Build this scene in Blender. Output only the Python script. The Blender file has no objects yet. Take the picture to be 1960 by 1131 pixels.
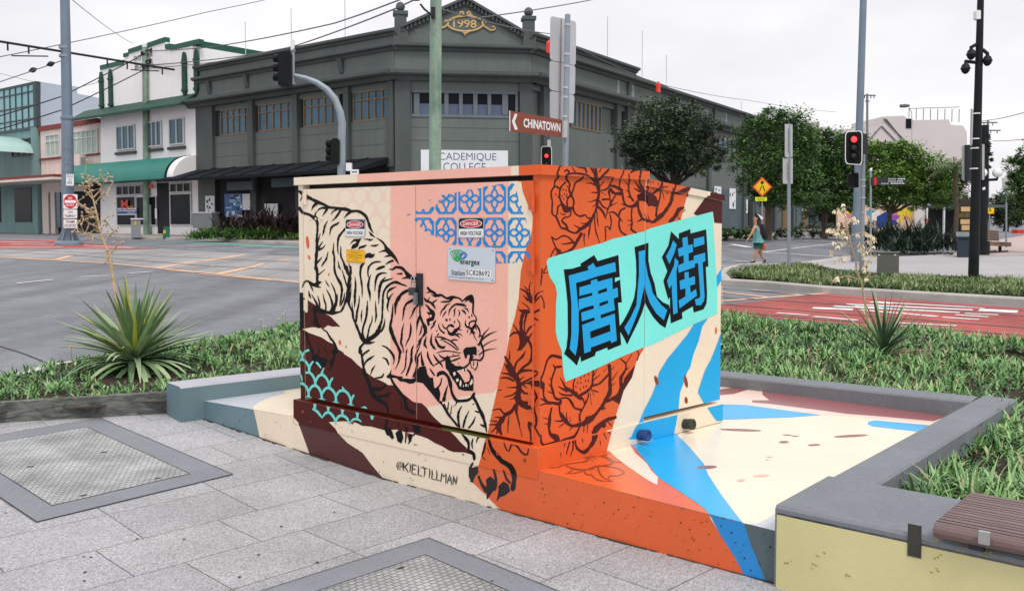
import bpy, bmesh, math, random
from mathutils import Vector, Matrix, noise
from mathutils.geometry import tessellate_polygon
R = math.radians
scene = bpy.context.scene
COL = scene.collection

# ---------------------------------------------------------------- camera
F, CX, CY, CAMH, PITCH = 1750.0, 980.0, 515.5, 1.55, math.atan(0.05)   # in pixels of a 1960 x 1131 frame
cd = bpy.data.cameras.new('camera'); cam = bpy.data.objects.new('camera', cd); COL.objects.link(cam)
cam.location = (0, 0, CAMH); cam.rotation_euler = (R(90) - PITCH, 0, 0)
cd.sensor_fit = 'HORIZONTAL'; cd.sensor_width = 36.0; cd.lens = 36.0 * F / 1960.0
cd.shift_x = 0.0; cd.shift_y = -(565.5 - CY) / 1960.0
cd.clip_start = 0.05; cd.clip_end = 6000
scene.camera = cam

# ---------------------------------------------------------------- sky: bright overcast
SUN_EL, SUN_AZ = R(56), R(158)
world = bpy.data.worlds.new('World'); scene.world = world; world.use_nodes = True
nt = world.node_tree; nt.nodes.clear(); L = nt.links.new
def wn(t, **k):
    n = nt.nodes.new(t)
    for a, b in k.items(): setattr(n, a, b)
    return n
out = wn('ShaderNodeOutputWorld'); bg = wn('ShaderNodeBackground'); L(bg.outputs[0], out.inputs[0])
sky = wn('ShaderNodeTexSky', sky_type='NISHITA', sun_disc=False, sun_elevation=SUN_EL, sun_rotation=SUN_AZ, air_density=1.0, dust_density=3.0)
tc = wn('ShaderNodeTexCoord'); sep = wn('ShaderNodeSeparateXYZ'); L(tc.outputs['Generated'], sep.inputs[0])
mp = wn('ShaderNodeMapping'); mp.inputs['Scale'].default_value = (1.0, 1.0, 2.6); L(tc.outputs['Generated'], mp.inputs[0])
nz = wn('ShaderNodeTexNoise'); nz.inputs['Scale'].default_value = 2.1; nz.inputs['Detail'].default_value = 5.0; nz.inputs['Roughness'].default_value = 0.5
L(mp.outputs[0], nz.inputs['Vector'])
rp = wn('ShaderNodeValToRGB'); L(nz.outputs[0], rp.inputs[0])
rp.color_ramp.elements[0].position = 0.36; rp.color_ramp.elements[0].color = (0.745, 0.75, 0.80, 1)
rp.color_ramp.elements[1].position = 0.60; rp.color_ramp.elements[1].color = (0.97, 0.945, 0.955, 1)
grad = wn('ShaderNodeMapRange'); L(sep.outputs[2], grad.inputs[0])     # overcast: zenith far brighter than the horizon
grad.inputs[1].default_value = 0.25; grad.inputs[2].default_value = 0.95
grad.inputs[3].default_value = 9.5; grad.inputs[4].default_value = 15.0
cl = wn('ShaderNodeMixRGB', blend_type='MULTIPLY'); cl.inputs[0].default_value = 1.0
L(rp.outputs[0], cl.inputs[1]); L(grad.outputs[0], cl.inputs[2])
mx = wn('ShaderNodeMixRGB'); mx.inputs[0].default_value = 0.93; L(sky.outputs[0], mx.inputs[1]); L(cl.outputs[0], mx.inputs[2])
L(mx.outputs[0], bg.inputs[0]); bg.inputs[1].default_value = 0.10
sd = bpy.data.lights.new('sun', 'SUN'); sd.energy = 1.3; sd.angle = R(14); sd.color = (1.0, 0.95, 0.88)
sun = bpy.data.objects.new('sun', sd); COL.objects.link(sun)
# Sky Texture: rotation 0 puts the sun at +Y, growing clockwise seen from above
sdir = Vector((math.sin(SUN_AZ) * math.cos(SUN_EL), math.cos(SUN_AZ) * math.cos(SUN_EL), math.sin(SUN_EL)))
sun.rotation_euler = sdir.to_track_quat('Z', 'Y').to_euler(); sun.location = sdir * 60
vs = scene.view_settings; vs.view_transform = 'Standard'; vs.look = 'None'; vs.exposure = 0.22; vs.gamma = 1.0
scene.cycles.max_bounces = 6; scene.cycles.transparent_max_bounces = 4

# ---------------------------------------------------------------- pixel <-> place helpers (measuring the photograph)
_cp, _sp = math.cos(PITCH), math.sin(PITCH)
EYE = Vector((0, 0, CAMH))
def ray(x, y):
    a = (x - CX) / F; b = (CY - y) / F
    return Vector((a, _cp + b * _sp, -_sp + b * _cp))
def G(x, y, z=0.0):
    r = ray(x, y); return EYE + r * ((z - CAMH) / r.z)
def DY(x, y, Y):
    r = ray(x, y); return EYE + r * (Y / r.y)
def PL(x, y, p, n):
    r = ray(x, y); return EYE + r * ((p - EYE).dot(n) / r.dot(n))
_TZ = [(0, 0), (9, 0), (15, .03), (21, .10), (30, .26), (39, .46), (48, .62), (60, .72), (99, .92), (198, 1.15), (600, 1.3), (3000, 1.38)]
def _tz0(y):
    if y <= 0: return 0.0
    for (a, p), (b, q) in zip(_TZ, _TZ[1:]):
        if y <= b:
            return p + (q - p) * (y - a) / (b - a)
    return _TZ[-1][1]
STEP = 3.0
def tz(y):
    if y > 300: return _tz0(y)
    k = math.floor(y / STEP); t = y / STEP - k
    return _tz0(k * STEP) * (1 - t) + _tz0((k + 1) * STEP) * t
def T(x, y, up=0.0):
    """the point of the terrain (raised by up) seen at a pixel"""
    r = ray(x, y); lo, hi = 1.0, 900.0
    f = lambda s: CAMH + r.z * s - tz(r.y * s) - up
    for _ in range(60):
        m = (lo + hi) / 2
        if f(m) > 0: lo = m
        else: hi = m
    s = (lo + hi) / 2
    return EYE + r * s
def hdir(px):
    d = ray(px, 428); d.z = 0; return d.normalized()
def perp(d): return Vector((-d.y, d.x, 0))
UP = Vector((0, 0, 1))

# ---------------------------------------------------------------- mesh builder
WL = {}
class MB:
    def __init__(s): s.v = []; s.f = []; s.m = []
    def poly(s, pts, mi=0):
        k = len(s.v); s.v += [tuple(p) for p in pts]; s.f.append(tuple(range(k, k + len(pts)))); s.m.append(mi)
    def face3(s, pts, mi=0):
        pts = [Vector(p) for p in pts]
        for t in tessellate_polygon([pts]): s.poly([pts[i] for i in t], mi)
    def pbox(s, o, a, b, c, mi=0):
        """box from a corner and three edge vectors"""
        o, a, b, c = Vector(o), Vector(a), Vector(b), Vector(c)
        if a.cross(b).dot(c) < 0: a, b = b, a
        k = len(s.v); s.v += [tuple(o + a * i + b * j + c * l) for l in (0, 1) for j in (0, 1) for i in (0, 1)]
        for q in ((0, 2, 3, 1), (4, 5, 7, 6), (0, 1, 5, 4), (2, 6, 7, 3), (0, 4, 6, 2), (1, 3, 7, 5)):
            s.f.append(tuple(k + i for i in q)); s.m.append(mi)
    def box(s, c, sz, mi=0, rz=0.0):
        u = Vector((math.cos(rz), math.sin(rz), 0)); v = perp(u); c = Vector(c)
        s.pbox(c - u * sz[0] / 2 - v * sz[1] / 2, u * sz[0], v * sz[1], UP * sz[2], mi)     # c = middle of the underside
    def prism(s, pts, vec, mi=0, side=None):
        pts = [Vector(p) for p in pts]; vec = Vector(vec); n = len(pts); si = mi if side is None else side
        nn = Vector((0, 0, 0))
        for i in range(n): nn += pts[i].cross(pts[(i + 1) % n])
        if nn.dot(vec) < 0: pts.reverse()
        k = len(s.v); s.v += [tuple(p) for p in pts] + [tuple(p + vec) for p in pts]
        tr = tessellate_polygon([pts])
        for t in tr:
            a, b, c = t
            if (pts[b] - pts[a]).cross(pts[c] - pts[a]).dot(vec) < 0: a, c = c, a
            s.f.append((k + n + a, k + n + b, k + n + c)); s.m.append(mi)
            s.f.append((k + c, k + b, k + a)); s.m.append(mi)
        for i in range(n):
            j = (i + 1) % n; s.f.append((k + i, k + j, k + n + j, k + n + i)); s.m.append(si)
    def tube(s, pts, r, mi=0, n=8, cap=True):
        pts = [Vector(p) for p in pts]; m = len(pts)
        rs = r if isinstance(r, (list, tuple)) else [r] * m
        k = len(s.v); ref = None
        for i, p in enumerate(pts):
            d = (pts[min(i + 1, m - 1)] - pts[max(i - 1, 0)]).normalized()
            if ref is None: ref = d.orthogonal().normalized()
            ref = (ref - d * ref.dot(d)).normalized(); w = d.cross(ref)
            for j in range(n):
                a = 2 * math.pi * j / n; s.v.append(tuple(p + ref * (rs[i] * math.cos(a)) + w * (rs[i] * math.sin(a))))
        for i in range(m - 1):
            for j in range(n):
                a, b = k + i * n + j, k + i * n + (j + 1) % n
                s.f.append((a, b, b + n, a + n)); s.m.append(mi)
        if cap:
            s.f.append(tuple(k + n - 1 - j for j in range(n))); s.m.append(mi)
            s.f.append(tuple(k + (m - 1) * n + j for j in range(n))); s.m.append(mi)
    def lathe(s, c, prof, mi=0, n=16, axis=None):
        c = Vector(c); q = Matrix.Identity(3) if axis is None else Vector(axis).to_track_quat('Z', 'Y').to_matrix()
        k = len(s.v)
        for r, z in prof:
            for j in range(n):
                a = 2 * math.pi * j / n; s.v.append(tuple(c + q @ Vector((r * math.cos(a), r * math.sin(a), z))))
        for i in range(len(prof) - 1):
            for j in range(n):
                a, b = k + i * n + j, k + i * n + (j + 1) % n
                s.f.append((a, b, b + n, a + n)); s.m.append(mi)
        s.f.append(tuple(k + n - 1 - j for j in range(n))); s.m.append(mi)
        s.f.append(tuple(k + (len(prof) - 1) * n + j for j in range(n))); s.m.append(mi)
    def text(s, string, o, ux, uy, mi=0, bold=0.0):
        """flat lettering filling the box o, o+ux, o+uy"""
        vs_, fs_ = text_mesh(string, bold); k = len(s.v); o, ux, uy = Vector(o), Vector(ux), Vector(uy)
        s.v += [tuple(o + ux * x + uy * y) for x, y in vs_]
        for f in fs_: s.f.append(tuple(k + i for i in f)); s.m.append(mi)
    def build(s, name, mats, parent=None, at=None, smooth=False, bevel=0.0, kind=None):
        if not isinstance(mats, (list, tuple)): mats = [mats]
        base = WL[parent.name] if parent else Vector(at if at is not None else (0, 0, 0))
        me = bpy.data.meshes.new(name); me.from_pydata([tuple(Vector(p) - base) for p in s.v], [], s.f)
        for m in mats: me.materials.append(m)
        if len(mats) > 1: me.polygons.foreach_set('material_index', s.m)
        if smooth:
            me.polygons.foreach_set('use_smooth', [True] * len(me.polygons))
        me.update()
        o = bpy.data.objects.new(name, me); COL.objects.link(o)
        if parent: o.parent = parent
        else: o.location = base
        if smooth == 'auto':
            md = o.modifiers.new('edge', 'EDGE_SPLIT'); md.split_angle = R(38)
        if bevel:
            md = o.modifiers.new('bevel', 'BEVEL'); md.width = bevel; md.segments = 2; md.limit_method = 'ANGLE'; md.angle_limit = R(40)
        if kind: o['kind'] = kind
        WL[o.name] = base
        return o
_tcache = {}
def text_mesh(string, bold=0.0):
    key = (string, bold)
    if key not in _tcache:
        cu = bpy.data.curves.new('lettering', 'FONT'); cu.body = string; cu.offset = bold; cu.resolution_u = 3; cu.align_x = 'LEFT'
        ob = bpy.data.objects.new('lettering', cu); COL.objects.link(ob)
        me = ob.to_mesh(depsgraph=bpy.context.evaluated_depsgraph_get()) if False else None
        dg = bpy.context.evaluated_depsgraph_get(); ev = ob.evaluated_get(dg); me = ev.to_mesh()
        P = [(v.co.x, v.co.y) for v in me.vertices]; Fs = [tuple(p.vertices) for p in me.polygons]
        ev.to_mesh_clear(); bpy.data.objects.remove(ob); bpy.data.curves.remove(cu)
        x0 = min(p[0] for p in P); x1 = max(p[0] for p in P); y0 = min(p[1] for p in P); y1 = max(p[1] for p in P)
        _tcache[key] = ([((x - x0) / (x1 - x0), (y - y0) / (y1 - y0)) for x, y in P], Fs)
    return _tcache[key]
def root(name, loc, label=None, cat=None, group=None):
    o = bpy.data.objects.new(name, None); COL.objects.link(o); o.location = loc; o.empty_display_size = 0.2
    WL[o.name] = Vector(loc)
    return tag(o, label, cat, group)
def tag(o, label=None, cat=None, group=None):
    if label: o['label'] = label
    if cat: o['category'] = cat
    if group: o['group'] = group
    return o
def dup(r, loc, label, rz=None):
    c = r.copy(); COL.objects.link(c); c.location = loc; c['label'] = label; WL[c.name] = Vector(loc)
    if rz is not None: c.rotation_euler = (0, 0, rz)
    def rec(src, dst):
        for ch in src.children:
            d = ch.copy(); COL.objects.link(d); d.parent = dst; rec(ch, d)
    rec(r, c)
    return c

# ---------------------------------------------------------------- materials
def lin(v):
    v /= 255.0
    return v / 12.92 if v <= 0.04045 else ((v + 0.055) / 1.055) ** 2.4
def rgb(r, g, b, k=1.0): return (min(lin(r) * k, .95), min(lin(g) * k, .95), min(lin(b) * k, .95), 1)
def M(name, col, rough=0.6, var=0.08, scale=6.0, bump=0.0, bscale=None, metal=0.0, spec=0.32, fine=0.0, coat=0.0, detail=4.0, hue=None, streak=0.0):
    m = bpy.data.materials.new(name); m.use_nodes = True; t = m.node_tree; b = t.nodes['Principled BSDF']
    b.inputs['Roughness'].default_value = rough; b.inputs['Metallic'].default_value = metal
    b.inputs['Specular IOR Level'].default_value = spec
    if coat: b.inputs['Coat Weight'].default_value = coat
    g = t.nodes.new('ShaderNodeTexCoord')
    n = t.nodes.new('ShaderNodeTexNoise'); n.inputs['Scale'].default_value = scale; n.inputs['Detail'].default_value = detail; n.inputs['Roughness'].default_value = 0.6
    t.links.new(g.outputs['Object'], n.inputs['Vector'])
    r = t.nodes.new('ShaderNodeValToRGB'); t.links.new(n.outputs[0], r.inputs[0])
    a = r.color_ramp.elements
    a[0].position = 0.28; a[1].position = 0.72
    c2 = hue if hue else tuple(min(.95, c * (1 + var)) for c in col[:3]) + (1,)
    a[0].color = tuple(c * (1 - var) for c in col[:3]) + (1,); a[1].color = c2
    src = r.outputs[0]
    if fine:
        n2 = t.nodes.new('ShaderNodeTexNoise'); n2.inputs['Scale'].default_value = scale * 22; n2.inputs['Detail'].default_value = 2
        t.links.new(g.outputs['Object'], n2.inputs['Vector'])
        mr = t.nodes.new('ShaderNodeMapRange'); mr.inputs[1].default_value = .3; mr.inputs[2].default_value = .7
        mr.inputs[3].default_value = 1 - fine; mr.inputs[4].default_value = 1 + fine; t.links.new(n2.outputs[0], mr.inputs[0])
        mm = t.nodes.new('ShaderNodeMixRGB'); mm.blend_type = 'MULTIPLY'; mm.inputs[0].default_value = 1
        t.links.new(src, mm.inputs[1]); t.links.new(mr.outputs[0], mm.inputs[2]); src = mm.outputs[0]
    t.links.new(src, b.inputs['Base Color'])
    if streak:                                          # weather streaks running down the wall
        ms = t.nodes.new('ShaderNodeMapping'); ms.inputs['Scale'].default_value = (1.6, 1.6, .09); t.links.new(g.outputs['Object'], ms.inputs[0])
        n3 = t.nodes.new('ShaderNodeTexNoise'); n3.inputs['Scale'].default_value = 1.6; n3.inputs['Detail'].default_value = 6; n3.inputs['Roughness'].default_value = .65; t.links.new(ms.outputs[0], n3.inputs['Vector'])
        m3 = t.nodes.new('ShaderNodeMapRange'); m3.inputs[1].default_value = .32; m3.inputs[2].default_value = .62; m3.inputs[3].default_value = 1 - streak; m3.inputs[4].default_value = 1 + streak * .25; t.links.new(n3.outputs[0], m3.inputs[0])
        m4 = t.nodes.new('ShaderNodeMixRGB'); m4.blend_type = 'MULTIPLY'; m4.inputs[0].default_value = 1; t.links.new(src, m4.inputs[1]); t.links.new(m3.outputs[0], m4.inputs[2]); t.links.new(m4.outputs[0], b.inputs['Base Color'])
    if bump:
        nb = t.nodes.new('ShaderNodeTexNoise'); nb.inputs['Scale'].default_value = bscale or scale * 8; nb.inputs['Detail'].default_value = 3
        t.links.new(g.outputs['Object'], nb.inputs['Vector'])
        bp = t.nodes.new('ShaderNodeBump'); bp.inputs['Strength'].default_value = bump; bp.inputs['Distance'].default_value = 0.01
        t.links.new(nb.outputs[0], bp.inputs['Height']); t.links.new(bp.outputs[0], b.inputs['Normal'])
    return m
def EM(name, col, strength):
    m = bpy.data.materials.new(name); m.use_nodes = True; b = m.node_tree.nodes['Principled BSDF']
    b.inputs['Base Color'].default_value = col; b.inputs['Emission Color'].default_value = col; b.inputs['Emission Strength'].default_value = strength
    return m

# ---------------------------------------------------------------- 2-D clipping (convex pieces)
def clip_half(P, a, b, c):
    """keep a*x + b*y + c >= 0 for points whose first two items are x, y"""
    o = []; n = len(P)
    for i in range(n):
        p, q = P[i], P[(i + 1) % n]; dp = a * p[0] + b * p[1] + c; dq = a * q[0] + b * q[1] + c
        if dp >= 0: o.append(p)
        if (dp >= 0) != (dq >= 0):
            t = dp / (dp - dq); o.append(tuple(x + (y - x) * t for x, y in zip(p, q)))
    return o
def clip_convex(P, cell):
    n = len(cell); ar = sum(cell[i][0] * cell[(i + 1) % n][1] - cell[(i + 1) % n][0] * cell[i][1] for i in range(n))
    for i in range(n):
        p, q = cell[i], cell[(i + 1) % n]
        if ar < 0: p, q = q, p
        a, b = -(q[1] - p[1]), (q[0] - p[0]); P = clip_half(P, a, b, -(a * p[0] + b * p[1]))
        if len(P) < 3: return []
    return P
def ground(mb, pts, up=0.004, mi=0, zf=None):
    """a sheet lying on the terrain: pts = world xy polygon"""
    P3 = [Vector((p[0], p[1], 0)) for p in pts]
    for t in tessellate_polygon([P3]):
        tri = [(P3[i].x, P3[i].y) for i in t]
        y0 = min(p[1] for p in tri); y1 = max(p[1] for p in tri)
        if zf:
            mb.poly([(x, y, zf(x, y) + up) for x, y in tri], mi); continue
        k = math.floor(y0 / STEP)
        while k * STEP < y1:
            c = clip_half(clip_half(tri, 0, 1, -k * STEP), 0, -1, (k + 1) * STEP) if True else tri
            if len(c) >= 3:
                q = [(x, y, tz(y) + up) for x, y in c]
                if (Vector(q[1]) - Vector(q[0])).cross(Vector(q[2]) - Vector(q[0])).z < 0: q.reverse()
                mb.poly(q, mi)
            k += 1
def gpix(mb, px, up=0.004, mi=0): ground(mb, [T(*p)[:2] for p in px], up, mi)
def stripe(mb, a, b, w, up=0.008, mi=0):
    """a painted line between two pixels, w metres wide"""
    p, q = T(*a), T(*b); d = (q - p); d.z = 0; n = perp(d.normalized()) * (w / 2)
    ground(mb, [(p + n)[:2], (q + n)[:2], (q - n)[:2], (p - n)[:2]], up, mi)
def kerbline(mb, pts, w, h, up0=-0.05, mi=0):
    """a kerb stone run along world xy points, w wide to its left side"""
    pts = [Vector((p[0], p[1], 0)) for p in pts]; n = len(pts); off = []
    for i in range(n):
        d0 = (pts[i] - pts[i - 1]).normalized() if i else (pts[1] - pts[0]).normalized()
        d1 = (pts[i + 1] - pts[i]).normalized() if i < n - 1 else d0
        m = (perp(d0) + perp(d1)).normalized(); off.append(m / max(.5, m.dot(perp(d0))))
    for i in range(n - 1):
        a, b = pts[i], pts[i + 1]; c, d = b + off[i + 1] * w, a + off[i] * w
        lo = [Vector((p.x, p.y, tz(p.y) + up0)) for p in (a, b, c, d)]; hi = [Vector((p.x, p.y, tz(p.y) + h)) for p in (a, b, c, d)]
        bev = min(.03, h * .25)
        hi2 = [hi[0] + off[i] * bev, hi[1] + off[i + 1] * bev, hi[2], hi[3]]; mid = [hi[0] - UP * bev, hi[1] - UP * bev]
        mb.poly([lo[0], lo[1], mid[1], mid[0]], mi); mb.poly([mid[0], mid[1], hi2[1], hi2[0]], mi)
        mb.poly([hi2[0], hi2[1], hi2[2], hi2[3]], mi); mb.poly([lo[2], lo[3], hi[3], hi[2]], mi)
        if i == 0: mb.poly([lo[3], lo[0], mid[0], hi2[0], hi[3]], mi)
        if i == n - 2: mb.poly([lo[1], lo[2], hi[2], hi2[1], mid[1]], mi)
# ================================================================ painted kiosk: paints and geometry
PK = ['cream', 'pink', 'blush', 'orange', 'maroon', 'black', 'blue', 'sky', 'aqua', 'foam', 'teal', 'slate', 'pale', 'moss', 'rust', 'mauve']
PC = dict(cream=(240, 224, 200), pink=(246, 186, 168), blush=(240, 212, 198), orange=(226, 100, 50), maroon=(78, 28, 26), black=(16, 15, 18),
          blue=(32, 140, 215), sky=(38, 170, 230), aqua=(128, 236, 226), foam=(116, 218, 208), teal=(104, 132, 140), slate=(84, 100, 104),
          pale=(196, 198, 206), moss=(70, 92, 44), rust=(150, 66, 44), mauve=(150, 92, 94))
PM = [M('paint_' + k, rgb(*PC[k], .93), .38, .045, 2.2, .06, 60, fine=.025, spec=.16) for k in PK]
PS = [M('slab_' + k, rgb(*PC[k], .93), .27, .06, 1.6, .10, 35, fine=.03, spec=.6) for k in PK]       # thicker, glossier paving coat
PI = {k: i for i, k in enumerate(PK)}
ZS, ZK = 0.27, 0.36                                   # top of the slab, top of the kerbs
P0 = G(1033, 1000); D1 = hdir(-1090); D2 = hdir(2840); N1 = -perp(D1)
if N1.y > 0: N1 = -N1
N2 = Vector((D2.y, -D2.x, 0))                          # right face looks this way
def fs(px, off, py=428):
    p = PL(px, py, P0 + N1 * off, N1); return (p - P0).dot(D1)
S_L, S_C = fs(572, -.045), fs(1034, -.045)
C0 = P0 + N1 * -.045 + D1 * S_C                        # near corner of the body at ground
W_ = S_L - S_C

def catmull(P, step):
    out = []
    n = len(P)
    for i in range(n - 1):
        a, b, c, d = P[max(i - 1, 0)], P[i], P[i + 1], P[min(i + 2, n - 1)]
        L = math.hypot(c[0] - b[0], c[1] - b[1]); k = max(1, min(7, int(L / step)))
        for j in range(k):
            t = j / k
            q = [.5 * ((2 * b[m]) + (-a[m] + c[m]) * t + (2 * a[m] - 5 * b[m] + 4 * c[m] - d[m]) * t * t + (-a[m] + 3 * b[m] - 3 * c[m] + d[m]) * t ** 3) for m in (0, 1)]
            q.append(b[2] + (c[2] - b[2]) * t); out.append(q)
    out.append(list(P[-1])); return out
class Art:
    """shapes of the mural measured off the photograph: triangles in photo pixels with a paint and a coat number"""
    def __init__(s): s.t = []; s.k = 0; s.tile(0, 0, 1)
    def tile(s, ox, oy, sc): s.o = (ox, oy, sc)
    def px(s, st, tl=None):
        ox, oy, sc = tl or s.o
        v = [float(x) for x in st.replace(',', ' ').split()]
        return [(ox + v[i] / sc, oy + v[i + 1] / sc) for i in range(0, len(v), 2)]
    def add(s, tris, paint, coat, region=None):
        s.k += 1
        lay = coat * .0006 + (s.k % 28) * .00002
        if region:
            tris = [c for t in tris for r in region for c in [clip_convex(t, r)] if len(c) >= 3]
        s.t += [(t, PI[paint], lay) for t in tris]
    def P(s, st, paint, coat=2, tl=None, region=None):
        p = s.px(st, tl) if isinstance(st, str) else st
        p3 = [Vector((a, b, 0)) for a, b in p]
        s.add([[p[i] for i in t] for t in tessellate_polygon([p3])], paint, coat, region)
    def E(s, x, y, a, b, rot, paint, coat=2):
        ox, oy, sc = s.o; c, q = math.cos(R(rot)), math.sin(R(rot)); pts = []
        for i in range(14):
            u, v = a * math.cos(i * math.pi / 7), b * math.sin(i * math.pi / 7)
            pts.append((ox + (x + u * c - v * q) / sc, oy + (y + u * q + v * c) / sc))
        s.P(pts, paint, coat)
    def S(s, st, paint, coat=2, region=None, wob=True, k=1.0):
        """tapered brush strokes: 'x y width, x y width, ...' ; '|' starts another stroke"""
        ox, oy, sc = s.o
        for one in st.split('|'):
            v = [float(x) for x in one.replace(',', ' ').split()]
            P = [(v[i], v[i + 1], v[i + 2] * k) for i in range(0, len(v), 3)]
            C = catmull(P, 26); n = len(C); L, Rr = [], []
            for i, (x, y, w) in enumerate(C):
                a, b = C[max(i - 1, 0)], C[min(i + 1, n - 1)]; dx, dy = b[0] - a[0], b[1] - a[1]; l = math.hypot(dx, dy) or 1
                if wob and 0 < i < n - 1: w *= 1 + .16 * math.sin(x * .11 + y * .07 + i * 2.1)
                h = w / 2; L.append((x - dy / l * h, y + dx / l * h)); Rr.append((x + dy / l * h, y - dx / l * h))
            # rounded tips
            def cap(c, p):
                d = (c[0] - p[0], c[1] - p[1]); l = math.hypot(*d) or 1; h = c[2] * .45
                return (c[0] + d[0] / l * h, c[1] + d[1] / l * h)
            c0, c1 = cap(C[0], C[1]), cap(C[-1], C[-2])
            tr = [[c0, L[0], Rr[0]], [c1, Rr[-1], L[-1]]]
            for i in range(n - 1): tr.append([L[i], L[i + 1], Rr[i + 1], Rr[i]])
            f = lambda q: (ox + q[0] / sc, oy + q[1] / sc)
            s.add([[f(q) for q in t] for t in tr], paint, coat, region)
class Face:
    def __init__(s, o, u, v, n): s.o, s.u, s.v, s.n = Vector(o), Vector(u).normalized(), Vector(v).normalized(), Vector(n).normalized()
    def uv(s, px, py, off=0.0):
        p = PL(px, py, s.o + s.n * off, s.n) - s.o; return (p.dot(s.u), p.dot(s.v))
    def at(s, u, v, off): return s.o + s.u * u + s.v * v + s.n * off
    def coat(s, art, mb, cell, off):
        """lay the part of the artwork that falls on this cell (uv polygon) onto mb"""
        x0, x1 = min(c[0] for c in cell), max(c[0] for c in cell); y0, y1 = min(c[1] for c in cell), max(c[1] for c in cell)
        for t, mi, lay in art.t:
            q = [s.uv(x, y, off) for x, y in t]
            if max(p[0] for p in q) < x0 or min(p[0] for p in q) > x1 or max(p[1] for p in q) < y0 or min(p[1] for p in q) > y1: continue
            q = clip_convex(q, cell)
            if len(q) < 3: continue
            P = [s.at(a, b, off + .0004 + lay) for a, b in q]
            nn = Vector((0, 0, 0))
            for i in range(1, len(P) - 1): nn += (P[i] - P[0]).cross(P[i + 1] - P[0])
            if nn.length < 1e-9: continue
            if nn.dot(s.n) < 0: P.reverse()
            mb.poly(P, mi)
# ---------------------------------------------------------------- the mural, front (doors, base band, plinth face)
A = Art()
A.P([(540, 320), (1060, 290), (1060, 960), (540, 880)], 'cream', -.5)
A.P([(747.4, 325), (974.5, 325), (972, 560), (971, 720), (944, 751), (911, 753), (860, 765), (840, 774), (820, 778), (800, 776), (747.4, 772)], 'pink', 0)
A.P([(684, 330), (978, 312), (978, 336), (684, 356)], 'pink', 0)            # on the lid
A.P([(993, 300), (1060, 300), (1060, 348), (993, 348)], 'orange', 0)
og = A.px('1370 0 1395 170 1450 310 1500 400 1515 470 1510 600 1490 740 1430 880 1400 1000 1372 1131', (780, 340, 6.32)) + \
     A.px('1355 0 1345 200 1300 420 1240 620 1200 850 1160 1000 1115 1131', (780, 540, 6.32))[1:] + \
     A.px('1100 220 1060 400 1010 620 970 820 940 890 900 1040', (780, 700, 6.32)) + [(919.7, 878.7), (905.4, 923.3), (929, 945.6), (968, 985), (985, 1010)]
A.P([(996.8, 325)] + og + [(1050, 1030), (1050, 325)], 'orange', 1)
# maroon ridge
TB, TC, TF = (565, 510, 6.854), (565, 670, 6.854), (780, 700, 6.32)
A.P('0 330 105 405 180 450 280 515 400 620 470 660 595 790 545 785 490 790 430 770 370 815 310 800 220 795 115 815 0 830', 'maroon', 1, TB)
mg = A.px('0 815 115 830 180 870 350 930 440 990 525 1025 550 1080 600 1105 640 1131', TB) + \
     A.px('640 50 740 110 820 190 880 240 900 265 980 325 1050 370 1090 385 1150 410 1220 455 1290 460 1340 500 1400 560 1480 620 1540 670 1590 690 1640 700', TC) + \
     A.px('80 440 170 450 230 500 270 560 330 630 410 700 470 765 530 800 590 860 640 920 700 975 740 1020 800 1060 810 1085 740 1060 690 1045 560 1040 500 1020 420 970 330 930 250 880 170 850 100 830', TF) + \
     A.px('1560 1080 1430 1070 1330 1040 1160 1045 1000 1000 880 990 800 950 640 930 540 935 440 940 530 1030 560 1085', TC) + \
     [(665, 847), (694, 866), (713, 891), (742, 925), (742, 960), (600, 900), (593, 869), (571, 808), (555, 790)]
A.P(mg, 'maroon', 1)
A.P([(572.6, 560), (580.5, 560), (580.5, 630), (572.6, 632)], 'black', 1)
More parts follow.
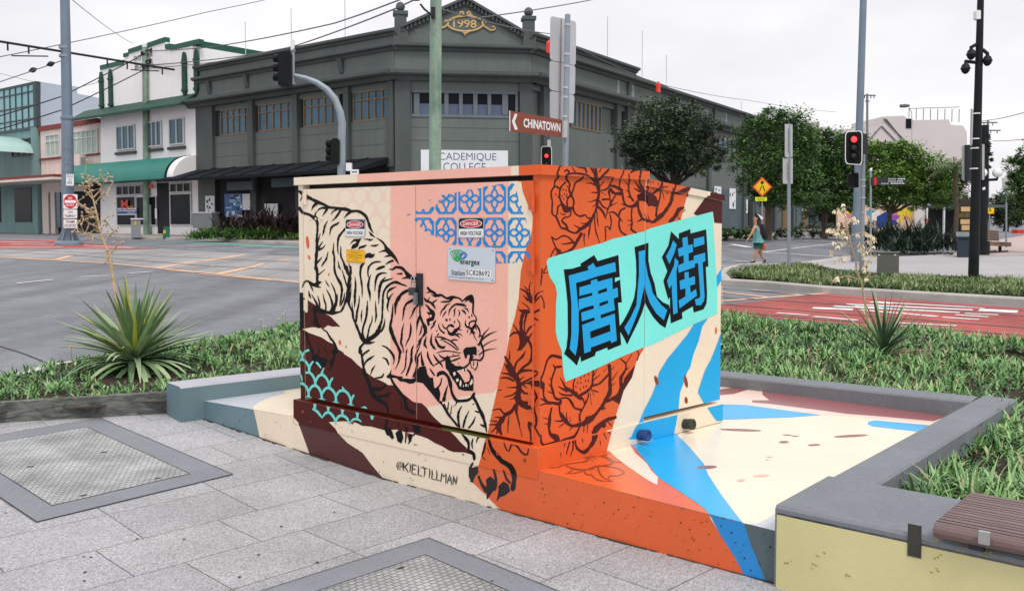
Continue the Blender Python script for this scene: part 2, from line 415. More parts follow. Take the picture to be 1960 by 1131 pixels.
# pale pink scales
A.tile(565, 350, 6.854)
for cx, cy, r in ((655, 175, 92), (855, 172, 92), (1055, 165, 92), (1262, 160, 92), (560, 350, 92), (752, 346, 92), (955, 338, 92), (1160, 330, 92), (1058, 515, 92), (1262, 512, 92), (1160, 660, 88)):
    q = [(cx - r * math.cos(a), cy - r * 1.12 * math.sin(a)) for a in [math.pi * i / 8 for i in range(9)]]
    q = [(cx - r + 18, cy + 70)] + q + [(cx + r - 18, cy + 70)]
    q = [p for p in q if p[0] < 1262 and p[1] > 60]
    if len(q) > 2: A.S(', '.join('%f %f 24' % p for p in q), 'blush', 0, wob=False)
A.E(165, 780, 20, 85, -6, 'orange'); A.E(185, 978, 13, 32, -18, 'orange'); A.E(1490, 418, 24, 8, -20, 'blue')
K = 'black'
A.S('55 110 30,110 155 42,190 200 40,230 220 35,300 255 45,380 285 40,440 320 40,530 330 40,600 340 45,680 350 40,740 375 35,790 370 28,850 380 35,930 440 35,970 540 35,990 600 28,1030 660 5|'
    '55 325 35,100 390 35,180 415 40,250 460 50,290 510 35,295 600 28,290 680 28,285 760 35,290 850 40,280 950 40,275 1050 35,270 1131 40|'
    '100 170 15,70 235 12|160 200 20,125 295 10|285 270 45,240 310 25,215 365 5|430 330 45,350 330 30,310 350 22,285 380 5|280 380 12,260 430 25,290 470 30|'
    '420 350 30,390 390 25,360 435 5|560 345 30,500 375 20,470 420 5|600 355 35,560 420 28,520 470 22,480 505 5|735 380 30,690 410 28,640 465 5|'
    '425 500 8,390 570 25,375 640 25,360 695 5|580 515 12,550 540 30,490 570 30,465 620 22,455 690 5|660 600 30,600 670 28,570 720 32,560 800 22,560 880 15,570 940 5|'
    '970 640 8,1000 680 30,1055 715 5|1070 725 8,1130 760 28,1175 810 30,1210 880 60,1260 930 55,1310 980 40,1340 1030 22,1365 1070 5|1230 890 40,1170 890 25,1100 910 8|1260 950 30,1210 960 20,1170 970 5|'
    '940 815 10,900 835 30,850 850 25,830 872 8|905 742 8,950 738 15,985 750 25,1030 740 5|985 822 6,1050 825 25,1100 805 6|1130 1035 8,1070 1035 25,1010 1055 28,975 1090 25,960 1131 20|'
    '1290 1020 25,1240 1035 30,1185 1070 8|905 1050 30,870 1090 35,860 1131 30|330 665 8,320 710 12,300 750 25,290 800 30|365 770 5,330 820 20,305 870 30|400 810 5,370 850 15,310 880 30|'
    '355 970 5,325 1010 18,285 1050 30|435 900 5,410 1000 25,375 1050 25,345 1100 5|508 785 5,505 850 15,500 910 28,515 970 25,515 1131 22|600 825 5,600 910 20,605 970 22,640 1050 28,665 1131 35|'
    '565 1020 5,575 1080 18,595 1131 20|705 1060 10,720 1110 20,735 1131 25', K)
A.P('870 725 830 735 800 735 770 740 740 770 720 808 760 775 790 765 805 775 790 795 760 805 740 840 735 870 790 860 830 830 840 790 855 760', K)
A.P('918 950 940 925 985 915 1010 935 1050 930 1030 975 990 990 960 980 918 990', K)
A.tile(*TB)
A.S('275 0 40,290 80 35,290 190 35|95 275 12,120 210 25,150 185 25,190 205 35,240 240 50,290 240 60|290 215 60,350 205 8|260 240 50,300 265 30,340 275 8|190 220 20,225 290 18,240 330 5|395 35 5,350 75 15,300 110 25|'
    '515 0 25,525 80 28,560 160 35,600 230 35,615 310 30,605 400 28,595 480 25,580 520 5|395 180 5,425 230 20,450 270 5|470 210 5,510 290 18,535 370 25,545 430 38,530 500 40,500 580 45|'
    '410 300 5,450 370 20,480 450 28,490 520 25,470 580 30|365 350 5,380 430 18,405 510 22,400 580 22|295 380 5,315 450 18,325 520 22,315 560 30|220 370 10,260 440 22,290 500 28,300 560 40|180 315 5,190 380 25,210 420 5|'
    '250 545 40,330 580 60,420 600 40,490 610 50,560 600 30,600 590 25,640 520 28,670 440 35,695 400 50|560 360 5,550 430 20|675 0 35,690 80 40,720 130 45,705 230 45,700 320 50,690 410 60|730 0 25,730 100 30|'
    '615 45 8,640 120 18,670 220 20,695 280 25|570 0 20,590 30 5|740 210 5,725 290 20,700 350 25|650 340 5,640 420 22,600 520 10|740 300 5,725 390 20,720 470 5|'
    '695 420 40,710 500 30,750 590 28,765 680 25,800 760 30,840 860 35,880 940 45,930 985 60,990 1000 30,1050 985 6|745 470 5,755 560 18,765 630 20|785 130 5,795 250 25,785 370 32,785 450 28,780 540 5|'
    '840 380 5,840 470 18,815 590 28,800 720 30|865 0 30,855 100 25,870 200 25,880 290 20,880 410 5|965 0 25,955 80 22,965 150 8|995 105 5,970 180 25,960 270 35,980 360 28,985 455 5|880 560 5,870 640 20,870 730 5|'
    '950 445 5,945 560 28,930 680 28,895 790 25,885 880 25,910 960 40|1010 640 5,1010 710 15,975 800 20,955 900 22,945 960 40|1055 450 5,1060 560 22,1065 650 25,1050 735 5|'
    '1205 90 8,1150 85 25,1090 110 40,1060 180 30,1045 330 5|1190 135 5,1150 180 30,1120 240 40,1105 320 35,1100 400 22,1098 495 5|1285 155 8,1200 180 25,1150 200 25|'
    '1470 255 8,1400 235 28,1320 205 35,1240 235 30,1180 300 28,1155 380 25,1150 500 28,1145 600 22,1140 700 25,1110 790 40,1080 870 70,1010 930 55,940 970 40|1180 680 5,1165 780 25,1130 850 30|'
    '1330 265 5,1250 300 30,1210 350 20,1215 420 18,1230 440 25,1215 500 28,1210 550 18,1230 595 5|1290 350 5,1250 390 22,1230 440 25|1575 315 35,1480 315 35,1400 360 40,1350 430 50,1320 500 40,1315 640 5|'
    '1580 420 30,1520 455 35,1460 490 25,1430 560 28,1420 640 18,1405 710 5|1640 490 10,1570 550 30,1540 620 18,1505 685 5|1235 35 10,1280 40 22,1320 10 40,1400 20 40,1450 70 35,1500 130 60,1585 165 40|1400 95 30,1330 95 6|'
    '1480 140 35,1400 160 5|1580 205 15,1525 205 6|1285 490 5,1280 580 22,1270 680 28,1250 780 35,1270 870 55,1310 970 40,1350 1050 40,1385 1131 40|1430 740 5,1405 840 22,1400 920 28,1390 1000 28,1415 1060 15,1425 1131 8|'
    '1515 740 5,1520 830 28,1500 930 22,1465 1000 15,1450 1050 5|1640 650 30,1610 720 30,1590 860 5|1640 980 30,1590 1080 5|1555 1030 5,1530 1080 15,1520 1131 10|1475 1070 5,1465 1131 8|'
    '850 1131 40,855 1060 35,900 1010 30|1140 1035 10,1200 1060 22,1250 1110 30,1265 1131 35|980 1090 5,930 1131 22|1170 0 30,1110 20 35,1055 45 6|360 820 15,420 860 22,450 920 22,500 980 28,530 1040 35,540 1090 60,520 1131 70|'
    '460 910 15,458 965 5|250 540 40,265 640 40,270 720 60,310 790 50|270 720 40,210 745 5|190 540 5,130 580 12|120 850 35,160 920 25,175 990 25,210 1060 30,230 1131 30|300 1000 6,320 1131 15|380 1040 6,400 1131 12', K)
A.E(443, 103, 9, 18, -10, 'orange'); A.E(588, 995, 15, 32, -12, 'orange'); A.E(670, 1050, 9, 18, -10, 'orange')
A.tile(*TC)
A.P('220 80 260 45 310 50 330 100 370 90 410 110 430 150 400 200 360 240 330 200 290 170 260 190 235 210 240 150 220 120', K)
A.P('460 0 550 0 530 60 520 120 500 200 460 265 440 255 470 210 440 150 490 110 500 60', K)
A.S('235 0 15,225 70 12|420 0 8,430 80 10|860 0 40,880 100 28,895 200 32,910 290 45,950 390 40,990 500 55,1030 590 60,1100 650 50,1180 700 40,1215 760 28,1220 820 25|970 0 22,900 50 20,880 110 15|1040 70 8,980 110 30,930 150 20,900 210 22|'
    '1055 195 5,1015 250 22,990 320 10|1165 300 6,1140 350 28,1050 365 12|1145 95 8,1200 120 28,1230 190 18|1240 0 30,1290 70 30,1300 140 15,1285 190 5|1375 0 30,1370 100 28,1350 180 15,1310 250 5|1460 0 12,1455 120 20,1440 240 18,1390 310 8|'
    '1530 0 25,1525 110 28,1500 230 25,1460 330 22|1610 120 28,1590 250 28,1550 350 30|1640 40 20,1595 120 25|1250 350 30,1290 430 28,1330 490 35,1380 560 40,1440 640 45,1465 760 40,1560 820 50|1190 430 8,1170 480 30,1110 510 45,1010 510 50|'
    '1250 550 8,1200 595 40,1110 600 40|1370 640 8,1395 700 18,1400 790 8|1215 830 30,1205 930 28,1190 1020 35,1230 1100 60|1350 930 8,1355 1010 14|1440 960 8,1450 1040 14', K)
A.P('1195 345 1240 300 1265 245 1262 315 1350 340 1420 345 1400 370 1470 370 1540 380 1570 370 1565 400 1570 430 1500 440 1440 415 1380 410 1330 365 1260 360 1220 370', K)
A.P('1575 350 1600 300 1645 260 1645 420 1575 400', K)
A.P('1530 960 1645 985 1645 1080 1560 1080', K)
A.S('60 0 20,90 50 28,100 110 25|180 0 30,130 20 28,105 70 25|50 130 30,100 120 35,150 160 32,185 230 28,185 290 35|240 150 25,200 200 30,185 280 28|145 295 30,190 290 32,240 340 32,268 420 28,268 470 40|285 160 30,320 200 25,340 230 20|380 235 15,360 280 25,350 320 40|'
    '275 410 28,300 350 32,350 320 36,400 350 32,440 420 28,450 490 35|495 365 25,460 420 30,450 480 28|50 440 30,100 435 36,150 480 32,180 560 28,180 610 35|185 540 28,210 490 32,260 460 38,310 490 32,345 560 30,355 640 30|360 570 28,390 515 32,440 490 38,500 530 32,535 600 28,540 680 35|'
    '545 600 28,570 550 32,630 525 38,690 560 32,730 640 28,735 715 35|620 475 8,640 510 28|770 590 28,740 650 28,730 710 28|60 300 20,85 350 20,95 400 15|235 770 25,290 800 35,330 850 30,360 890 10|360 880 12,400 825 32,440 810 38,490 850 32,525 910 30,535 985 10|'
    '535 930 28,570 870 34,630 855 38,690 900 32,710 960 12|720 955 10,760 910 30,815 900 32,870 935 15', 'foam', 3, wob=False)
for q in ('135 610 180 585 225 625', '310 640 355 615 405 655', '490 680 540 655 585 695', '685 710 735 690 780 730', '865 750 905 732 935 740 950 768', '243 690 282 690 278 760 245 775', '415 728 465 732 445 800 428 800', '600 765 650 770 632 840 612 840', '793 800 843 812 832 890 812 885', '985 838 1037 848 1030 905 1000 910'):
    A.P(q, 'foam', 3)
A.tile(560, 640, 3.1417)
for q in ('565 560 575 600 600 630 612 620 600 580 590 565', '620 590 632 640 655 655 668 620 660 585 645 570', '690 590 700 640 695 662 715 640 725 600 735 590 740 520 760 520 755 580 730 610', '1080 800 1115 790 1120 830 1100 850 1085 885 1070 885 1070 850',
          '1165 870 1190 850 1215 870 1225 920 1200 950 1175 985 1168 990 1170 940', '1240 910 1270 880 1300 900 1310 940 1280 965 1250 975 1228 1003 1240 940'):
    A.P(q, K, 3)
A.S('690 560 8,685 590 12,680 650 6|1180 625 12,1205 700 22,1260 760 28,1310 790 30,1335 850 28,1325 930 28|1085 770 10,1070 800 18,1075 850 30,1085 885 10|1120 850 14,1140 900 20,1170 940 30|1210 810 10,1225 870 18,1215 930 22|1270 815 8,1290 870 14,1310 890 12', K, 3)
# blue tiles, right door
TD = (780, 340, 6.32); A.tile(*TD)
rp_ = A.px('90 520 95 405 215 375 320 350 350 335 415 215 600 180 720 150 890 130 930 110 1040 95 1160 75 1285 68 1330 200 1345 270 1385 360 1405 435 1425 480 1480 640 1495 760 1440 845 1490 960 1490 1000 1400 1015 1270 1030 1200 1035 1065 1035 1040 842 510 808 430 750 300 692 200 640')
REG = [[rp_[i] for i in t] for t in tessellate_polygon([[Vector((a, b, 0)) for a, b in rp_]])]
for x0, x1, y0, y1 in [(c0, c1, r0, r1) for r0, r1 in ((72, 440), (485, 848), (890, 1250)) for c0, c1 in ((65, 318), (345, 592), (620, 890), (920, 1188), (1218, 1492))]:
    cx, cy, w, h = (x0 + x1) / 2, (y0 + y1) / 2, (x1 - x0) / 2, (y1 - y0) / 2
    X = lambda u: cx + u * w
    Y = lambda v: cy + v * h
    def sk(pts, wd): A.S(', '.join('%f %f %f' % (X(u), Y(v), wd) for u, v in pts), 'blue', 2, REG, wob=False)
    for a in (-1, 1):
        for b in (-1, 1):
            sk([(a * .94, 0), (a * .94, b * .66)], 24)
            A.P([(TD[0] + X(u) / TD[2], TD[1] + Y(v) / TD[2]) for u, v in ((a * 1.03, b * .55), (a * 1.03, b * .72), (a * .70, b * 1.0), (0, b * 1.0), (0, b * .93), (a * .12, b * .86), (a * .3, b * .88), (a * .58, b * .84), (a * .60, b * .72), (a * .80, b * .52))], 'blue', 2, None, REG)
            sk([(0, 0), (a * .24, b * .18), (a * .27, b * .34), (a * .17, b * .5), (0, b * .68), (a * .1, b * .84)], 22)
            sk([(0, 0), (a * .3, b * .16), (a * .5, b * .24), (a * .68, b * .16), (a * .86, 0)], 22)
# head
A.tile(800, 550, 10.28)
A.S('190 0 40,240 60 60,310 100 60,380 160 55,460 150 55,540 200 45,600 215 60,690 190 65,760 200 40,820 215 40,870 265 35,880 290 15|240 90 30,155 105 8|255 125 8,310 165 30,360 185 25|680 220 40,620 275 40,530 280 35,445 285 10|1110 540 25,1140 580 25,1155 640 28,1130 680 30|'
    '640 315 8,560 350 35,520 410 35,470 460 28,440 550 5|560 460 10,530 510 30,500 550 22,488 595 5|605 555 5,630 440 28,700 360 35,760 330 38,830 335 45,900 345 45,965 375 8|750 400 10,720 450 30,725 510 25,708 580 6|795 440 8,825 500 30,800 575 8|855 440 10,910 470 50,950 535 8|905 400 8,970 425 30,1000 490 8|'
    '480 715 10,510 780 22,560 810 30,600 760 35,650 740 45,700 770 45|770 620 8,820 690 22,825 770 28,780 820 50,740 850 80,690 910 70,630 900 45,590 850 25,575 815 20|800 820 30,870 845 6|740 920 40,800 960 25,830 1000 6|780 910 30,840 920 22,880 965 5|585 905 8,650 930 40,720 930 40|'
    '940 640 8,935 720 28,965 775 35,1010 790 40,1070 815 70,1110 760 45,1140 700 35,1120 660 30,1060 665 32,1015 700 28,1010 760 25|1060 840 60,1080 880 60,1130 895 20|985 840 25,970 900 6|1050 880 25,1015 940 5|1090 900 25,1110 960 22,1170 1060 6|1150 740 35,1190 790 28,1215 850 32,1225 910 30,1205 980 22|1130 770 25,1160 830 15|'
    '1225 940 25,1270 960 35,1240 1040 30,1200 1131 40|1410 800 6,1320 890 22,1260 970 30|1555 860 6,1400 910 14,1270 1010 25|1560 1020 6,1440 1060 14,1310 1131 20|415 700 5,415 780 25,460 850 35,520 895 40|410 910 30,380 945 20|330 970 8,450 975 30,520 1000 30,620 1040 25,730 1131 25|440 1020 8,560 1080 14,640 1131 14|790 1040 10,720 1025 35,650 1050 15|'
    '45 350 20,40 450 25,50 560 40,90 680 50,140 780 70,150 880 70,100 960 30,30 1040 20,0 1060 10|40 560 40,20 640 25,10 700 15|80 750 15,60 870 30,20 945 8|125 205 15,170 265 55,240 290 50,300 340 45,355 430 8|240 185 8,200 250 25|385 240 10,320 280 30,290 310 30|355 650 25,320 700 45,310 750 40,270 790 25,255 840 6|'
    '280 910 5,260 1000 25,260 1131 30|165 970 8,130 1060 25,120 1131 30|340 980 10,350 1050 28,400 1131 30|80 1000 15,40 1131 20', K)
A.P('880 270 900 230 960 175 1040 135 1080 150 1105 210 1112 280 1105 400 1100 480 1120 550 1075 510 1065 480 1072 310 1045 300 1025 290 1000 255 960 270 920 310 945 245 900 270', K)
A.P('135 325 200 350 250 410 320 460 345 520 330 600 310 650 255 665 240 720 205 765 185 720 165 620 225 600 230 570 170 475 240 490 190 400', K)
for e in ((565, 640, 22, 30, -20), (632, 630, 13, 25, 0), (722, 680, 13, 28, 0), (1010, 585, 13, 30, -10), (1062, 550, 12, 32, -5), (375, 855, 12, 18, 0)): A.E(*e, K)
A.tile(780, 540, 6.32)
A.S('300 620 5,285 720 28,320 790 30,345 815 8|345 680 10,380 770 30,440 790 30,460 770 8|230 650 8,210 760 30,240 800 8|405 690 10,480 690 18,560 740 25,620 810 10|440 705 8,530 760 14,600 815 14,620 815 6|350 855 6,450 830 14,560 840 14,630 855 12|500 905 10,570 890 16,630 885 12|525 955 14,600 930 22,645 910 12|'
    '770 940 30,830 935 22,880 945 28,920 890 22,915 800 25,890 740 22,895 720 15|1080 590 5,980 640 12,900 700 20,865 770 8|1080 690 5,980 730 12,900 790 16|1080 800 5,960 820 14,865 875 14|990 555 5,930 620 16,900 680 20|750 930 14,760 960 20,720 1010 25,650 1050 25,580 1030 35,540 990 30|'
    '850 960 12,845 1020 14,815 1065 12,800 1030 10,805 960 10|760 960 10,775 1030 12,790 1040 8|690 1050 10,700 1090 10,720 1050 10|165 830 6,175 930 25,190 1000 40|245 830 6,250 900 25,290 980 30,320 1020 8|315 870 6,350 930 25,400 980 20,430 1030 8|380 870 8,420 910 20,470 920 25|320 1005 10,400 960 18,460 930 25|'
    '75 770 6,45 870 25,55 940 25,20 1030 20,0 1080 14|150 770 10,110 860 22,100 930 30,120 1010 22,90 1100 8|40 490 6,40 580 22,30 650 20,5 705 6|270 1040 10,310 1100 20,330 1131 12|365 1131 30,400 1085 35,450 1100 35', K)
A.P('675 830 690 800 720 785 750 785 790 780 825 775 840 800 840 850 835 890 800 870 790 890 810 900 790 920 770 945 750 930 755 880 730 875 715 920 700 925 690 890 680 860', K)
A.P('455 920 480 885 510 900 540 990 580 1030 640 1050 580 1080 600 1131 520 1131 500 1080 465 1040', K)
A.P('180 1040 215 1010 235 1060 240 1131 80 1131 110 1100', K)
for x, y in ((645, 852), (555, 872), (622, 978), (845, 750), (862, 830), (878, 898)): A.E(x, y, 6, 8, 0, K)
A.tile(*TF)
A.P('85 150 110 60 150 10 220 0 240 90 270 140 310 140 325 260 350 280 380 260 400 330 390 420 440 430 470 500 500 560 540 620 590 680 640 740 600 735 540 660 480 590 420 480 360 420 300 340 240 270 190 210 100 190', K)
A.P('0 160 50 155 90 150 100 190 60 210 0 205', K)
A.P('545 0 640 0 700 20 760 60 800 130 800 300 690 300 620 280 580 200 540 150 510 80 520 0', K, 2)
A.S('415 140 6,400 220 20,350 280 30|490 230 6,460 330 30,440 420 40|500 430 6,490 520 20|535 480 5,525 580 14|370 100 40,430 80 45,490 130 40,520 220 40,535 310 30,560 370 30,600 420 35,680 420 40,740 410 30,790 370 35,810 330 30|600 430 25,580 480 6|800 380 40,840 450 40,870 520 45,910 600 40,940 700 30,960 800 12|800 460 20,790 470 6|820 545 14,860 560 25|880 705 10,930 730 30|'
    '660 480 6,620 560 28,615 640 30,630 740 25|745 540 6,700 640 25,675 740 25|825 610 6,790 690 25,740 750 18|655 815 10,710 880 35,740 930 35,740 1010 25|795 875 8,780 940 25,790 1000 8|740 825 10,742 845 6|890 850 25,850 870 22,835 930 6|740 1020 30,800 1060 40,810 1131 30|945 930 20,925 1030 25,905 1085 10,940 1131 12|975 880 15,1010 970 30,1060 1050 35,1130 1120 35|970 990 8,1000 1065 8', K)
A.P('600 60 650 45 690 70 720 50 750 90 760 130 750 180 700 200 670 150 640 100', 'pink', 4)
for q in ('645 165 660 200 650 255 630 225', '785 150 795 200 770 235 755 215', '680 220 690 250 675 255', '705 215 725 220 718 250 705 248', '735 215 745 245 735 250', '555 80 580 70 590 100 565 125', '590 160 620 150 625 180 600 195', '660 40 690 35 685 80', '700 28 722 32 712 68', '800 0 830 0 815 40'):
    A.P(q, 'cream', 4)
# vine on the orange
V = 'maroon'
A.tile(780, 540, 6.32)
A.S('1360 80 12,1430 110 30,1480 180 60,1500 240 50|1410 45 6,1460 100 20|1490 0 12,1475 70 15,1490 180 30|1400 155 6,1460 220 30|1520 0 25,1530 120 20,1510 220 40|1635 110 14,1570 140 22,1540 210 30|1640 210 12,1610 170 25,1560 220 20,1540 250 14|1380 240 6,1450 290 18,1480 330 12|1400 380 40,1380 450 40,1375 540 40,1385 640 60|1440 390 30,1420 480 22,1415 560 14,1420 640 40|'
    '1280 510 10,1330 580 25,1370 650 40|1235 655 14,1290 610 25,1350 620 30,1380 660 40|1550 510 10,1480 550 25,1440 620 20|1530 600 20,1490 640 18,1460 690 30|1530 370 25,1610 330 25,1640 370 14|1530 430 20,1580 460 20|1465 700 25,1500 780 32,1510 880 35,1480 970 35,1400 1030 30,1330 1120 25|1430 830 8,1390 900 28,1320 970 25,1290 1080 25|'
    '1180 900 25,1220 960 50,1250 1020 60,1290 1131 70|1240 830 6,1235 930 20|1170 985 14,1230 1040 20|1140 1095 12,1240 1110 25|1560 1080 20,1480 1065 25,1380 1075 30,1340 1110 25', V)
A.P('1335 290 1355 330 1410 330 1460 330 1490 350 1480 375 1430 385 1390 375 1350 340', V)
A.P('1350 650 1400 640 1460 650 1470 700 1430 760 1380 820 1325 830 1345 790 1360 730', V)
A.tile(*TF)
A.S('1210 0 60,1270 80 70,1330 160 60,1350 240 60,1345 320 60,1330 400 90|1140 85 10,1210 95 20,1270 130 25|1125 150 10,1200 140 22,1290 180 25|1330 120 30,1360 60 28,1450 50 22,1580 70 12,1560 110 20,1480 160 22,1400 195 20|1415 125 6,1360 170 20|1205 260 10,1340 260 25|1100 295 14,1140 287 10|1165 375 8,1260 355 18,1330 310 25|1240 405 6,1290 390 16|1360 270 40,1420 330 30,1490 330 15|1450 265 8,1400 230 20|'
    '1500 230 20,1540 320 25,1570 380 25,1530 440 25,1535 540 25,1560 620 28,1550 730 25,1470 690 40,1490 800 25,1495 910 20|1310 470 40,1260 550 40,1190 590 40,1140 660 60,1100 730 70,1140 830 25|1030 535 14,1120 520 20,1160 570 20,1200 580 30|1065 620 12,1130 620 22|1000 660 10,1080 670 22|990 710 12,1080 705 22|1010 805 8,1080 740 25|1080 820 12,1100 760 25|1230 600 10,1220 700 16,1215 810 6|'
    '1300 490 25,1330 620 14,1390 860 6|1330 480 20,1330 580 14,1365 715 6|1165 910 8,1190 990 20,1230 1030 20,1260 950 22,1320 960 25,1390 1050 28,1450 1070 28,1465 1000 14|1530 720 20,1570 790 18,1610 870 20,1640 960 20', V)
A.P('1350 190 1440 200 1500 175 1640 180 1640 265 1560 250 1500 230 1440 215 1380 235 1350 220', V)
A.P('1310 400 1350 380 1400 420 1520 440 1510 520 1450 530 1380 500 1340 470 1310 490', V)
FRONT = A
# ---------------------------------------------------------------- plinth face
A = Art()
T7 = (360, 700, 7.067)
A.P(A.px('100 400 880 545 885 590 930 780 980 1025 980 1131 100 1131', T7), 'teal', 0)
A.t += [(t, m, l + .0003) for t, m, l in FRONT.t]
A.P([(1018, 890), (1362, 975), (1358.5, 990), (1382, 1026), (1408, 1065), (1436, 1120), (1100, 1080), (1018, 1020)], 'orange', 1)
A.tile(1000, 640, 2.304)
A.P('825 790 975 815 978 835 1010 930 1075 1085 1065 1110 1005 1110 940 985 880 893', 'blue', 2)
A.P('975 815 1140 850 1140 1131 1075 1131 1075 1085 1010 930 980 840', 'slate', 1)
A.P([(572, 811.5), (644, 824.5), (795, 860.5), (1000, 905.5), (1000, 908.5), (795, 863), (644, 826.5), (572, 813.5)], 'black', 3)
A.tile(560, 640, 3.1417)                                # signature, in brushed capitals
A.S('655 785 5,648 778 5,638 784 5,638 795 5,648 797 5,655 788 5,656 800 5,664 796 5,664 776 5,650 766 5,634 770 5,627 788 5,634 806 5,652 812 4|668 768 4,670 792 7,667 819 4|700 768 4,690 780 6,672 796 5|676 792 5,686 808 7,696 826 4|709 775 4,711 800 7,707 828 4|724 778 5,722 806 7,719 834 4|722 780 5,735 783 6,748 788 4|722 805 4,742 810 5|719 834 5,732 838 6,747 842 4|758 786 4,759 815 7,756 843 6,768 846 6,782 851 3|772 797 4,792 801 7,814 806 4|795 801 5,797 828 7,792 856 3|825 804 4,827 832 7,822 862 4|840 810 4,842 838 7,838 865 6,850 868 6,862 872 3|868 815 4,870 842 7,866 871 6,878 874 6,890 878 3|893 884 4,896 858 7,899 830 6,909 852 7,914 850 6,924 834 6,925 862 7,922 892 4|930 894 4,940 866 7,946 838 6,953 868 7,957 900 4|936 872 4,953 876 5|966 902 4,968 876 7,968 846 6,978 874 7,986 902 6,989 876 6,991 852 4', K, 4, wob=False)
PLF = A
# ---------------------------------------------------------------- right side
A = Art()
R1, R2, R3, R4, R5, R6, R7, T5, T6 = (1020, 300, 7.54), (1020, 440, 7.54), (1160, 420, 7.067), (1020, 580, 7.54), (1020, 670, 7.54), (1020, 790, 7.069), (1160, 560, 6.283), (1200, 300, 8.08), (1180, 700, 8.077)
A.P([(1000, 280), (1330, 280), (1323, 359.6), (1316, 373), (1311, 390), (1302.7, 421), (1260, 600), (1230.9, 670), (1219, 688.6), (1209.7, 719), (1193.7, 745.6), (1185.8, 773.4), (1177.8, 798.6), (1162.9, 857), (1150, 900), (1000, 940)], 'orange', 0)
A.P(A.px('1030 880 1120 760 1200 650 1250 610 1310 545 1330 480 1540 520 1540 1040 1350 1020 1330 850 1080 910', T5), 'maroon', 1)
A.P(A.px('210 420 245 400 560 305 1000 190 1150 130 1330 90 1600 22', R2) + A.px('600 120 850 50', R3) + [(1363.4, 405.2), (1368.7, 490.7), (1372.5, 560), (1373, 600)] + A.px('1050 380 560 620 440 660', R7) +
    A.px('1240 790 900 950 630 1070 470 1131 440 1030 410 680 350 530 325 400 330 0', R4) + A.px('345 920 320 800 240 680 210 560 195 470', R2), 'aqua', 2)
A.P(A.px('1050 385 1225 308 1160 400 1110 590 1050 740 1010 900', R7) + A.px('1100 80 1040 250 980 420 965 600 950 730 900 990 890 1040 870 1131 180 1131 230 1090 280 970 350 870 370 815 400 730 490 560 550 440 600 310 650 130', T6) + A.px('640 950 740 790 880 620 980 500', R7), 'sky', 1)
A.P(A.px('1400 505 1370 510 1340 600 1260 800 1190 930', R7) + A.px('1350 120 1260 380 1260 420 1340 560 1350 580 1390 630 1450 720 1540 850 1700 850 1700 0', T6), 'sky', 1)
A.P(A.px('1490 770 1565 660 1600 660 1600 760 1495 930', R3), 'sky', 1)
A.tile(*T6)
for e in ((615, 225, 26, 76, -18), (1070, 240, 26, 98, -12), (1075, 530, 24, 52, -6)): A.E(*e, 'rust', 3)
A.tile(*R7); A.E(1320, 455, 11, 42, 0, 'orange', 3)
# lettering: black surrounds, then blue strokes
def LP(parts, paint, coat): A.P(sum([A.px(s, t) for t, s in parts], []), paint, coat)
LP([(R2, '440 570 560 560 690 520 680 490 880 362 930 450 1230 362 1250 680 1180 690 1180 755 1255 715 1280 1045 1225 1050'), (R4, '1225 0 1250 330 1270 600 1075 680 1070 640 905 705 890 760 690 845 680 760 630 900 560 830 445 730 480 640 500 450 495 0'), (R2, '470 800')], K, 3)
LP([(R2, '510 660 800 580 780 535 865 478 905 545 1180 465 1195 600 920 670 760 725 615 765 640 1040'), (R4, '655 100 655 400 640 600 610 755 525 660 550 450 550 0'), (R2, '530 850')], 'sky', 4)
LP([(R2, '665 830 835 780 830 735 920 705 925 750 1140 690 1145 860 1215 830 1225 965 1160 990'), (R4, '1165 0 1180 100 1175 150 1205 540 1125 575 1115 535 830 640 830 690 735 725 705 320 690 130 660 110 655 10'), (R2, '655 1000 665 950')], 'sky', 4)
for t, q in ((R2, '935 880 1060 835 1065 885 935 925'), (R2, '655 955 850 905 850 945 650 1000'), (R2, '955 1055 1075 1015 1080 1055 955 1105'), (R4, '662 100 740 65 870 30 870 80 690 135'), (R4, '970 170 1185 97 1185 145 975 220'), (R4, '695 265 880 205 885 245 700 315'), (R4, '820 410 1105 305 1110 405 825 510')):
    LP([(t, q)], K, 5)
LP([(R3, '380 375 570 315 570 560 600 720 650 860'), (R7, '610 50 680 115 755 150 770 230 735 340 710 425 640 380 560 290 500 190 465 120 430 240 380 360 320 480 250 625 210 540 160 460 155 410 210 330 270 220 320 100'), (R3, '375 1060 400 900 405 700 400 560 385 420')], K, 3)
LP([(R3, '435 435 525 415 525 560 560 760 600 880'), (R7, '555 0 600 70 660 150 730 210 690 330 600 250 520 120 480 0'), (R3, '515 900 490 1000'), (R7, '400 180 330 360 265 515 215 420 290 300 360 150'), (R3, '420 960 440 750 440 600')], 'sky', 4)
LP([(R3, '875 160 980 265 980 190 1135 130 1140 190 1350 135 1365 350 1380 635 1345 645 1362 989'), (R7, '1210 60 1205 130 1170 200 1050 240 1040 165 910 240 915 310 775 370 765 230 765 60'), (R3, '850 1060 838 1085 800 950 770 830 825 700 750 510 840 350')], K, 3)
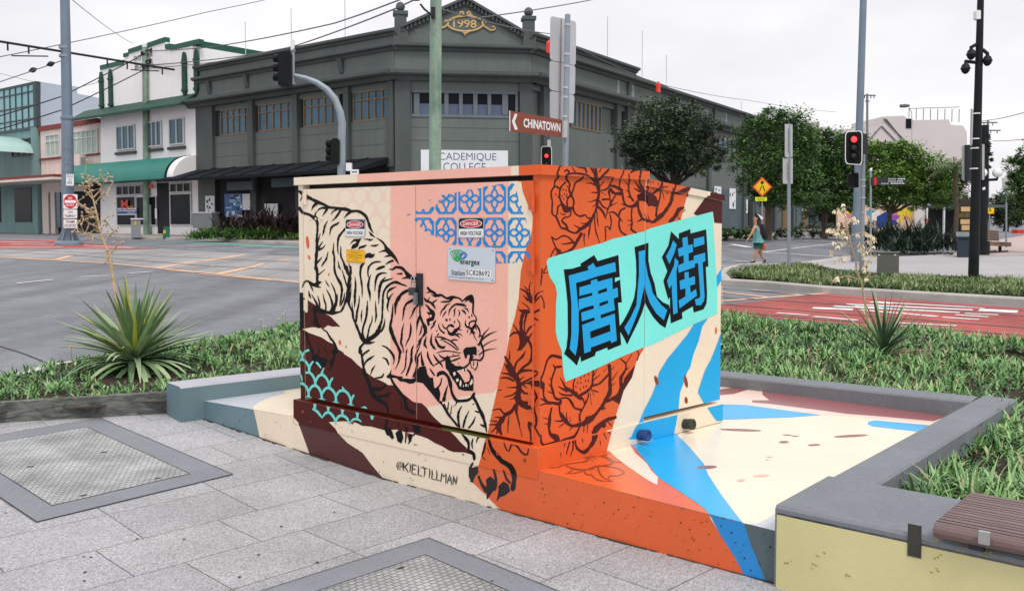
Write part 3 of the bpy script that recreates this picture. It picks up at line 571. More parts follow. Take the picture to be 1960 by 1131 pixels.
for q in ('900 285 950 340 920 450 850 605 805 500 870 380', '925 515 975 570 970 600 945 700 958 1131 962 1260 905 1285 885 985 885 880 850 940 820 830 870 720 915 620',
          '1025 255 1095 235 1105 350 1165 335 1170 440 1110 460 1110 565 1195 545 1195 645 975 720 970 620 1045 590 1045 485 980 505 965 400 1035 370', '1180 265 1320 230 1325 335 1180 380',
          '1180 495 1335 450 1340 565 1300 580 1328 1040 1318 1100 1280 1160 1212 1160 1198 1080 1262 1060 1270 1020 1240 590 1190 600', '1055 720 1110 705 1115 795 1195 765 1200 875 1130 895 1140 990 1210 940 1225 1030 1100 1120 990 1203 978 1096 1070 1040 1070 930 1000 950 990 830 1060 805'):
    LP([(R3, q)], 'sky', 4)
A.tile(*R1)
A.S('495 120 20,400 130 30,370 190 26,350 250 28,370 285 40,320 350 26,310 420 24,350 440 35,400 470 30|310 430 28,265 500 26,265 580 24,280 650 24,275 740 24,280 830 26,330 860 28,350 820 25,360 720 25,400 690 18|455 215 20,490 190 30,520 215 25,520 245 25|520 245 30,480 280 40,490 340 40,530 390 28,520 480 25,550 555 40,510 590 25,490 660 22,500 720 22|520 250 25,600 240 22,700 250 30,780 270 35,860 330 35,900 380 40|'
    '470 370 25,410 430 28,385 500 24,385 580 26,410 660 28,460 740 70,520 750 60,565 740 40|430 720 25,470 790 50,540 770 30|730 285 25,690 330 30,610 380 28,590 450 24,565 520 24,560 570 28,590 640 26,580 740 26,610 820 26,680 860 28,760 840 24,780 880 24,830 890 28|550 780 22,530 860 22,450 880 25,420 930 25,480 990 28,500 1040 28|'
    '330 860 28,370 950 26,410 1030 30,480 1040 45,530 1080 30,620 1100 30,680 1050 50,760 1000 55,830 930 50,880 830 30,920 730 30,930 640 45,950 540 45,940 440 55,910 340 65,905 240 60|460 835 20,410 830 14,395 805 8|610 130 30,680 150 32,750 170 28,775 235 22|560 150 8,610 225 18|805 120 10,850 190 25,890 240 40|845 125 8,880 190 20|910 120 20,905 230 40|1005 130 14,960 220 20|'
    '1120 130 35,1080 200 28,1020 260 35,950 340 30|1000 290 25,1080 300 22,1170 300 10|1160 305 20,1110 400 20,1060 470 25,970 490 18|1030 355 10,970 420 18|770 390 10,830 380 20,890 410 25|840 515 10,930 520 22|790 655 8,870 640 16,930 610 25|860 730 8,930 670 20|690 960 10,760 965 22,820 930 25|590 985 8,650 1020 18,700 1030 20|'
    '1110 420 35,1180 430 40,1290 490 40|1110 470 60,1180 530 40,1290 530 50|1090 500 30,1110 580 20,1110 620 20|980 510 10,1050 550 10|1000 620 28,1110 620 25,1110 700 25,1080 750 22,1060 850 14|960 640 30,1010 720 30,1090 760 20|950 730 40,1010 800 35,1055 900 10|1190 560 20,1130 660 28,1120 720 20|1220 660 8,1140 700 20|'
    '1290 540 30,1310 640 26,1340 700 35,1420 720 45,1490 690 60,1510 640 40|1270 680 10,1330 700 25|1330 740 25,1260 780 30,1240 850 22|1090 810 14,1160 800 28,1230 860 35,1290 940 8|1110 830 14,1125 900 20,1130 960 18,1110 1060 18|1115 1060 14,1080 1010 22,1040 1010 16,1050 1131 16|890 840 18,890 950 18,915 1131 14|920 780 14,930 920 18,945 1020 6|830 960 20,805 1131 20|1250 900 25,1240 980 24,1270 1080 26,1340 1131 30|'
    '1325 140 20,1300 240 20,1260 330 20,1250 450 22,1290 500 20|1410 230 25,1480 190 35,1570 180 35,1610 155 20|1560 200 25,1545 290 25,1540 380 25,1590 460 40|1385 250 18,1390 350 22,1380 450 22,1400 560 25,1450 640 30|1330 360 8,1380 420 18|1340 480 8,1380 510 18|1360 575 10,1410 590 22|1460 350 6,1530 440 22|1460 465 8,1550 500 25|'
    '1510 660 22,1520 780 22,1560 870 25,1600 910 30,1659 940 26|1600 900 20,1500 940 8|1430 730 22,1420 850 22,1430 960 25,1420 1050 28,1500 1105 25|1355 910 8,1420 930 20|1370 1000 8,1420 970 18|1400 1060 8,1430 1010 18|1610 830 6,1640 920 16', V, 1)
A.P('1540 430 1600 470 1659 490 1659 690 1620 640 1540 640 1500 560 1560 530', V, 1)
for x, y in ((495, 432), (475, 485), (435, 478), (455, 540), (420, 568), (490, 552), (445, 612), (485, 585), (330, 545), (365, 585)): A.E(x, y, 7, 18, -25, V, 1)
A.tile(*T5)
A.S('120 380 6,190 480 40,260 540 60|110 490 8,200 540 40|260 540 60,330 580 60,390 620 70,440 650 60|340 350 18,310 440 20,330 520 22|540 400 40,530 470 40,450 530 45,380 590 40|640 460 8,540 480 25|530 500 10,560 600 12,575 670 6|510 520 20,515 600 20,490 700 28,460 800 30,450 920 30|760 430 25,730 500 40,700 600 50,680 700 50,620 800 50,560 880 60,470 960 70,400 1010 45,300 980 30,240 960 25,160 1000 8|'
    '960 490 50,880 530 70,800 560 50,720 560 30|930 560 20,940 620 14|880 790 30,800 820 60,760 900 60,700 970 60,650 1010 30|900 820 14,860 860 8|830 980 8,790 940 16|270 880 6,300 970 18|320 900 6,350 990 18|170 660 25,180 800 28,240 960 25', V, 1)
A.P('150 600 250 540 300 560 400 600 440 640 500 700 440 780 380 760 330 770 290 700 220 680 170 690', V, 1)
for x, y in ((360, 395), (405, 395), (485, 420), (335, 470), (400, 495), (365, 540), (620, 565)): A.E(x, y, 8, 20, -15, V, 1)
A.tile(*R2)
A.S('265 95 16,300 190 18,340 270 20,400 300 20|265 95 16,330 140 20,420 90 22,500 100 25,590 180 30|590 180 25,450 205 20,410 200 8|700 50 45,620 190 45,570 270 40,480 320 30,380 330 35,320 270 25,270 350 16,250 400 14|380 320 30,330 370 20|200 520 14,150 620 18,215 610 12|130 560 20,125 680 20,110 800 20|150 885 10,100 890 18,30 970 25|50 730 6,40 900 25,25 1000 30|40 1050 14,110 950 22,155 1040 18,160 1131 14|740 60 25,735 140 14,745 230 6|805 0 18,800 130 6|900 0 18,960 190 14|1050 0 20,1045 160 14', V, 1)
A.tile(*R5)
A.S('420 110 40,340 90 45,270 80 40,210 140 28,180 230 24,150 330 24,110 440 28,150 490 45,150 580 28,160 680 26,210 740 32,290 760 45,380 770 50,400 720 45,320 690 35,290 600 35,265 500 28,275 400 24,310 300 26,320 250 40,410 235 30|285 205 8,320 250 30|240 390 6,265 440 16|220 480 6,260 530 16|205 590 8,280 620 22|100 690 10,190 740 40|90 800 12,180 770 25,260 770 30|'
    '400 720 25,380 830 25,400 940 30,460 1030 40,560 1090 35,650 1070 40,740 1060 60,840 1010 40,930 890 40,1000 800 45,1060 700 60,1110 600 60,1110 480 50,1110 350 50,1100 220 60|390 390 6,440 480 25,480 550 50,560 590 50,640 660 60,700 700 50|365 520 10,430 560 28,490 590 40|370 600 8,420 640 25,560 650 35|400 690 20,500 690 26,560 760 35,600 830 30,700 860 35|610 400 14,585 480 20,590 600 22,650 670 40|'
    '870 290 25,860 400 22,850 510 35,780 590 35,680 650 40|860 510 30,960 480 26,1050 390 30,1110 330 30|930 260 8,870 380 16|970 350 8,870 430 16|1050 270 6,1020 310 10|830 560 10,900 590 22,955 605 6|840 570 8,885 660 6|820 600 8,845 790 6|800 620 18,790 700 20,740 800 20,700 870 25,670 940 25,680 1020 35|715 690 25,745 780 14|760 700 8,750 760 12|1170 230 6,1140 280 12|1220 310 6,1140 430 16|1190 470 6,1130 510 16|'
    '1260 120 14,1340 200 25,1330 290 25,1270 400 50,1270 540 45,1220 650 40,1140 700 45,1070 740 40|1430 60 8,1340 190 16|1390 240 8,1340 290 14|1500 0 12,1530 60 16,1500 150 16|1200 950 20,1110 990 40,1040 1020 50,1020 1100 60|1080 1030 14,1130 1090 10|890 1131 60,930 1090 50|270 830 26,250 930 24,250 1030 26,230 1131 26|145 970 8,250 1000 16|160 1060 8,240 1060 16|310 1020 12,400 1020 28,450 1010 20|370 1110 8,440 1060 20|485 890 8,490 1000 18,520 1050 20|530 960 6,540 1030 14|790 1080 14,785 1131 14', V, 1)
for q in ('0 440 110 440 160 480 150 560 80 545 0 520', '760 960 830 940 880 960 870 1020 780 1050 740 1010', '1480 210 1430 390 1310 580 1250 780 1180 740 1120 700 1230 650 1260 560 1300 480 1320 400 1400 300', '1060 840 1000 860 960 840 990 780 1040 830'): A.P(q, V, 1)
for x, y in ((640, 470), (690, 470), (760, 440), (800, 440), (620, 530), (680, 560), (730, 530), (770, 520), (640, 610), (690, 400), (740, 370), (800, 350)): A.E(x, y, 7, 20, -10, V, 1)
A.tile(*R6)
A.S('235 0 24,215 100 26,215 200 30,240 290 45,310 330 80,340 400 50|380 0 26,440 90 35,520 170 40,620 160 50,700 130 60,790 60 45,870 0 30|490 235 8,530 190 18|630 190 25,590 270 28,540 330 45,440 350 30,380 390 40|340 390 50,240 420 45,140 430 35,110 380 26,100 300 25,60 260 25|690 180 14,685 260 10|740 180 10,730 270 8|820 270 70,870 200 80,950 130 60,1000 90 45,1120 60 40|'
    '840 290 80,820 380 60,760 470 45,690 530 50,620 500 35,580 440 30,570 360 25|1040 140 14,1065 180 8|1000 240 14,1050 285 8|960 280 20,1000 360 6|910 380 14,915 440 6|670 350 14,675 400 8|350 480 40,270 560 28,235 670 10|250 480 40,165 570 8|130 470 25,105 550 28,130 650 26,160 720 24,240 745 20|375 540 18,360 640 8|500 380 22,470 480 18,450 565 8|540 370 25,540 480 18,505 575 8|430 410 14,420 460 8', V, 1)
SIDE = A
# ---------------------------------------------------------------- top of the slab
A = Art()
A.P([(1000, 930), (1000, 870), (1122, 862), (1162, 850), (1204, 846), (1231, 870), (1260.4, 913.4), (1299.5, 939.5), (1338.5, 965.5), (1354, 979), (1359, 1000), (1300, 1010), (1100, 960)], 'orange', 0)
A.P(A.px('1010 440 1010 490 1120 600 1280 720 1450 840 1550 905 1680 975 1695 870 1600 780 1540 680 1380 540 1310 430 1300 380', R6), 'cream', 1)
A.tile(1000, 640, 2.304)
A.P('430 380 475 480 500 505 600 630 690 690 780 750 815 780 826 830 985 870 972 830 940 790 880 710 820 620 800 570 740 500 690 450 650 380', 'sky', 2)
A.P(A.px('110 520 100 440 260 380 700 330 1380 270 1500 240 1500 255 1380 290 1300 340 1320 370 1120 420 960 490 885 545 885 640 100 560', T7), 'pale', 0)
A.P(A.px('125 505 250 495 330 455 405 405 460 405 460 640 138 560', (1400, 900, 4.894)), 'pale', 1)
T_ = (1340, 640, 2.303); A.tile(*T_)
A.P('0 190 85 195 1250 280 1110 342 1030 388 810 372 550 352 90 312 0 312', 'blush', 0)
A.P('275 235 1200 320 1030 382 805 362 650 350 540 335 300 305 230 300 230 290 305 290 275 265', 'mauve', 1)
A.P('60 246 140 235 215 232 220 240 150 262 60 270', 'mauve', 1)
A.P('40 306 90 308 200 310 535 355 400 365 90 376 20 360', 'sky', 1)
A.P('740 385 770 378 1010 400 960 428 760 405 738 395', 'sky', 1)
for e in ((180, 421, 92, 5, 2), (665, 447, 76, 5, -3), (370, 474, 22, 5, 0), (502, 487, 28, 4, -2), (30, 585, 45, 7, -3), (385, 443, 22, 2, 3), (420, 448, 16, 2, 0)): A.E(*e, 'mauve', 2)
for e in ((270, 622, 36, 5, -4), (180, 642, 18, 5, 0), (305, 540, 16, 2, 0), (295, 552, 8, 2, 0)): A.E(*e, 'pink', 2)
A.tile(*R6)
A.S('200 740 16,240 745 14,340 735 16,430 700 20,560 680 16,700 660 18,740 640 25,770 600 50,690 590 50,650 570 30|440 705 20,500 740 22,640 770 25,760 760 22,840 730 28,930 715 22,1040 700 22,1080 660 40,1040 630 40,960 590 22,860 590 14,740 590 14|930 580 20,1050 545 10|1090 660 16,1210 670 6|770 610 8,820 665 6|800 600 8,880 640 5|540 760 14,490 810 20,440 822 8|440 822 10,560 815 14,660 795 18|'
    '690 780 40,720 830 25,790 840 28,840 890 20,940 920 18,1085 925 8|880 740 25,900 810 30,960 880 16,1085 925 6|920 720 14,1110 740 16,1210 780 22,1240 810 22,1160 850 20,1080 850 16,1020 870 22,1040 920 10|780 790 6,830 745 10', 'rust', 1)
TOP = A
# ---------------------------------------------------------------- building the kiosk and its plinth
VB, VT = 0.862, 1.645                                  # depth of the tall block, of the whole body
NB = -N1                                               # straight back from the front face
def bp(s, v, z, out=0.0, side=0.0):
    """body point: s along the front from the near corner, v back along the right side, out/side = outward of the front / right face"""
    return C0 + D1 * s + D2 * v + UP * z - D2 * (out * 1.0064) - D1 * (side * 1.0064)
def block(mb, s0, s1, v0, v1, z0, z1, mi=0, out=0.0, side=0.0, left=0.0, back=0.0):
    q = [bp(s0, v0, 0, out, side), bp(s1, v0, 0, out, -left), bp(s1, v1, 0, -back, -left), bp(s0, v1, 0, -back, side)]
    mb.prism([p + UP * z0 for p in q], UP * (z1 - z0), mi)
kb = root('utility_cabinet', C0 + D1 * W_ / 2 + D2 * VT / 2 + UP * ZS, 'big metal kiosk covered in a mural of a striped tiger and Chinese lettering', 'utility cabinet')
zd0, zd1, zl0, zl1, zb0, zb1 = 0.405, 1.772, 1.802, 1.852, 0.226, 0.385
FB = Face(P0 + N1 * -.045, D1, UP, N1)                 # posts
FDo = Face(P0 + N1 * -.030, D1, UP, N1)                # doors
FBa = Face(P0 + N1 * .004, D1, UP, N1)                 # base band
FLi = Face(P0 + N1 * -.025, D1, UP, N1)                # lid
FSi = Face(C0, D2, UP, N2)                             # right side
# body with its posts
b = MB()
block(b, .0, W_, .06, VB, .30, 1.80, PI['cream'], 0)
sL0, sL1 = fs(580.6, -.045) - S_C, W_
sR0, sR1 = 0.0, fs(1020.5, -.045, 600) - S_C
for a0, a1 in ((sL0, sL1), (sR0, sR1)): block(b, a0, a1, 0, .075, zb1, zl0, PI['cream' if a0 > 1 else 'orange'])
block(b, sR1, sL0, .05, .0595, zb1, zl0, PI['black'])
for a0, a1 in ((sL0, sL1), (sR0, sR1)):
    FB.coat(FRONT, b, [(S_C + a0, zb1), (S_C + a1, zb1), (S_C + a1, zl0), (S_C + a0, zl0)], 0)
ob = b.build('body', PM, kb); ob['label'] = 'cream and orange painted corner posts and carcass'
# doors
seam = fs(796, -.03); dL = fs(581.4, -.03); dR = fs(1019.5, -.03, 600)
hm = M('hinge_orange', rgb(214, 92, 48), .45, .1, 30, .1); lm = M('latch_metal', (.03, .033, .038, 1), .35, .2, 40, metal=.4); cm_ = M('chrome', (.55, .56, .57, 1), .22, .1, 40, metal=.9)
for nm, a0, a1, lab in (('door', seam + .0025, dL, 'left door with the striped body of the tiger'), ('door', dR, seam - .0025, 'right door with tiger head and blue tile pattern')):
    d = MB(); bs = a0 - S_C; be = a1 - S_C
    block(d, bs, be, 0, .05, zd0, zd1, PI['cream' if a0 > .9 else 'orange'], .015)
    FDo.coat(FRONT, d, [(a0, zd0), (a1, zd0), (a1, zd1), (a0, zd1)], 0)
    do = d.build(nm, PM, kb); do['label'] = lab
    for zh in (1.62, 1.30, .60) if a0 < .9 else (1.68, .98):
        h = MB(); sc = (a1 - .02) if a0 > .9 else (a0 + .004)
        p = P0 + N1 * -.028 + D1 * sc + UP * zh
        h.pbox(p - D1 * .018, D1 * .036, N1 * .008, UP * .07, 0); h.tube([p + N1 * .008 - D1 * .012 - UP * .01, p + N1 * .008 - D1 * .012 + UP * .085], .008, 0, 8)
        h.build('hinge', hm if a0 < .9 else PM[PI['cream']], do)
    for sx, zx in ((.12, 1.69), (.21, 1.69), (.12, 1.02), (.12, .98), (.3, .53), (.22, .53)) if a0 < .9 else ((.7, 1.58), (.66, 1.58), (.62, 1.58)):
        rv = MB(); rv.lathe(P0 + N1 * -.029 + D1 * (seam - sx if a0 < .9 else a0 + 1.4 * sx) + UP * zx, [(.009, 0), (.008, .003), (.004, .005)], 0, 8, N1); rv.build('rivet', PM[PI['pink' if a0 < .9 else 'cream']], do)
# handle and padlock at the seam
h = MB(); hx = fs(804, -.03, 550); zt = (PL(804, 523, P0 + N1 * -.03, N1)).z; zb_ = (PL(804, 584, P0 + N1 * -.03, N1)).z
p = P0 + N1 * -.028 + D1 * hx
h.pbox(p + D1 * -.028 + UP * zb_, D1 * .048, N1 * .014, UP * (zt - zb_), 0)
h.pbox(p + D1 * .002 + N1 * .014 + UP * (zb_ + .004), D1 * .018, N1 * .022, UP * .07, 1)
hd = h.build('door_handle', [lm, M('grey_lever', (.16, .18, .19, 1), .4)], kb, bevel=.002)
h = MB(); zc = (zt + zb_) / 2 - .01
h.pbox(p + D1 * .012 + N1 * .014 + UP * (zc - .025), D1 * .045, N1 * .024, UP * .045, 0)
h.build('padlock', M('padlock_black', (.045, .05, .058, 1), .4, .1, 30), hd, bevel=.003)
h = MB(); q0 = p + D1 * .018 + N1 * .026
h.tube([q0 + UP * (zc + .02), q0 + UP * (zc + .075), q0 + D1 * .012 + UP * (zc + .088), q0 + D1 * .026 + UP * (zc + .075), q0 + D1 * .026 + UP * (zc + .02)], .004, 0, 8)
h.build('shackle', cm_, hd)
# base band with its mossy ledge
b = MB(); S0b, S1b = fs(1032, 0) - S_C, W_ + .012
block(b, S0b, S1b, 0, .12, zb0, zb1, PI['orange'], .049, .002)
FBa.coat(FRONT, b, [(S_C + S0b, zb0), (S_C + S1b, zb0), (S_C + S1b, zb1), (S_C + S0b, zb1)], 0)
LA = Art(); LA.P([(540, 700), (850, 740), (850, 900), (540, 860)], 'maroon', 0); LA.P([(900, 780), (1060, 820), (1060, 900), (900, 900)], 'orange', 0); LA.P([(846, 740), (938, 740), (938, 870), (846, 870)], 'moss', 1)
Face(P0 + UP * zb1, D1, N1, UP).coat(LA, b, [(S_C + S0b, .003), (S_C + S1b, .003), (S_C + S1b, -.06), (S_C + S0b, -.06)], 0)
bo = b.build('base_band', PM, kb); bo['label'] = 'maroon cream and orange kick panel below the doors'
for sx in (.06, .25, .95, 1.45, 1.95): rv = MB(); rv.lathe(P0 + N1 * .004 + D1 * (S_C + sx) + UP * (.315 - .0 * sx), [(.011, 0), (.010, .004), (.005, .007)], 0, 10, N1); rv.build('rivet', PM[PI['rust']], bo)
# lid of the tall block
l = MB(); lo = .02
block(l, 0, W_ + .02, 0, VB + .012, zl0, zl1, PI['cream'], lo, lo)
FLi.coat(FRONT, l, [(S_C - .012 - .012, zl0), (S_C + W_ + .02, zl0), (S_C + W_ + .02, zl1), (S_C - .024, zl1)], 0)
FSl = Face(C0 + N2 * lo, D2, UP, N2)
FSl.coat(SIDE, l, [(-.02, zl0), (VB + .012, zl0), (VB + .012, zl1), (-.02, zl1)], 0)
lo_ = l.build('lid', PM, kb); lo_['label'] = 'flat lid with a cream, pink and orange edge'
# right side of the tall block
d = MB(); d.poly([FSi.at(0, .385, .001), FSi.at(VB, .385, .001), FSi.at(VB, zl0, .001), FSi.at(0, zl0, .001)], PI['cream'])
FSi.coat(SIDE, d, [(0, .385), (VB - .002, .385), (VB - .002, zl0), (0, zl0)], .001)
d.prism([FSi.at(VB, .39, .0), FSi.at(VB, zl0, .0), FSi.at(VB, zl0, -.02), FSi.at(VB, .39, -.02)], FSi.u * -.002, PI['orange'])
sp_ = d.build('side_panel', PM, kb); sp_['label'] = 'orange flower side panel carrying the lettering'
# lower rear housing with its sloping lid
zr0, zr1, zrb = 1.805, 1.725, .415
b = MB()
pr = [(VB + .003, zrb), (VT, zrb), (VT, zr1 - .03), (VB + .003, zr0 - .035)]
b.prism([C0 + D2 * v + UP * z for v, z in pr], D1 * W_, PI['cream'])
FSi.coat(SIDE, b, pr, .0005)
rb = b.build('rear_housing', PM, kb); rb['label'] = 'cream and blue rear housing with part of the lettering'
b = MB(); le = .012
pl = [(VB + .002, zr0 - .036), (VT + .012, zr1 - .034), (VT + .012, zr1 + .008), (VB + .002, zr0 + .004)]
b.prism([C0 + N2 * le + D2 * v + UP * z for v, z in pl], D1 * (W_ + .02), PI['cream'])
Face(C0 + N2 * le, D2, UP, N2).coat(SIDE, b, pl, 0)
for v in (.25, .62):
    vv = VB + v; b.lathe(C0 + N2 * le + D2 * vv + UP * (zr0 - .012 - (zr0 - zr1) * (vv - VB) / (VT - VB)), [(.010, 0), (.009, .004), (.004, .007)], PI['orange' if v < .5 else 'cream'], 10, N2)
rl = b.build('rear_lid', PM, kb); rl['label'] = 'sloping rear lid'
# skirt round the foot
b = MB(); FSk = Face(C0 + N2 * .01, D2, UP, N2)
pk = [(-.01, ZS + .001), (VT + .02, ZS + .001), (VT + .02, .395), (VB, .386), (-.01, .388)]
vm = FSk.uv(1162, 830)[0]; pk1 = [(-.01, ZS + .001), (vm, ZS + .001), (vm, .387), (-.01, .388)]; pk2 = [(vm, ZS + .001)] + pk[1:4] + [(vm, .387)]
for q, c in ((pk1, 'orange'), (pk2, 'cream')): b.prism([C0 + N2 * .01 + D2 * v + UP * z for v, z in q], N2 * -.06, PI[c])
b.prism([C0 + D2 * v + D1 * .03 + UP * z for v, z in ((.1, ZS + .001), (VT + .02, ZS + .001), (VT + .02, .39), (.1, .385))], D1 * (W_ - .06), PI['cream'])
FSk.coat(SIDE, b, pk, 0)
sk_ = b.build('skirt', PM, kb); sk_['label'] = 'painted foot skirt on the right side'
lug = M('rusty_lug', (.05, .055, .04, 1), .85, .5, 30, .6, 60); lugb = M('blue_lug', (.02, .06, .19, 1), .7, .4, 30, .5, 60)
for px, py, m in ((1310, 811, lug), (1224, 832, lugb)):
    p = PL(px, py, C0 + N2 * .01, N2); h = MB(); ax = (N2 + UP * .12).normalized()
    h.lathe(p - ax * .01, [(.030, 0), (.032, .03), (.027, .032), (.026, .045), (.033, .047), (.034, .075), (.024, .078), (.012, .07)], 0, 12, ax)
    h.build('lifting_lug', m, kb, smooth=False)
# plates on the doors
zi = M('plate_metal', (.52, .56, .60, 1), .35, .06, 10, metal=.25); blk = M('plate_black', (.012, .012, .014, 1), .4); red = M('plate_red', rgb(205, 32, 52), .4); wht = M('plate_white', (.82, .83, .84, 1), .4)
def plate(px, off=-.03):
    """plate from its four corner pixels bl, br, tr, tl"""
    return [PL(x, y, P0 + N1 * (off + .003), N1) for x, y in px]
def quad_text(mb, q, u0, u1, v0, v1, s, mi, bold, lift):
    o = q[0]; ux = q[1] - q[0]; uy = q[3] - q[0]
    mb.text(s, o + ux * u0 + uy * v0 + N1 * lift, ux * (u1 - u0), uy * (v1 - v0), mi, bold)
def quad_poly(mb, q, uv, mi, lift):
    o = q[0]; ux = q[1] - q[0]; uy = q[3] - q[0]
    mb.face3([o + ux * u + uy * v + N1 * lift for u, v in uv], mi)
ell = lambda cx, cy, a, b: [(cx + a * math.cos(i * math.pi / 16), cy + b * math.sin(i * math.pi / 16)) for i in range(32)]
for px, lab in (([(661.2, 453), (698.6, 453.6), (699.3, 419.2), (661.7, 419.8)], 'danger plate on the left door'), ([(877.5, 455.2), (926.5, 455.2), (927.2, 416), (877.8, 417)], 'danger plate on the right door')):
    q = plate(px); m = MB(); m.prism(q, N1 * .002, 0)
    quad_poly(m, q, [(.02, .45), (.98, .45), (.98, .97), (.02, .97)], 1, .0026); quad_poly(m, q, ell(.5, .7, .43, .21), 3, .003); quad_poly(m, q, ell(.5, .7, .40, .18), 2, .0034)
    quad_poly(m, q, [(.03, .04), (.97, .04), (.97, .44), (.03, .44)], 3, .0028)
    quad_text(m, q, .2, .8, .61, .79, 'DANGER', 3, .012, .0039); quad_text(m, q, .09, .91, .13, .33, 'HIGH VOLTAGE', 1, .014, .0039)
    for u, v in ((.05, .06), (.95, .06), (.05, .94), (.95, .94)): quad_poly(m, q, ell(u, v, .022, .028), 0, .0043)
    o = m.build('warning_plate', [zi, blk, red, wht], kb); o['label'] = lab
q = plate([(663.5, 501), (697.5, 503.5), (698, 478.5), (662.8, 477.5)]); m = MB(); m.prism(q, N1 * .002, 0)
for i, s in enumerate(('IF EQUIPMENT IS', 'DAMAGED OR VANDALISED', 'CONTACT ENERGEX ON', '13 12 53')):
    w = (.31, .43, .38, .14)[i]; quad_text(m, q, .5 - w, .5 + w, .74 - i * .19, .83 - i * .19, s, 1, .004, .0026)
quad_poly(m, q, [(.02, .03), (.98, .03), (.98, .05), (.02, .05)], 1, .0025); quad_poly(m, q, [(.02, .95), (.98, .95), (.98, .97), (.02, .97)], 1, .0025)
o = m.build('notice_plate', [M('plate_yellow', rgb(238, 178, 20), .4, .05), blk], kb); o['label'] = 'small yellow notice plate'
q = plate([(857.5, 534.5), (947.6, 541), (949, 475.3), (858.3, 471.5)]); m = MB()
cr = [(.03, 0), (.97, 0), (1, .04), (1, .96), (.97, 1), (.03, 1), (0, .96), (0, .04)]; ux, uy = q[1] - q[0], q[3] - q[0]
m.prism([q[0] + ux * u + uy * v for u, v in cr], N1 * .002, 0)
quad_text(m, q, .27, .69, .43, .60, 'energex', 1, .012, .0036)
quad_text(m, q, .08, .37, .14, .3, 'Station', 1, .01, .0026); quad_text(m, q, .40, .90, .17, .33, 'SC828692', 1, .012, .0026)
quad_poly(m, q, [(.395, .14), (.92, .14), (.92, .35), (.395, .35)], 4, .0023)
quad_text(m, q, .08, .76, .05, .1, 'For all enquiries telephone 13 12 53', 1, .002, .0026)
for i in range(9):                                      # the leaf-shaped fan of the emblem
    an = -.62 + i * .19; L_ = .36 if i < 7 else .30; mi = 2 if i < 6 else 3; bx, by = (.215, .555) if i < 6 else (.27, .64)
    pts = []
    for j in range(17):
        t = j / 16 * math.pi * 2; rr = (1 - math.cos(t)) / 2 * (L_ if i < 6 else .24); w = math.sin(t) * .065
        pts.append((bx + (rr * math.sin(an) + w * math.cos(an)) * .74, by + rr * math.cos(an) - w * math.sin(an)))
    for (x0, y0), (x1, y1) in zip(pts, pts[1:]):
        dx, dy = (x1 - x0), (y1 - y0) * .72; l_ = math.hypot(dx, dy) or 1; nx, ny = -dy / l_ * .0065, dx / l_ * .009
        quad_poly(m, q, [(x0 + nx, y0 + ny), (x0 - nx, y0 - ny), (x1 - nx, y1 - ny), (x1 + nx, y1 + ny)], mi, .0026 + i * .00004)
for u, v in ((.04, .08), (.955, .06), (.04, .93), (.955, .93)): quad_poly(m, q, ell(u, v, .013, .017), 1, .0028)
o = m.build('station_plate', [M('plate_grey', rgb(196, 205, 214), .4, .04), blk, M('emblem_green', rgb(40, 165, 75), .4), M('emblem_blue', rgb(40, 105, 190), .4), wht], kb); o['label'] = 'grey metal station number plate'

# ---------------------------------------------------------------- plinth slab, front painted
Sg0, Sg1 = -1.30, 3.20
pt = root('concrete_plinth', P0 + D1 * .9 + D2 * 1.2, 'low concrete plinth painted cream, blue and orange, carrying the kiosk', 'plinth')
bk0 = G(1859, 768, ZK); bk1 = G(1377, 718, ZK); lk0 = G(376, 737, ZK); lk1 = G(572, 714, ZK); rk0 = G(1492, 965, ZK); rk1 = bk0
def meet(a, b, c, d):
    r, s = b - a, d - c; t = ((c - a).x * s.y - (c - a).y * s.x) / (r.x * s.y - r.y * s.x); return Vector((a.x + r.x * t, a.y + r.y * t, 0))
KL = meet(bk0, bk1, lk0, lk1)                           # hidden back corner
fl = P0 + D1 * Sg1; fr = P0 + D1 * Sg0
z0 = Vector((0, 0, 1))
sl = [Vector((p.x, p.y, 0)) for p in (fl, fr, rk1, KL)]
m = MB()
# the top dips a little towards both ends of its front edge: three flat panels
sa, sb = 0.0, 2.04
def zslab(s): return ZS + (.0235 * s if s < sa else -.030 * (s - sb) if s > sb else 0.0)
sof = lambda p: (Vector((p[0], p[1], 0)) - P0).dot(D1)
for k, (lo_s, hi_s, sl_) in enumerate(((-9, sa, .0235), (sa, sb, 0.0), (sb, 9, -.030))):
    cell = [(p.x, p.y) for p in sl]; d0 = P0.dot(D1)
    if lo_s > -9: cell = clip_half(cell, D1.x, D1.y, -d0 - lo_s)
    if hi_s < 9: cell = clip_half(cell, -D1.x, -D1.y, d0 + hi_s)
    sref = sa if k == 0 else sb if k == 2 else 0.0
    o = P0 + D1 * sref + UP * ZS; u = (D1 + UP * sl_).normalized(); v = NB; n = u.cross(v)
    if n.z < 0: n = -n
    ft = Face(o, u, v, n); f2 = [((Vector((x, y, 0)) - P0).dot(D1), (Vector((x, y, 0)) - P0).dot(NB)) for x, y in cell]
    f2 = [((s_ - sref) * math.sqrt(1 + sl_ * sl_), v_) for s_, v_ in f2]
    m.face3([ft.at(a_, b_, 0) for a_, b_ in f2], PI['cream']); ft.coat(TOP, m, f2, 0)
FP = Face(P0, D1, UP, N1)
for s0_, s1_ in ((Sg0, sa), (sa, sb), (sb, Sg1)):
    q = [(s0_, -.12), (s1_, -.12), (s1_, zslab(s1_) - .001), (s0_, zslab(s0_) - .001)]
    m.prism([P0 + D1 * a_ + UP * (b_ - .001) for a_, b_ in q], N1 * -.25, PI['cream']); FP.coat(PLF, m, q, 0)
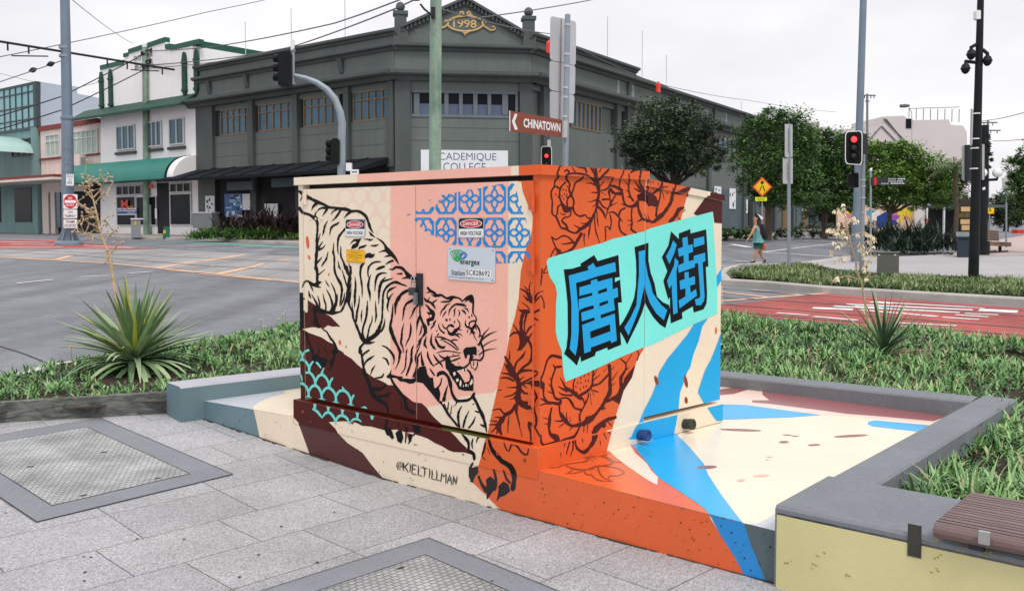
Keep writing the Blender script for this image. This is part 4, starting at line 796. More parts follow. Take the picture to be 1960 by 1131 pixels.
# pits in the concrete face
rnd = random.Random(5)
for i in range(110):
    s = rnd.uniform(Sg0, 0) if i < 80 else rnd.uniform(0, Sg1); z = rnd.uniform(.03, zslab(Sg0) - .02); r = rnd.uniform(.0015, .0045)
    m.poly([P0 + N1 * .006 + D1 * (s + r * math.cos(a) * rnd.uniform(.6, 1.4)) + UP * (z + r * math.sin(a)) for a in [k * math.pi / 3 for k in range(6)]][::-1], PI['black'])
for i in range(34):                                     # chips along the top arris and the foot
    s = rnd.uniform(Sg0, Sg1); z = zslab(s) - rnd.uniform(0, .008) if i < 16 else rnd.uniform(.0, .02); w_ = rnd.uniform(.004, .016); h_ = rnd.uniform(.002, .005)
    m.poly([P0 + N1 * .0064 + D1 * (s + w_ * math.cos(a) * rnd.uniform(.5, 1.3)) + UP * (z + h_ * math.sin(a) * rnd.uniform(.5, 1.3)) for a in [k * math.pi / 4 for k in range(8)]][::-1], PI['slate' if i % 3 else 'moss'])
m.build('painted_slab', PS, pt)
# ---------------------------------------------------------------- grey kerbs round the slab and the yellow bench wall
def concrete(name, c, var=.10, **k): return M(name, c, .8, var, 2.2, .25, 45, fine=.07, **k)
grey = concrete('kerb_concrete', rgb(122, 126, 132, .9)); greyp = M('kerb_paint', rgb(104, 128, 136, .95), .5, .05, 3, .08, 60)
def upstand(mb, a, b, w, z0, z1, side, bev=.012, pale=False):
    d = (b - a); d.z = 0; n = perp(d.normalized()) * side
    q = [(0, z0), (0, z1 - bev), (bev, z1), (w - bev, z1), (w, z1 - bev), (w, z0)]
    A_ = [Vector((a.x, a.y, z)) + n * o for o, z in q]; k = len(q)
    B_ = [Vector((b.x, b.y, z)) + n * o for o, z in q]
    for i in range(k - 1):
        p = [A_[i], B_[i], B_[i + 1], A_[i + 1]]
        if side > 0: p.reverse()
        mb.poly(p, 1 if (i in (1, 2, 3) and pale) else 0)
    mb.poly(A_ if side > 0 else A_[::-1], 0); mb.poly(B_[::-1] if side > 0 else B_, 0)
kt = root('planter_kerb', KL + UP * .0, 'grey concrete kerb standing round the back of the painted plinth', 'kerb')
m = MB(); e0 = Vector((lk0.x, lk0.y, 0)) - (lk1 - lk0).normalized() * .12
upstand(m, e0, KL, .28, -.1, ZK, 1, .012, True); o = m.build('kerb_stone', [greyp, concrete('kerb_top', rgb(176, 177, 186, .9))], kt); o['label'] = 'blue grey kerb left of the kiosk'
m = MB(); ex = Vector((bk0.x, bk0.y, 0))
upstand(m, KL, ex, .24, -.1, ZK - .001, 1); m.build('kerb_stone', grey, kt)
ww = root('bench_wall', G(1700, 1100, 0), 'low wall painted pale yellow under a grey concrete cap', 'wall')
r0 = Vector((rk0.x, rk0.y, 0)); dk = (ex - r0).normalized(); nk = Vector((dk.y, -dk.x, 0))
o1, o2 = G(1920, 764, ZK), G(1681, 926.5, ZK); wk = abs((Vector((o2.x, o2.y, 0)) - r0).dot(nk))
m = MB(); a0 = r0 + dk * .0; b0 = ex + dk * .28
upstand(m, a0, b0, wk, -.1, ZK + .001, -1); m.build('cap', grey, ww)
YF = P0 + N1 * .035                                     # face of the yellow wall
def yw(px, py, off=0.0): return PL(px, py, YF + N1 * off, N1)
ya = yw(1484, 968); s_a = (ya - YF).dot(D1)
yel = M('wall_yellow', rgb(212, 204, 146, .92), .7, .08, 1.2, .12, 40, hue=rgb(222, 212, 160, .92))
m = MB(); m.pbox(YF + D1 * s_a - D1 * 3.2 - UP * .05, D1 * 3.2, N1 * -.2, UP * (.05 + ZK - .012), 1)
m.pbox(YF + D1 * (s_a - .008) - D1 * 3.18 + UP * .012 , D1 * 3.18, N1 * .002, UP * (ZK - .038), 0)
rn = random.Random(9)
moss = M('moss_stain', rgb(150, 142, 62), .9, .3, 60)
def blob(mb, p, u, v, a, b, mi, n=9):
    mb.poly([p + u * (a * math.cos(t) * rn.uniform(.5, 1.2)) + v * (b * math.sin(t) * rn.uniform(.5, 1.2)) for t in [i * 2 * math.pi / n for i in range(n)]], mi)
for px, py in ((1788, 1037), (1793, 1066), (1838, 1053), (1790, 1090), (1890, 1052), (1880, 1060), (1507, 1075), (1555, 1083), (1618, 1100), (1570, 1060)):
    for k in range(3): blob(m, yw(px + rn.uniform(-8, 8), py + rn.uniform(-5, 5), .0045 + k * .0001), D1 * -1, UP, .008 * rn.uniform(.4, 1), .0035, 2)
m.pbox(yw(1737, 1062, .002), D1 * ((yw(1763, 1066) - yw(1737, 1062)).dot(D1)), N1 * .004, UP * .125, 3)
m.build('wall_face', [yel, grey, moss, M('dark_patch', rgb(62, 62, 58), .85, .1, 20, .2)], ww)
m = MB(); cw = .20
cf = [Vector((p.x, p.y, 0)) for p in (yw(1484, 968, .002), yw(1484, 968, .002) - D1 * 3.2)]
back1 = G(1835, 955, ZK); wcap = abs((Vector((back1.x, back1.y, 0)) - cf[0]).dot(N1))
upstand(m, cf[0], cf[1], wcap, ZK - .035, ZK + .003, 1); m.build('cap', grey, ww)
# bench boards lying on the wall
bn = root('bench', G(1880, 1000, ZK), 'slatted brown timber seat clipped on the low yellow wall', 'bench')
bz = ZK + .075; c_a = G(1859, 941, bz); c_b = G(1788, 1000, bz); dB = (c_b - c_a); dB.z = 0; depth = dB.length; dB.normalize(); dl = -D1
brn = M('board_brown', rgb(112, 92, 90), .55, .12, 4, .25, 50, fine=.06); hi = M('bracket_steel', (.45, .45, .44, 1), .35, .1, 20, metal=.8)
nb = 5; bw = depth / nb
for i in range(nb):
    m = MB(); o = Vector((c_a.x, c_a.y, bz - .035)) + dB * (i * bw)
    last = i == nb - 1
    m.pbox(o, dl * 2.4, dB * (bw - .008), UP * (.035 if not last else .034), 0)
    if last: m.tube([o + dB * (bw - .014) + UP * .006, o + dB * (bw - .014) + dl * 2.4 + UP * .006], .028, 0, 12)
    for g in (.35, .68): m.pbox(o + dB * (bw * g) + UP * .0352, dl * 2.4, dB * .004, UP * .0006, 1)
    m.build('slat', [brn, M('groove', (.015, .011, .01, 1), .9)], bn, bevel=0)
m = MB(); m.pbox(Vector((c_a.x, c_a.y, ZK + .004)) + dl * .12, dl * .05, dB * depth, UP * .034, 0); m.build('rail', lm, bn); m = MB(); m.pbox(Vector((c_a.x, c_a.y, ZK + .004)) + dl * 1.3, dl * .05, dB * depth, UP * .034, 0)
m.build('rail', lm, bn)
m = MB(); pc = PL(1885, 1024, c_b + N1 * .02, N1); m.pbox(pc - D1 * .02 - UP * .032, D1 * .04, N1 * .012, UP * .05, 0); m.build('clip', hi, bn, bevel=.003)
# ================================================================ ground
def texmat(name):
    m = bpy.data.materials.new(name); m.use_nodes = True; t = m.node_tree; return m, t, t.nodes['Principled BSDF']
# asphalt: world-wide sheet, worn patches by slow noise
def asphalt(name, base, var):
    m, t, b = texmat(name); N = t.nodes.new; K_ = t.links.new
    g = N('ShaderNodeTexCoord')
    n1 = N('ShaderNodeTexNoise'); n1.inputs['Scale'].default_value = .35; n1.inputs['Detail'].default_value = 5
    n2 = N('ShaderNodeTexNoise'); n2.inputs['Scale'].default_value = 90; n2.inputs['Detail'].default_value = 3
    n3 = N('ShaderNodeTexVoronoi'); n3.inputs['Scale'].default_value = 160
    for n in (n1, n2, n3): K_(g.outputs['Object'], n.inputs['Vector'])
    r1 = N('ShaderNodeValToRGB'); K_(n1.outputs[0], r1.inputs[0]); r1.color_ramp.elements[0].position = .35; r1.color_ramp.elements[1].position = .7
    r1.color_ramp.elements[0].color = tuple(c * (1 - var) for c in base) + (1,); r1.color_ramp.elements[1].color = tuple(c * (1 + var) for c in base) + (1,)
    r2 = N('ShaderNodeMapRange'); K_(n2.outputs[0], r2.inputs[0]); r2.inputs[1].default_value = .3; r2.inputs[2].default_value = .7; r2.inputs[3].default_value = .72; r2.inputs[4].default_value = 1.28
    mm = N('ShaderNodeMixRGB'); mm.blend_type = 'MULTIPLY'; mm.inputs[0].default_value = 1; K_(r1.outputs[0], mm.inputs[1]); K_(r2.outputs[0], mm.inputs[2])
    mw_ = N('ShaderNodeMapping'); mw_.inputs['Rotation'].default_value = (0, 0, .66); mw_.inputs['Scale'].default_value = (1.1, .05, 1); K_(g.outputs['Object'], mw_.inputs[0])
    n4 = N('ShaderNodeTexNoise'); n4.inputs['Scale'].default_value = 1.0; n4.inputs['Detail'].default_value = 4; K_(mw_.outputs[0], n4.inputs['Vector'])
    n5 = N('ShaderNodeTexNoise'); n5.inputs['Scale'].default_value = 2.3; n5.inputs['Detail'].default_value = 6; n5.inputs['Roughness'].default_value = .7; K_(g.outputs['Object'], n5.inputs['Vector'])
    src_ = mm.outputs[0]
    for nn_, lo_, hi_ in ((n4, .82, 1.12), (n5, .86, 1.08)):              # wheel tracks, stains
        r4 = N('ShaderNodeMapRange'); K_(nn_.outputs[0], r4.inputs[0]); r4.inputs[1].default_value = .36; r4.inputs[2].default_value = .62; r4.inputs[3].default_value = lo_; r4.inputs[4].default_value = hi_
        m5 = N('ShaderNodeMixRGB'); m5.blend_type = 'MULTIPLY'; m5.inputs[0].default_value = 1; K_(src_, m5.inputs[1]); K_(r4.outputs[0], m5.inputs[2]); src_ = m5.outputs[0]
    K_(src_, b.inputs['Base Color']); b.inputs['Roughness'].default_value = .85; b.inputs['Specular IOR Level'].default_value = .3
    bp_ = N('ShaderNodeBump'); bp_.inputs['Strength'].default_value = .5; bp_.inputs['Distance'].default_value = .006; K_(n3.outputs[0], bp_.inputs['Height']); K_(bp_.outputs[0], b.inputs['Normal'])
    return m
road = asphalt('asphalt', (.182, .188, .208), .12)
lane_grey = asphalt('lane_concrete', (.30, .29, .29), .10)
redm = asphalt('red_lane', (.36, .085, .075), .16)
m = MB(); ys = [-12 + 3 * i for i in range(105)] + [330, 400, 500, 700, 1000, 1600, 3000]
xs = [-3000, -400, -120, -60, -30, -12, -4, 4, 12, 30, 60, 120, 400, 3000]
for y0, y1 in zip(ys, ys[1:]):
    for x0, x1 in zip(xs, xs[1:]):
        m.poly([(x0, y0, tz(y0)), (x1, y0, tz(y0)), (x1, y1, tz(y1)), (x0, y1, tz(y1))])
m.build('road', road, kind='structure')
# footpath of granite pavers, rising a little towards the left
PD = Vector((.703, .711, 0)).normalized()
def zp(x, y):
    s = (Vector((x, y, 0)) - P0).dot(D1); return .012 + .043 * max(0.0, s - 1.2)
m, t, b = texmat('granite_pavers'); N = t.nodes.new; K_ = t.links.new
g = N('ShaderNodeTexCoord'); mp_ = N('ShaderNodeMapping'); mp_.inputs['Rotation'].default_value = (0, 0, -math.atan2(PD.y, PD.x)); K_(g.outputs['Object'], mp_.inputs[0])
br = N('ShaderNodeTexBrick'); K_(mp_.outputs[0], br.inputs[0]); br.inputs['Scale'].default_value = 1.0; br.inputs['Brick Width'].default_value = .62; br.inputs['Row Height'].default_value = .437
br.inputs['Mortar Size'].default_value = .0036; br.inputs['Mortar Smooth'].default_value = .3; br.offset = .37; br.offset_frequency = 3
br.inputs['Color1'].default_value = (.345, .345, .358, 1); br.inputs['Color2'].default_value = (.405, .403, .415, 1); br.inputs['Mortar'].default_value = (.13, .128, .128, 1)
v1 = N('ShaderNodeTexVoronoi'); v1.inputs['Scale'].default_value = 150; v2 = N('ShaderNodeTexNoise'); v2.inputs['Scale'].default_value = 220; v2.inputs['Detail'].default_value = 2
v3 = N('ShaderNodeTexNoise'); v3.inputs['Scale'].default_value = 1.1; v3.inputs['Detail'].default_value = 5
for n in (v1, v2, v3): K_(g.outputs['Object'], n.inputs['Vector'])
c1_ = N('ShaderNodeMapRange'); K_(v1.outputs['Color'], c1_.inputs[0]); c1_.inputs[3].default_value = .55; c1_.inputs[4].default_value = 1.4
c2_ = N('ShaderNodeMapRange'); K_(v2.outputs[0], c2_.inputs[0]); c2_.inputs[1].default_value = .3; c2_.inputs[2].default_value = .7; c2_.inputs[3].default_value = .8; c2_.inputs[4].default_value = 1.18
c3_ = N('ShaderNodeMapRange'); K_(v3.outputs[0], c3_.inputs[0]); c3_.inputs[1].default_value = .3; c3_.inputs[2].default_value = .7; c3_.inputs[3].default_value = .74; c3_.inputs[4].default_value = 1.10
src = br.outputs[0]
for c in (c1_, c2_, c3_):
    mm = N('ShaderNodeMixRGB'); mm.blend_type = 'MULTIPLY'; mm.inputs[0].default_value = 1; K_(src, mm.inputs[1]); K_(c.outputs[0], mm.inputs[2]); src = mm.outputs[0]
K_(src, b.inputs['Base Color']); b.inputs['Roughness'].default_value = .72; b.inputs['Specular IOR Level'].default_value = .3
bp_ = N('ShaderNodeBump'); bp_.inputs['Strength'].default_value = .35; bp_.inputs['Distance'].default_value = .003; ad = N('ShaderNodeMath'); ad.operation = 'SUBTRACT'
K_(v2.outputs[0], ad.inputs[0]); K_(br.outputs['Fac'], ad.inputs[1]); K_(ad.outputs[0], bp_.inputs['Height']); K_(bp_.outputs[0], b.inputs['Normal'])
pav = m
tb = [G(369, 791, .10), G(141, 787, .12), G(0, 776, .14)]
m = MB()
left = P0 + D1 * 3.34
fp = [P0 + D1 * -4.5 - N1 * .05, left - N1 * .05, left + D1 * .1] + [p for p in tb] + [tb[2] + (tb[2] - tb[0]) * 2, Vector((-14, 3, 0)), Vector((-10, -8, 0)), Vector((8, -8, 0))]
nx_ = 26
fp2 = [Vector((p.x, p.y, 0)) for p in fp]
for tr in tessellate_polygon([fp2]):
    tri = [(fp2[i].x, fp2[i].y) for i in tr]
    for k in range(-30, 60):                            # strips along the slope so the rise follows the ground
        a, b_ = k * .4, (k + 1) * .4
        q = clip_half(clip_half(tri, D1.x, D1.y, -P0.dot(D1) - a), -D1.x, -D1.y, P0.dot(D1) + b_)
        if len(q) >= 3:
            P = [(x, y, zp(x, y)) for x, y in q]
            if (Vector(P[1]) - Vector(P[0])).cross(Vector(P[2]) - Vector(P[0])).z < 0: P.reverse()
            m.poly(P)
m.build('footpath', pav, kind='structure')
rn = random.Random(21); m = MB(); s_ = -1.9             # dirt line, also painting in contact shade, along the plinth and wall foot
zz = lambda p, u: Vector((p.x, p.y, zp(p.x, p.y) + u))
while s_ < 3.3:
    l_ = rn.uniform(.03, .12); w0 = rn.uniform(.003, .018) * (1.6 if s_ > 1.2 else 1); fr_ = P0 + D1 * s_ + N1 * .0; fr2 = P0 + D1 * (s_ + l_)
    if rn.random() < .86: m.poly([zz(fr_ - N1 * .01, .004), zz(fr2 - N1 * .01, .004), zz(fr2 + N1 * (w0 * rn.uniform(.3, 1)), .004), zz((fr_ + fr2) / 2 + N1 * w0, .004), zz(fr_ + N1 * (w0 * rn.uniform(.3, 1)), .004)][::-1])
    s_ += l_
for p, r_ in [(G(263, 1038), .008), (G(459, 1110), .009), (G(160, 1072), .006), (G(640, 985), .01), (G(1035, 998), .007)] + [(G(rn.uniform(0, 1000), rn.uniform(930, 1131)), rn.uniform(.003, .012)) for _ in range(16)] + [(G(rn.uniform(20, 380), rn.uniform(792, 812)), rn.uniform(.004, .011)) for _ in range(26)]:
    m.poly([zz(p + Vector((math.cos(a) * r_ * rn.uniform(.5, 1.3), math.sin(a) * r_ * rn.uniform(.5, 1.3), 0)), .0045) for a in [k * math.pi / 4 for k in range(8)]])
m.build('path_dirt_shade', M('dirt_shade', (.045, .04, .034, 1), .95, .4, 30), kind='structure')
# access covers let into the pavers
cfm = concrete('cover_frame', rgb(126, 129, 136, .95)) if 'concrete' in globals() else M('cover_frame', rgb(126, 129, 135, .95), .75, .08, 2.5, .12, 60, fine=.05)
clid, t, b = texmat('cover_lid'); N = t.nodes.new; K_ = t.links.new
g = N('ShaderNodeTexCoord'); mp_ = N('ShaderNodeMapping'); mp_.inputs['Rotation'].default_value = (0, 0, -math.atan2(PD.y, PD.x)); K_(g.outputs['Object'], mp_.inputs[0])
br = N('ShaderNodeTexBrick'); K_(mp_.outputs[0], br.inputs[0]); br.inputs['Scale'].default_value = 1; br.inputs['Brick Width'].default_value = .036; br.inputs['Row Height'].default_value = .030; br.inputs['Mortar Size'].default_value = .0042; br.inputs['Mortar Smooth'].default_value = .6
br.inputs['Color1'].default_value = (.34, .35, .345, 1); br.inputs['Color2'].default_value = (.42, .43, .425, 1); br.inputs['Mortar'].default_value = (.16, .165, .165, 1)
v3 = N('ShaderNodeTexNoise'); v3.inputs['Scale'].default_value = 3.2; v3.inputs['Detail'].default_value = 6; K_(g.outputs['Object'], v3.inputs['Vector'])
c3_ = N('ShaderNodeMapRange'); K_(v3.outputs[0], c3_.inputs[0]); c3_.inputs[1].default_value = .35; c3_.inputs[2].default_value = .68; c3_.inputs[3].default_value = .62; c3_.inputs[4].default_value = 1.2
mm = N('ShaderNodeMixRGB'); mm.blend_type = 'MULTIPLY'; mm.inputs[0].default_value = 1; K_(br.outputs[0], mm.inputs[1]); K_(c3_.outputs[0], mm.inputs[2]); K_(mm.outputs[0], b.inputs['Base Color'])
b.inputs['Roughness'].default_value = .6; bp_ = N('ShaderNodeBump'); bp_.invert = True; bp_.inputs['Strength'].default_value = .6; bp_.inputs['Distance'].default_value = .004; K_(br.outputs['Fac'], bp_.inputs['Height']); K_(bp_.outputs[0], b.inputs['Normal'])
dark = M('joint_dark', (.05, .05, .05, 1), .9)
def cover(o4, i4, label, holes):
    """o4 / i4 = outer and inner corners on the ground (xy)"""
    c = sum((Vector((x, y, 0)) for x, y in o4), Vector()) / 4
    r = root('access_cover', (c.x, c.y, zp(c.x, c.y)), label, 'access cover', 'access covers in the footpath')
    Z = lambda p, u: Vector((p[0], p[1], zp(p[0], p[1]) + u))
    m = MB()
    for k in range(4):
        a, b_, c_, d_ = o4[k], o4[(k + 1) % 4], i4[(k + 1) % 4], i4[k]
        P = [Z(a, .004), Z(b_, .004), Z(c_, .004), Z(d_, .004)]
        if (P[1] - P[0]).cross(P[2] - P[0]).z < 0: P.reverse()
        m.poly(P, 0)
    for k in range(4):                                  # dark joints round the frame
        for q, w in ((o4, .006), (i4, .005)):
            a, b_ = Vector(q[k] + (0,)), Vector(q[(k + 1) % 4] + (0,)); n = perp((b_ - a).normalized()) * w / 2
            m.poly([Z((a + n)[:2], .0065), Z((b_ + n)[:2], .0065), Z((b_ - n)[:2], .0065), Z((a - n)[:2], .0065)], 1)
    m.build('frame', [cfm, dark], r)
    m = MB(); P = [Z(p, .005) for p in i4]
    if (P[1] - P[0]).cross(P[2] - P[0]).z < 0: P.reverse()
    m.poly(P, 0)
    for h in holes:
        p = G(h[0], h[1], 0); p.z = zp(p.x, p.y) + .0075
        m.poly([p + PD * (.022 * math.cos(a)) + perp(PD) * (.010 * math.sin(a)) for a in [k * math.pi / 5 for k in range(10)]], 1)
    m.build('lid', [clid, dark], r)
g2 = lambda *p: tuple(G(*p)[:2])
A4 = [g2(192, 831.5), g2(446, 921.4), g2(70.5, 1015)]; A4.append((A4[0][0] + A4[2][0] - A4[1][0], A4[0][1] + A4[2][1] - A4[1][1]))
B4 = [g2(167, 848), g2(364, 923), g2(100, 986)]; B4.append((B4[0][0] + B4[2][0] - B4[1][0], B4[0][1] + B4[2][1] - B4[1][1]))
cover(A4, B4, 'square access cover in the pavers on the left, near the timber edging', ((199, 891), (59, 920), (302, 933), (160, 967)))
a = Vector(g2(820, 1035)); px_, py_ = Vector((.68, -.733)), Vector((-.703, -.711)); sz = 1.45
O4 = [tuple(a), tuple(a + px_ * sz), tuple(a + px_ * sz + py_ * sz), tuple(a + py_ * sz)]
i0 = Vector(g2(814, 1068)); s2 = 1.1
I4 = [tuple(i0), tuple(i0 + px_ * s2), tuple(i0 + px_ * s2 + py_ * s2), tuple(i0 + py_ * s2)]
cover(O4, I4, 'access cover in the pavers at the bottom edge, in front of the orange plinth', ((767, 1094),))
# ---------------------------------------------------------------- garden beds round the kiosk
soil = M('soil', (.032, .020, .014, 1), .95, .45, 6, .8, 40, hue=(.06, .038, .025, 1))
kl = [T(*p, .10) for p in ((-260, 796), (0, 719), (96, 695), (376, 656), (487, 635), (570, 618))]
kr = [T(*p, .10) for p in ((1378, 607), (1550, 625), (1960, 659), (2300, 690))]
tip = Vector((-1.1, 17.8, 0)); tip2 = Vector((1.2, 17.4, 0))
ring = [Vector((p.x, p.y, 0)) for p in kl] + [tip, Vector((0, 18.2, 0)), tip2] + [Vector((p.x, p.y, 0)) for p in kr]
kc = M('kerb_pale', rgb(196, 192, 186, .9), .8, .1, 3, .2, 40, fine=.06)
m = MB(); kerbline(m, [p[:2] for p in ring][::-1], .16, .10)
m.build('road_kerb', kc, kind='structure')
tt = [G(369, 746, .28), G(0, 770, .28)]; td = (tt[1] - tt[0]); td.z = 0; td.normalize()
tE = Vector((tt[0].x, tt[0].y, 0)); tF = tE + td * 5.2
def inside(p, poly):
    c = False; n = len(poly); x, y = p[0], p[1]
    for i in range(n):
        a, b = poly[i], poly[i - 1]
        if (a.y > y) != (b.y > y) and x < (b.x - a.x) * (y - a.y) / (b.y - a.y) + a.x: c = not c
    return c
def dseg(p, a, b):
    ab = b - a; t = max(0, min(1, (p - a).dot(ab) / ab.dot(ab))); return (p - a - ab * t).length
flat = lambda p: Vector((p[0], p[1], 0))
kout = KL + (KL - flat(e0)).normalized() * .28
bL = [tF, tE, flat(e0) + perp((KL - flat(e0)).normalized()) * .26, kout, ex + dk * .24, flat(o1), flat(o2), flat(back1), flat(back1) - D1 * 3]
bedpoly = ring[::1] + bL[::-1]
def zsoil(p):
    d = min(dseg(p, a, b) for a, b in zip(ring, ring[1:])); return tz(p.y) + .085 + .13 * min(1, d / 1.3)
m = MB(); g_ = .2
for ix in range(-45, 50):
    for iy in range(14, 92):
        c = Vector(((ix + .5) * g_, (iy + .5) * g_, 0))
        if inside(c, bedpoly):
            m.poly([(x, y, zsoil(Vector((x, y, 0))) + .02 * noise.noise(Vector((x * 3, y * 3, 0)))) for x, y in ((ix * g_, iy * g_), (ix * g_ + g_, iy * g_), (ix * g_ + g_, iy * g_ + g_), (ix * g_, iy * g_ + g_))])
m.build('garden_soil', soil, kind='structure')
# timber edging on the left
tm, t, b = texmat('weathered_timber'); N = t.nodes.new; K_ = t.links.new
g = N('ShaderNodeTexCoord'); mp_ = N('ShaderNodeMapping'); mp_.inputs['Rotation'].default_value = (0, 0, -math.atan2(td.y, td.x)); mp_.inputs['Scale'].default_value = (1.2, 6, 9); K_(g.outputs['Object'], mp_.inputs[0])
w_ = N('ShaderNodeTexNoise'); w_.inputs['Scale'].default_value = 2.4; w_.inputs['Detail'].default_value = 6; w_.inputs['Distortion'].default_value = 1.6; K_(mp_.outputs[0], w_.inputs[0])
r_ = N('ShaderNodeValToRGB'); K_(w_.outputs[0], r_.inputs[0]); r_.color_ramp.elements[0].color = (.055, .058, .055, 1); r_.color_ramp.elements[1].color = (.17, .175, .16, 1); r_.color_ramp.elements[0].position = .35; r_.color_ramp.elements[1].position = .66
K_(r_.outputs[0], b.inputs['Base Color']); b.inputs['Roughness'].default_value = .85; bp_ = N('ShaderNodeBump'); bp_.inputs['Strength'].default_value = .4; K_(w_.outputs[0], bp_.inputs['Height']); K_(bp_.outputs[0], b.inputs['Normal'])
m = MB(); m.pbox(tE + UP * -.05, td * 5.2, perp(td) * -.05 if perp(td).y < 0 else perp(td) * .05, UP * .33, 0)
tag(m.build('garden_edging', tm, at=tE, bevel=.004), 'grey weathered timber board edging the left garden bed', 'garden edging')
# ---------------------------------------------------------------- painted road
wp = M('line_white', (.66, .66, .66, 1), .7, .25, 5, fine=.2); op = M('line_orange', rgb(222, 178, 146, .9), .7, .22, 5, fine=.2); gp = M('line_green', rgb(96, 176, 152, .9), .7, .12, 5)
rlm = M('rail_steel', (.11, .11, .115, 1), .45, .2, 5, metal=.5)
m = MB(); gpix(m, [(-220, 480), (300, 476), (575, 492), (760, 503), (1180, 530), (1383, 540), (1385, 584), (1000, 580), (575, 543), (400, 524.5), (207, 505), (0, 491), (-220, 484)], .005)
m.build('tram_lane', lane_grey, kind='structure')
m = MB(); gpix(m, [(-300, 461), (0, 460), (106, 458.6), (161, 465.5), (230, 471), (306, 477), (207, 477.5), (152, 475.5), (0, 476), (-300, 477)], .009)
gpix(m, [(1290, 596), (1385, 584), (1583, 563), (1960, 590), (2250, 611), (2250, 677), (1960, 652), (1380, 601)], .009)
m.build('red_tram_lane', redm, kind='structure')
def lines(name, mat, L_, up):
    m = MB()
    for i, (a, b, c, d, w) in enumerate(L_): stripe(m, (a, b), (c, d), w, up + (i % 7) * .0004)
    m.build(name, mat, kind='structure')
lines('white_markings', wp, [(33, 543, 102, 536, .13), (152, 530.5, 207, 528, .13), (245, 524, 293, 520.5, .13), (-20, 476.6, 300, 474.5, .16), (0, 458, 115, 461, .2), (0, 463, 90, 465, .3), (20, 468, 150, 469, .3), (-10, 473, 120, 473, .25), (160, 470, 260, 475, .18),
    (360, 477, 466, 474.4, .14), (530, 485, 572, 484, .14), (461, 487.6, 514, 486, .14), (394.5, 510, 447, 507, .14), (368, 481, 416, 479.7, .12), (300, 471, 400, 470.5, .16), (460, 471, 570, 474, .14), (0, 489, 50, 488, .12), (60, 486, 140, 485, .1), (300, 500, 360, 497, .1), (420, 492, 470, 490, .12), (440, 480, 520, 480, .12), (562, 518, 576, 518.5, .1),
    (1383, 471.5, 1477, 469, .14), (1401, 468, 1436, 474, .4), (1459.6, 483.5, 1612, 465, .16), (1459.6, 482.7, 1625, 494.6, .16), (1405, 500, 1460, 503, .14), (1479, 505, 1535, 507.3, .14), (1405, 511.5, 1475, 514.5, .14), (1380, 498.6, 1391, 499, .14), (1380, 509, 1389, 510, .14), (1461, 462, 1548, 462, .2), (1476, 464, 1520, 463.5, .3)], .014)
Zc = lambda x, y: (1360 + x / 3.267, 480 + y / 3.267)
lines('tram_lane_letters', wp, [Zc(a, b) + Zc(c, d) + (w,) for a, b, c, d, w in ((1005, 322, 1145, 332, .3), (1150, 330, 1720, 362, .16), (850, 338, 1640, 374, .2), (770, 350, 1560, 390, .22), (940, 374, 1420, 415, .16), (640, 362, 890, 372, .3), (415, 393, 615, 408, .13), (645, 414, 920, 438, .13), (1590, 395, 1800, 405, .13), (1530, 404, 1740, 418, .13), (1450, 420, 1680, 435, .13), (1180, 455, 1540, 474, .13), (1180, 476, 1445, 493, .13), (1680, 374, 1920, 386, .45), (900, 352, 1130, 362, .18))], .014)
lines('orange_markings', op, [(-100, 486, 23, 494.5, .2), (23, 494.5, 207, 504.6, .16), (207, 504.6, 400, 523.5, .16), (400, 523.5, 574, 541, .16), (380, 525, 520, 537, .12), (418, 525, 482, 511.5, .3), (386.5, 501, 458, 490, .3), (532, 499, 556, 496, .3), (299, 514, 377, 501, .25), (106, 498, 136, 490, .25), (482, 511.5, 505, 505, .2), (458, 490, 470, 488, .2), (30, 494, 110, 498, .12), (320, 518, 390, 523, .12),
    (1382, 577, 1583, 562, .16), (1382, 540, 1500, 551, .16), (1440, 556, 1540, 566, .14), (1382, 560, 1480, 571, .14), (1500, 551, 1590, 562, .14)], .012)
lines('green_marking', gp, [(355, 463.5, 574, 474.5, .7), (230, 466, 355, 465, .4), (574, 474.5, 800, 484, .7)], .012)
lines('tram_rail', rlm, [(-60, 476, 46, 479, .07), (46, 479, 400, 495, .07), (400, 495, 574, 503.5, .07), (0, 483.5, 138, 488.5, .07), (138, 488.5, 400, 510, .07), (400, 510, 574, 518.5, .07), (574, 503.5, 1383, 553, .07), (574, 518.5, 1383, 570, .07), (1383, 553, 1960, 596, .07), (1383, 570, 1960, 606, .07), (1380, 583, 1960, 629, .07), (1380, 596.5, 1960, 644, .07)], .018)
stm = M('crack', (.06, .06, .06, 1), .9)
m = MB(); stripe(m, (0, 663), (45, 677), .03, .006); stripe(m, (45, 677), (95, 697), .03, .006); m.build('road_crack', stm, kind='structure')
# ---------------------------------------------------------------- median island on the right and the far footpath
kb2 = M('kerb_stained', rgb(176, 172, 166, .9), .85, .22, 1.2, .25, 40, fine=.08)
isl = [T(*p) for p in ((1450, 512), (1410, 515), (1384, 522), (1372, 533), (1381, 546), (1460, 551), (1574, 561.5), (1700, 569.5), (1960, 586), (2300, 608))]
m = MB(); kerbline(m, [p[:2] for p in isl], .22, .15); m.build('island_kerb', kb2, kind='structure')
islpx = [(1400, 524), (1450, 512.5), (1530, 507.5), (1600, 521), (1700, 531), (1860, 536), (1960, 541), (2300, 556), (2300, 590), (1960, 568), (1700, 553), (1574, 545), (1460, 535), (1400, 529)]
ipoly = [flat(T(*p, .1)) for p in islpx]
m = MB(); ground(m, [p[:2] for p in ipoly], .10); m.build('island_soil', soil, kind='structure')
fpm = M('far_footpath', (.345, .335, .345, 1), .75, .10, .4, .1, 20, fine=.04, hue=(.39, .375, .38, 1)); fpr = M('far_paving', (.42, .335, .31, 1), .75, .06, .5, .1, 20, fine=.05)
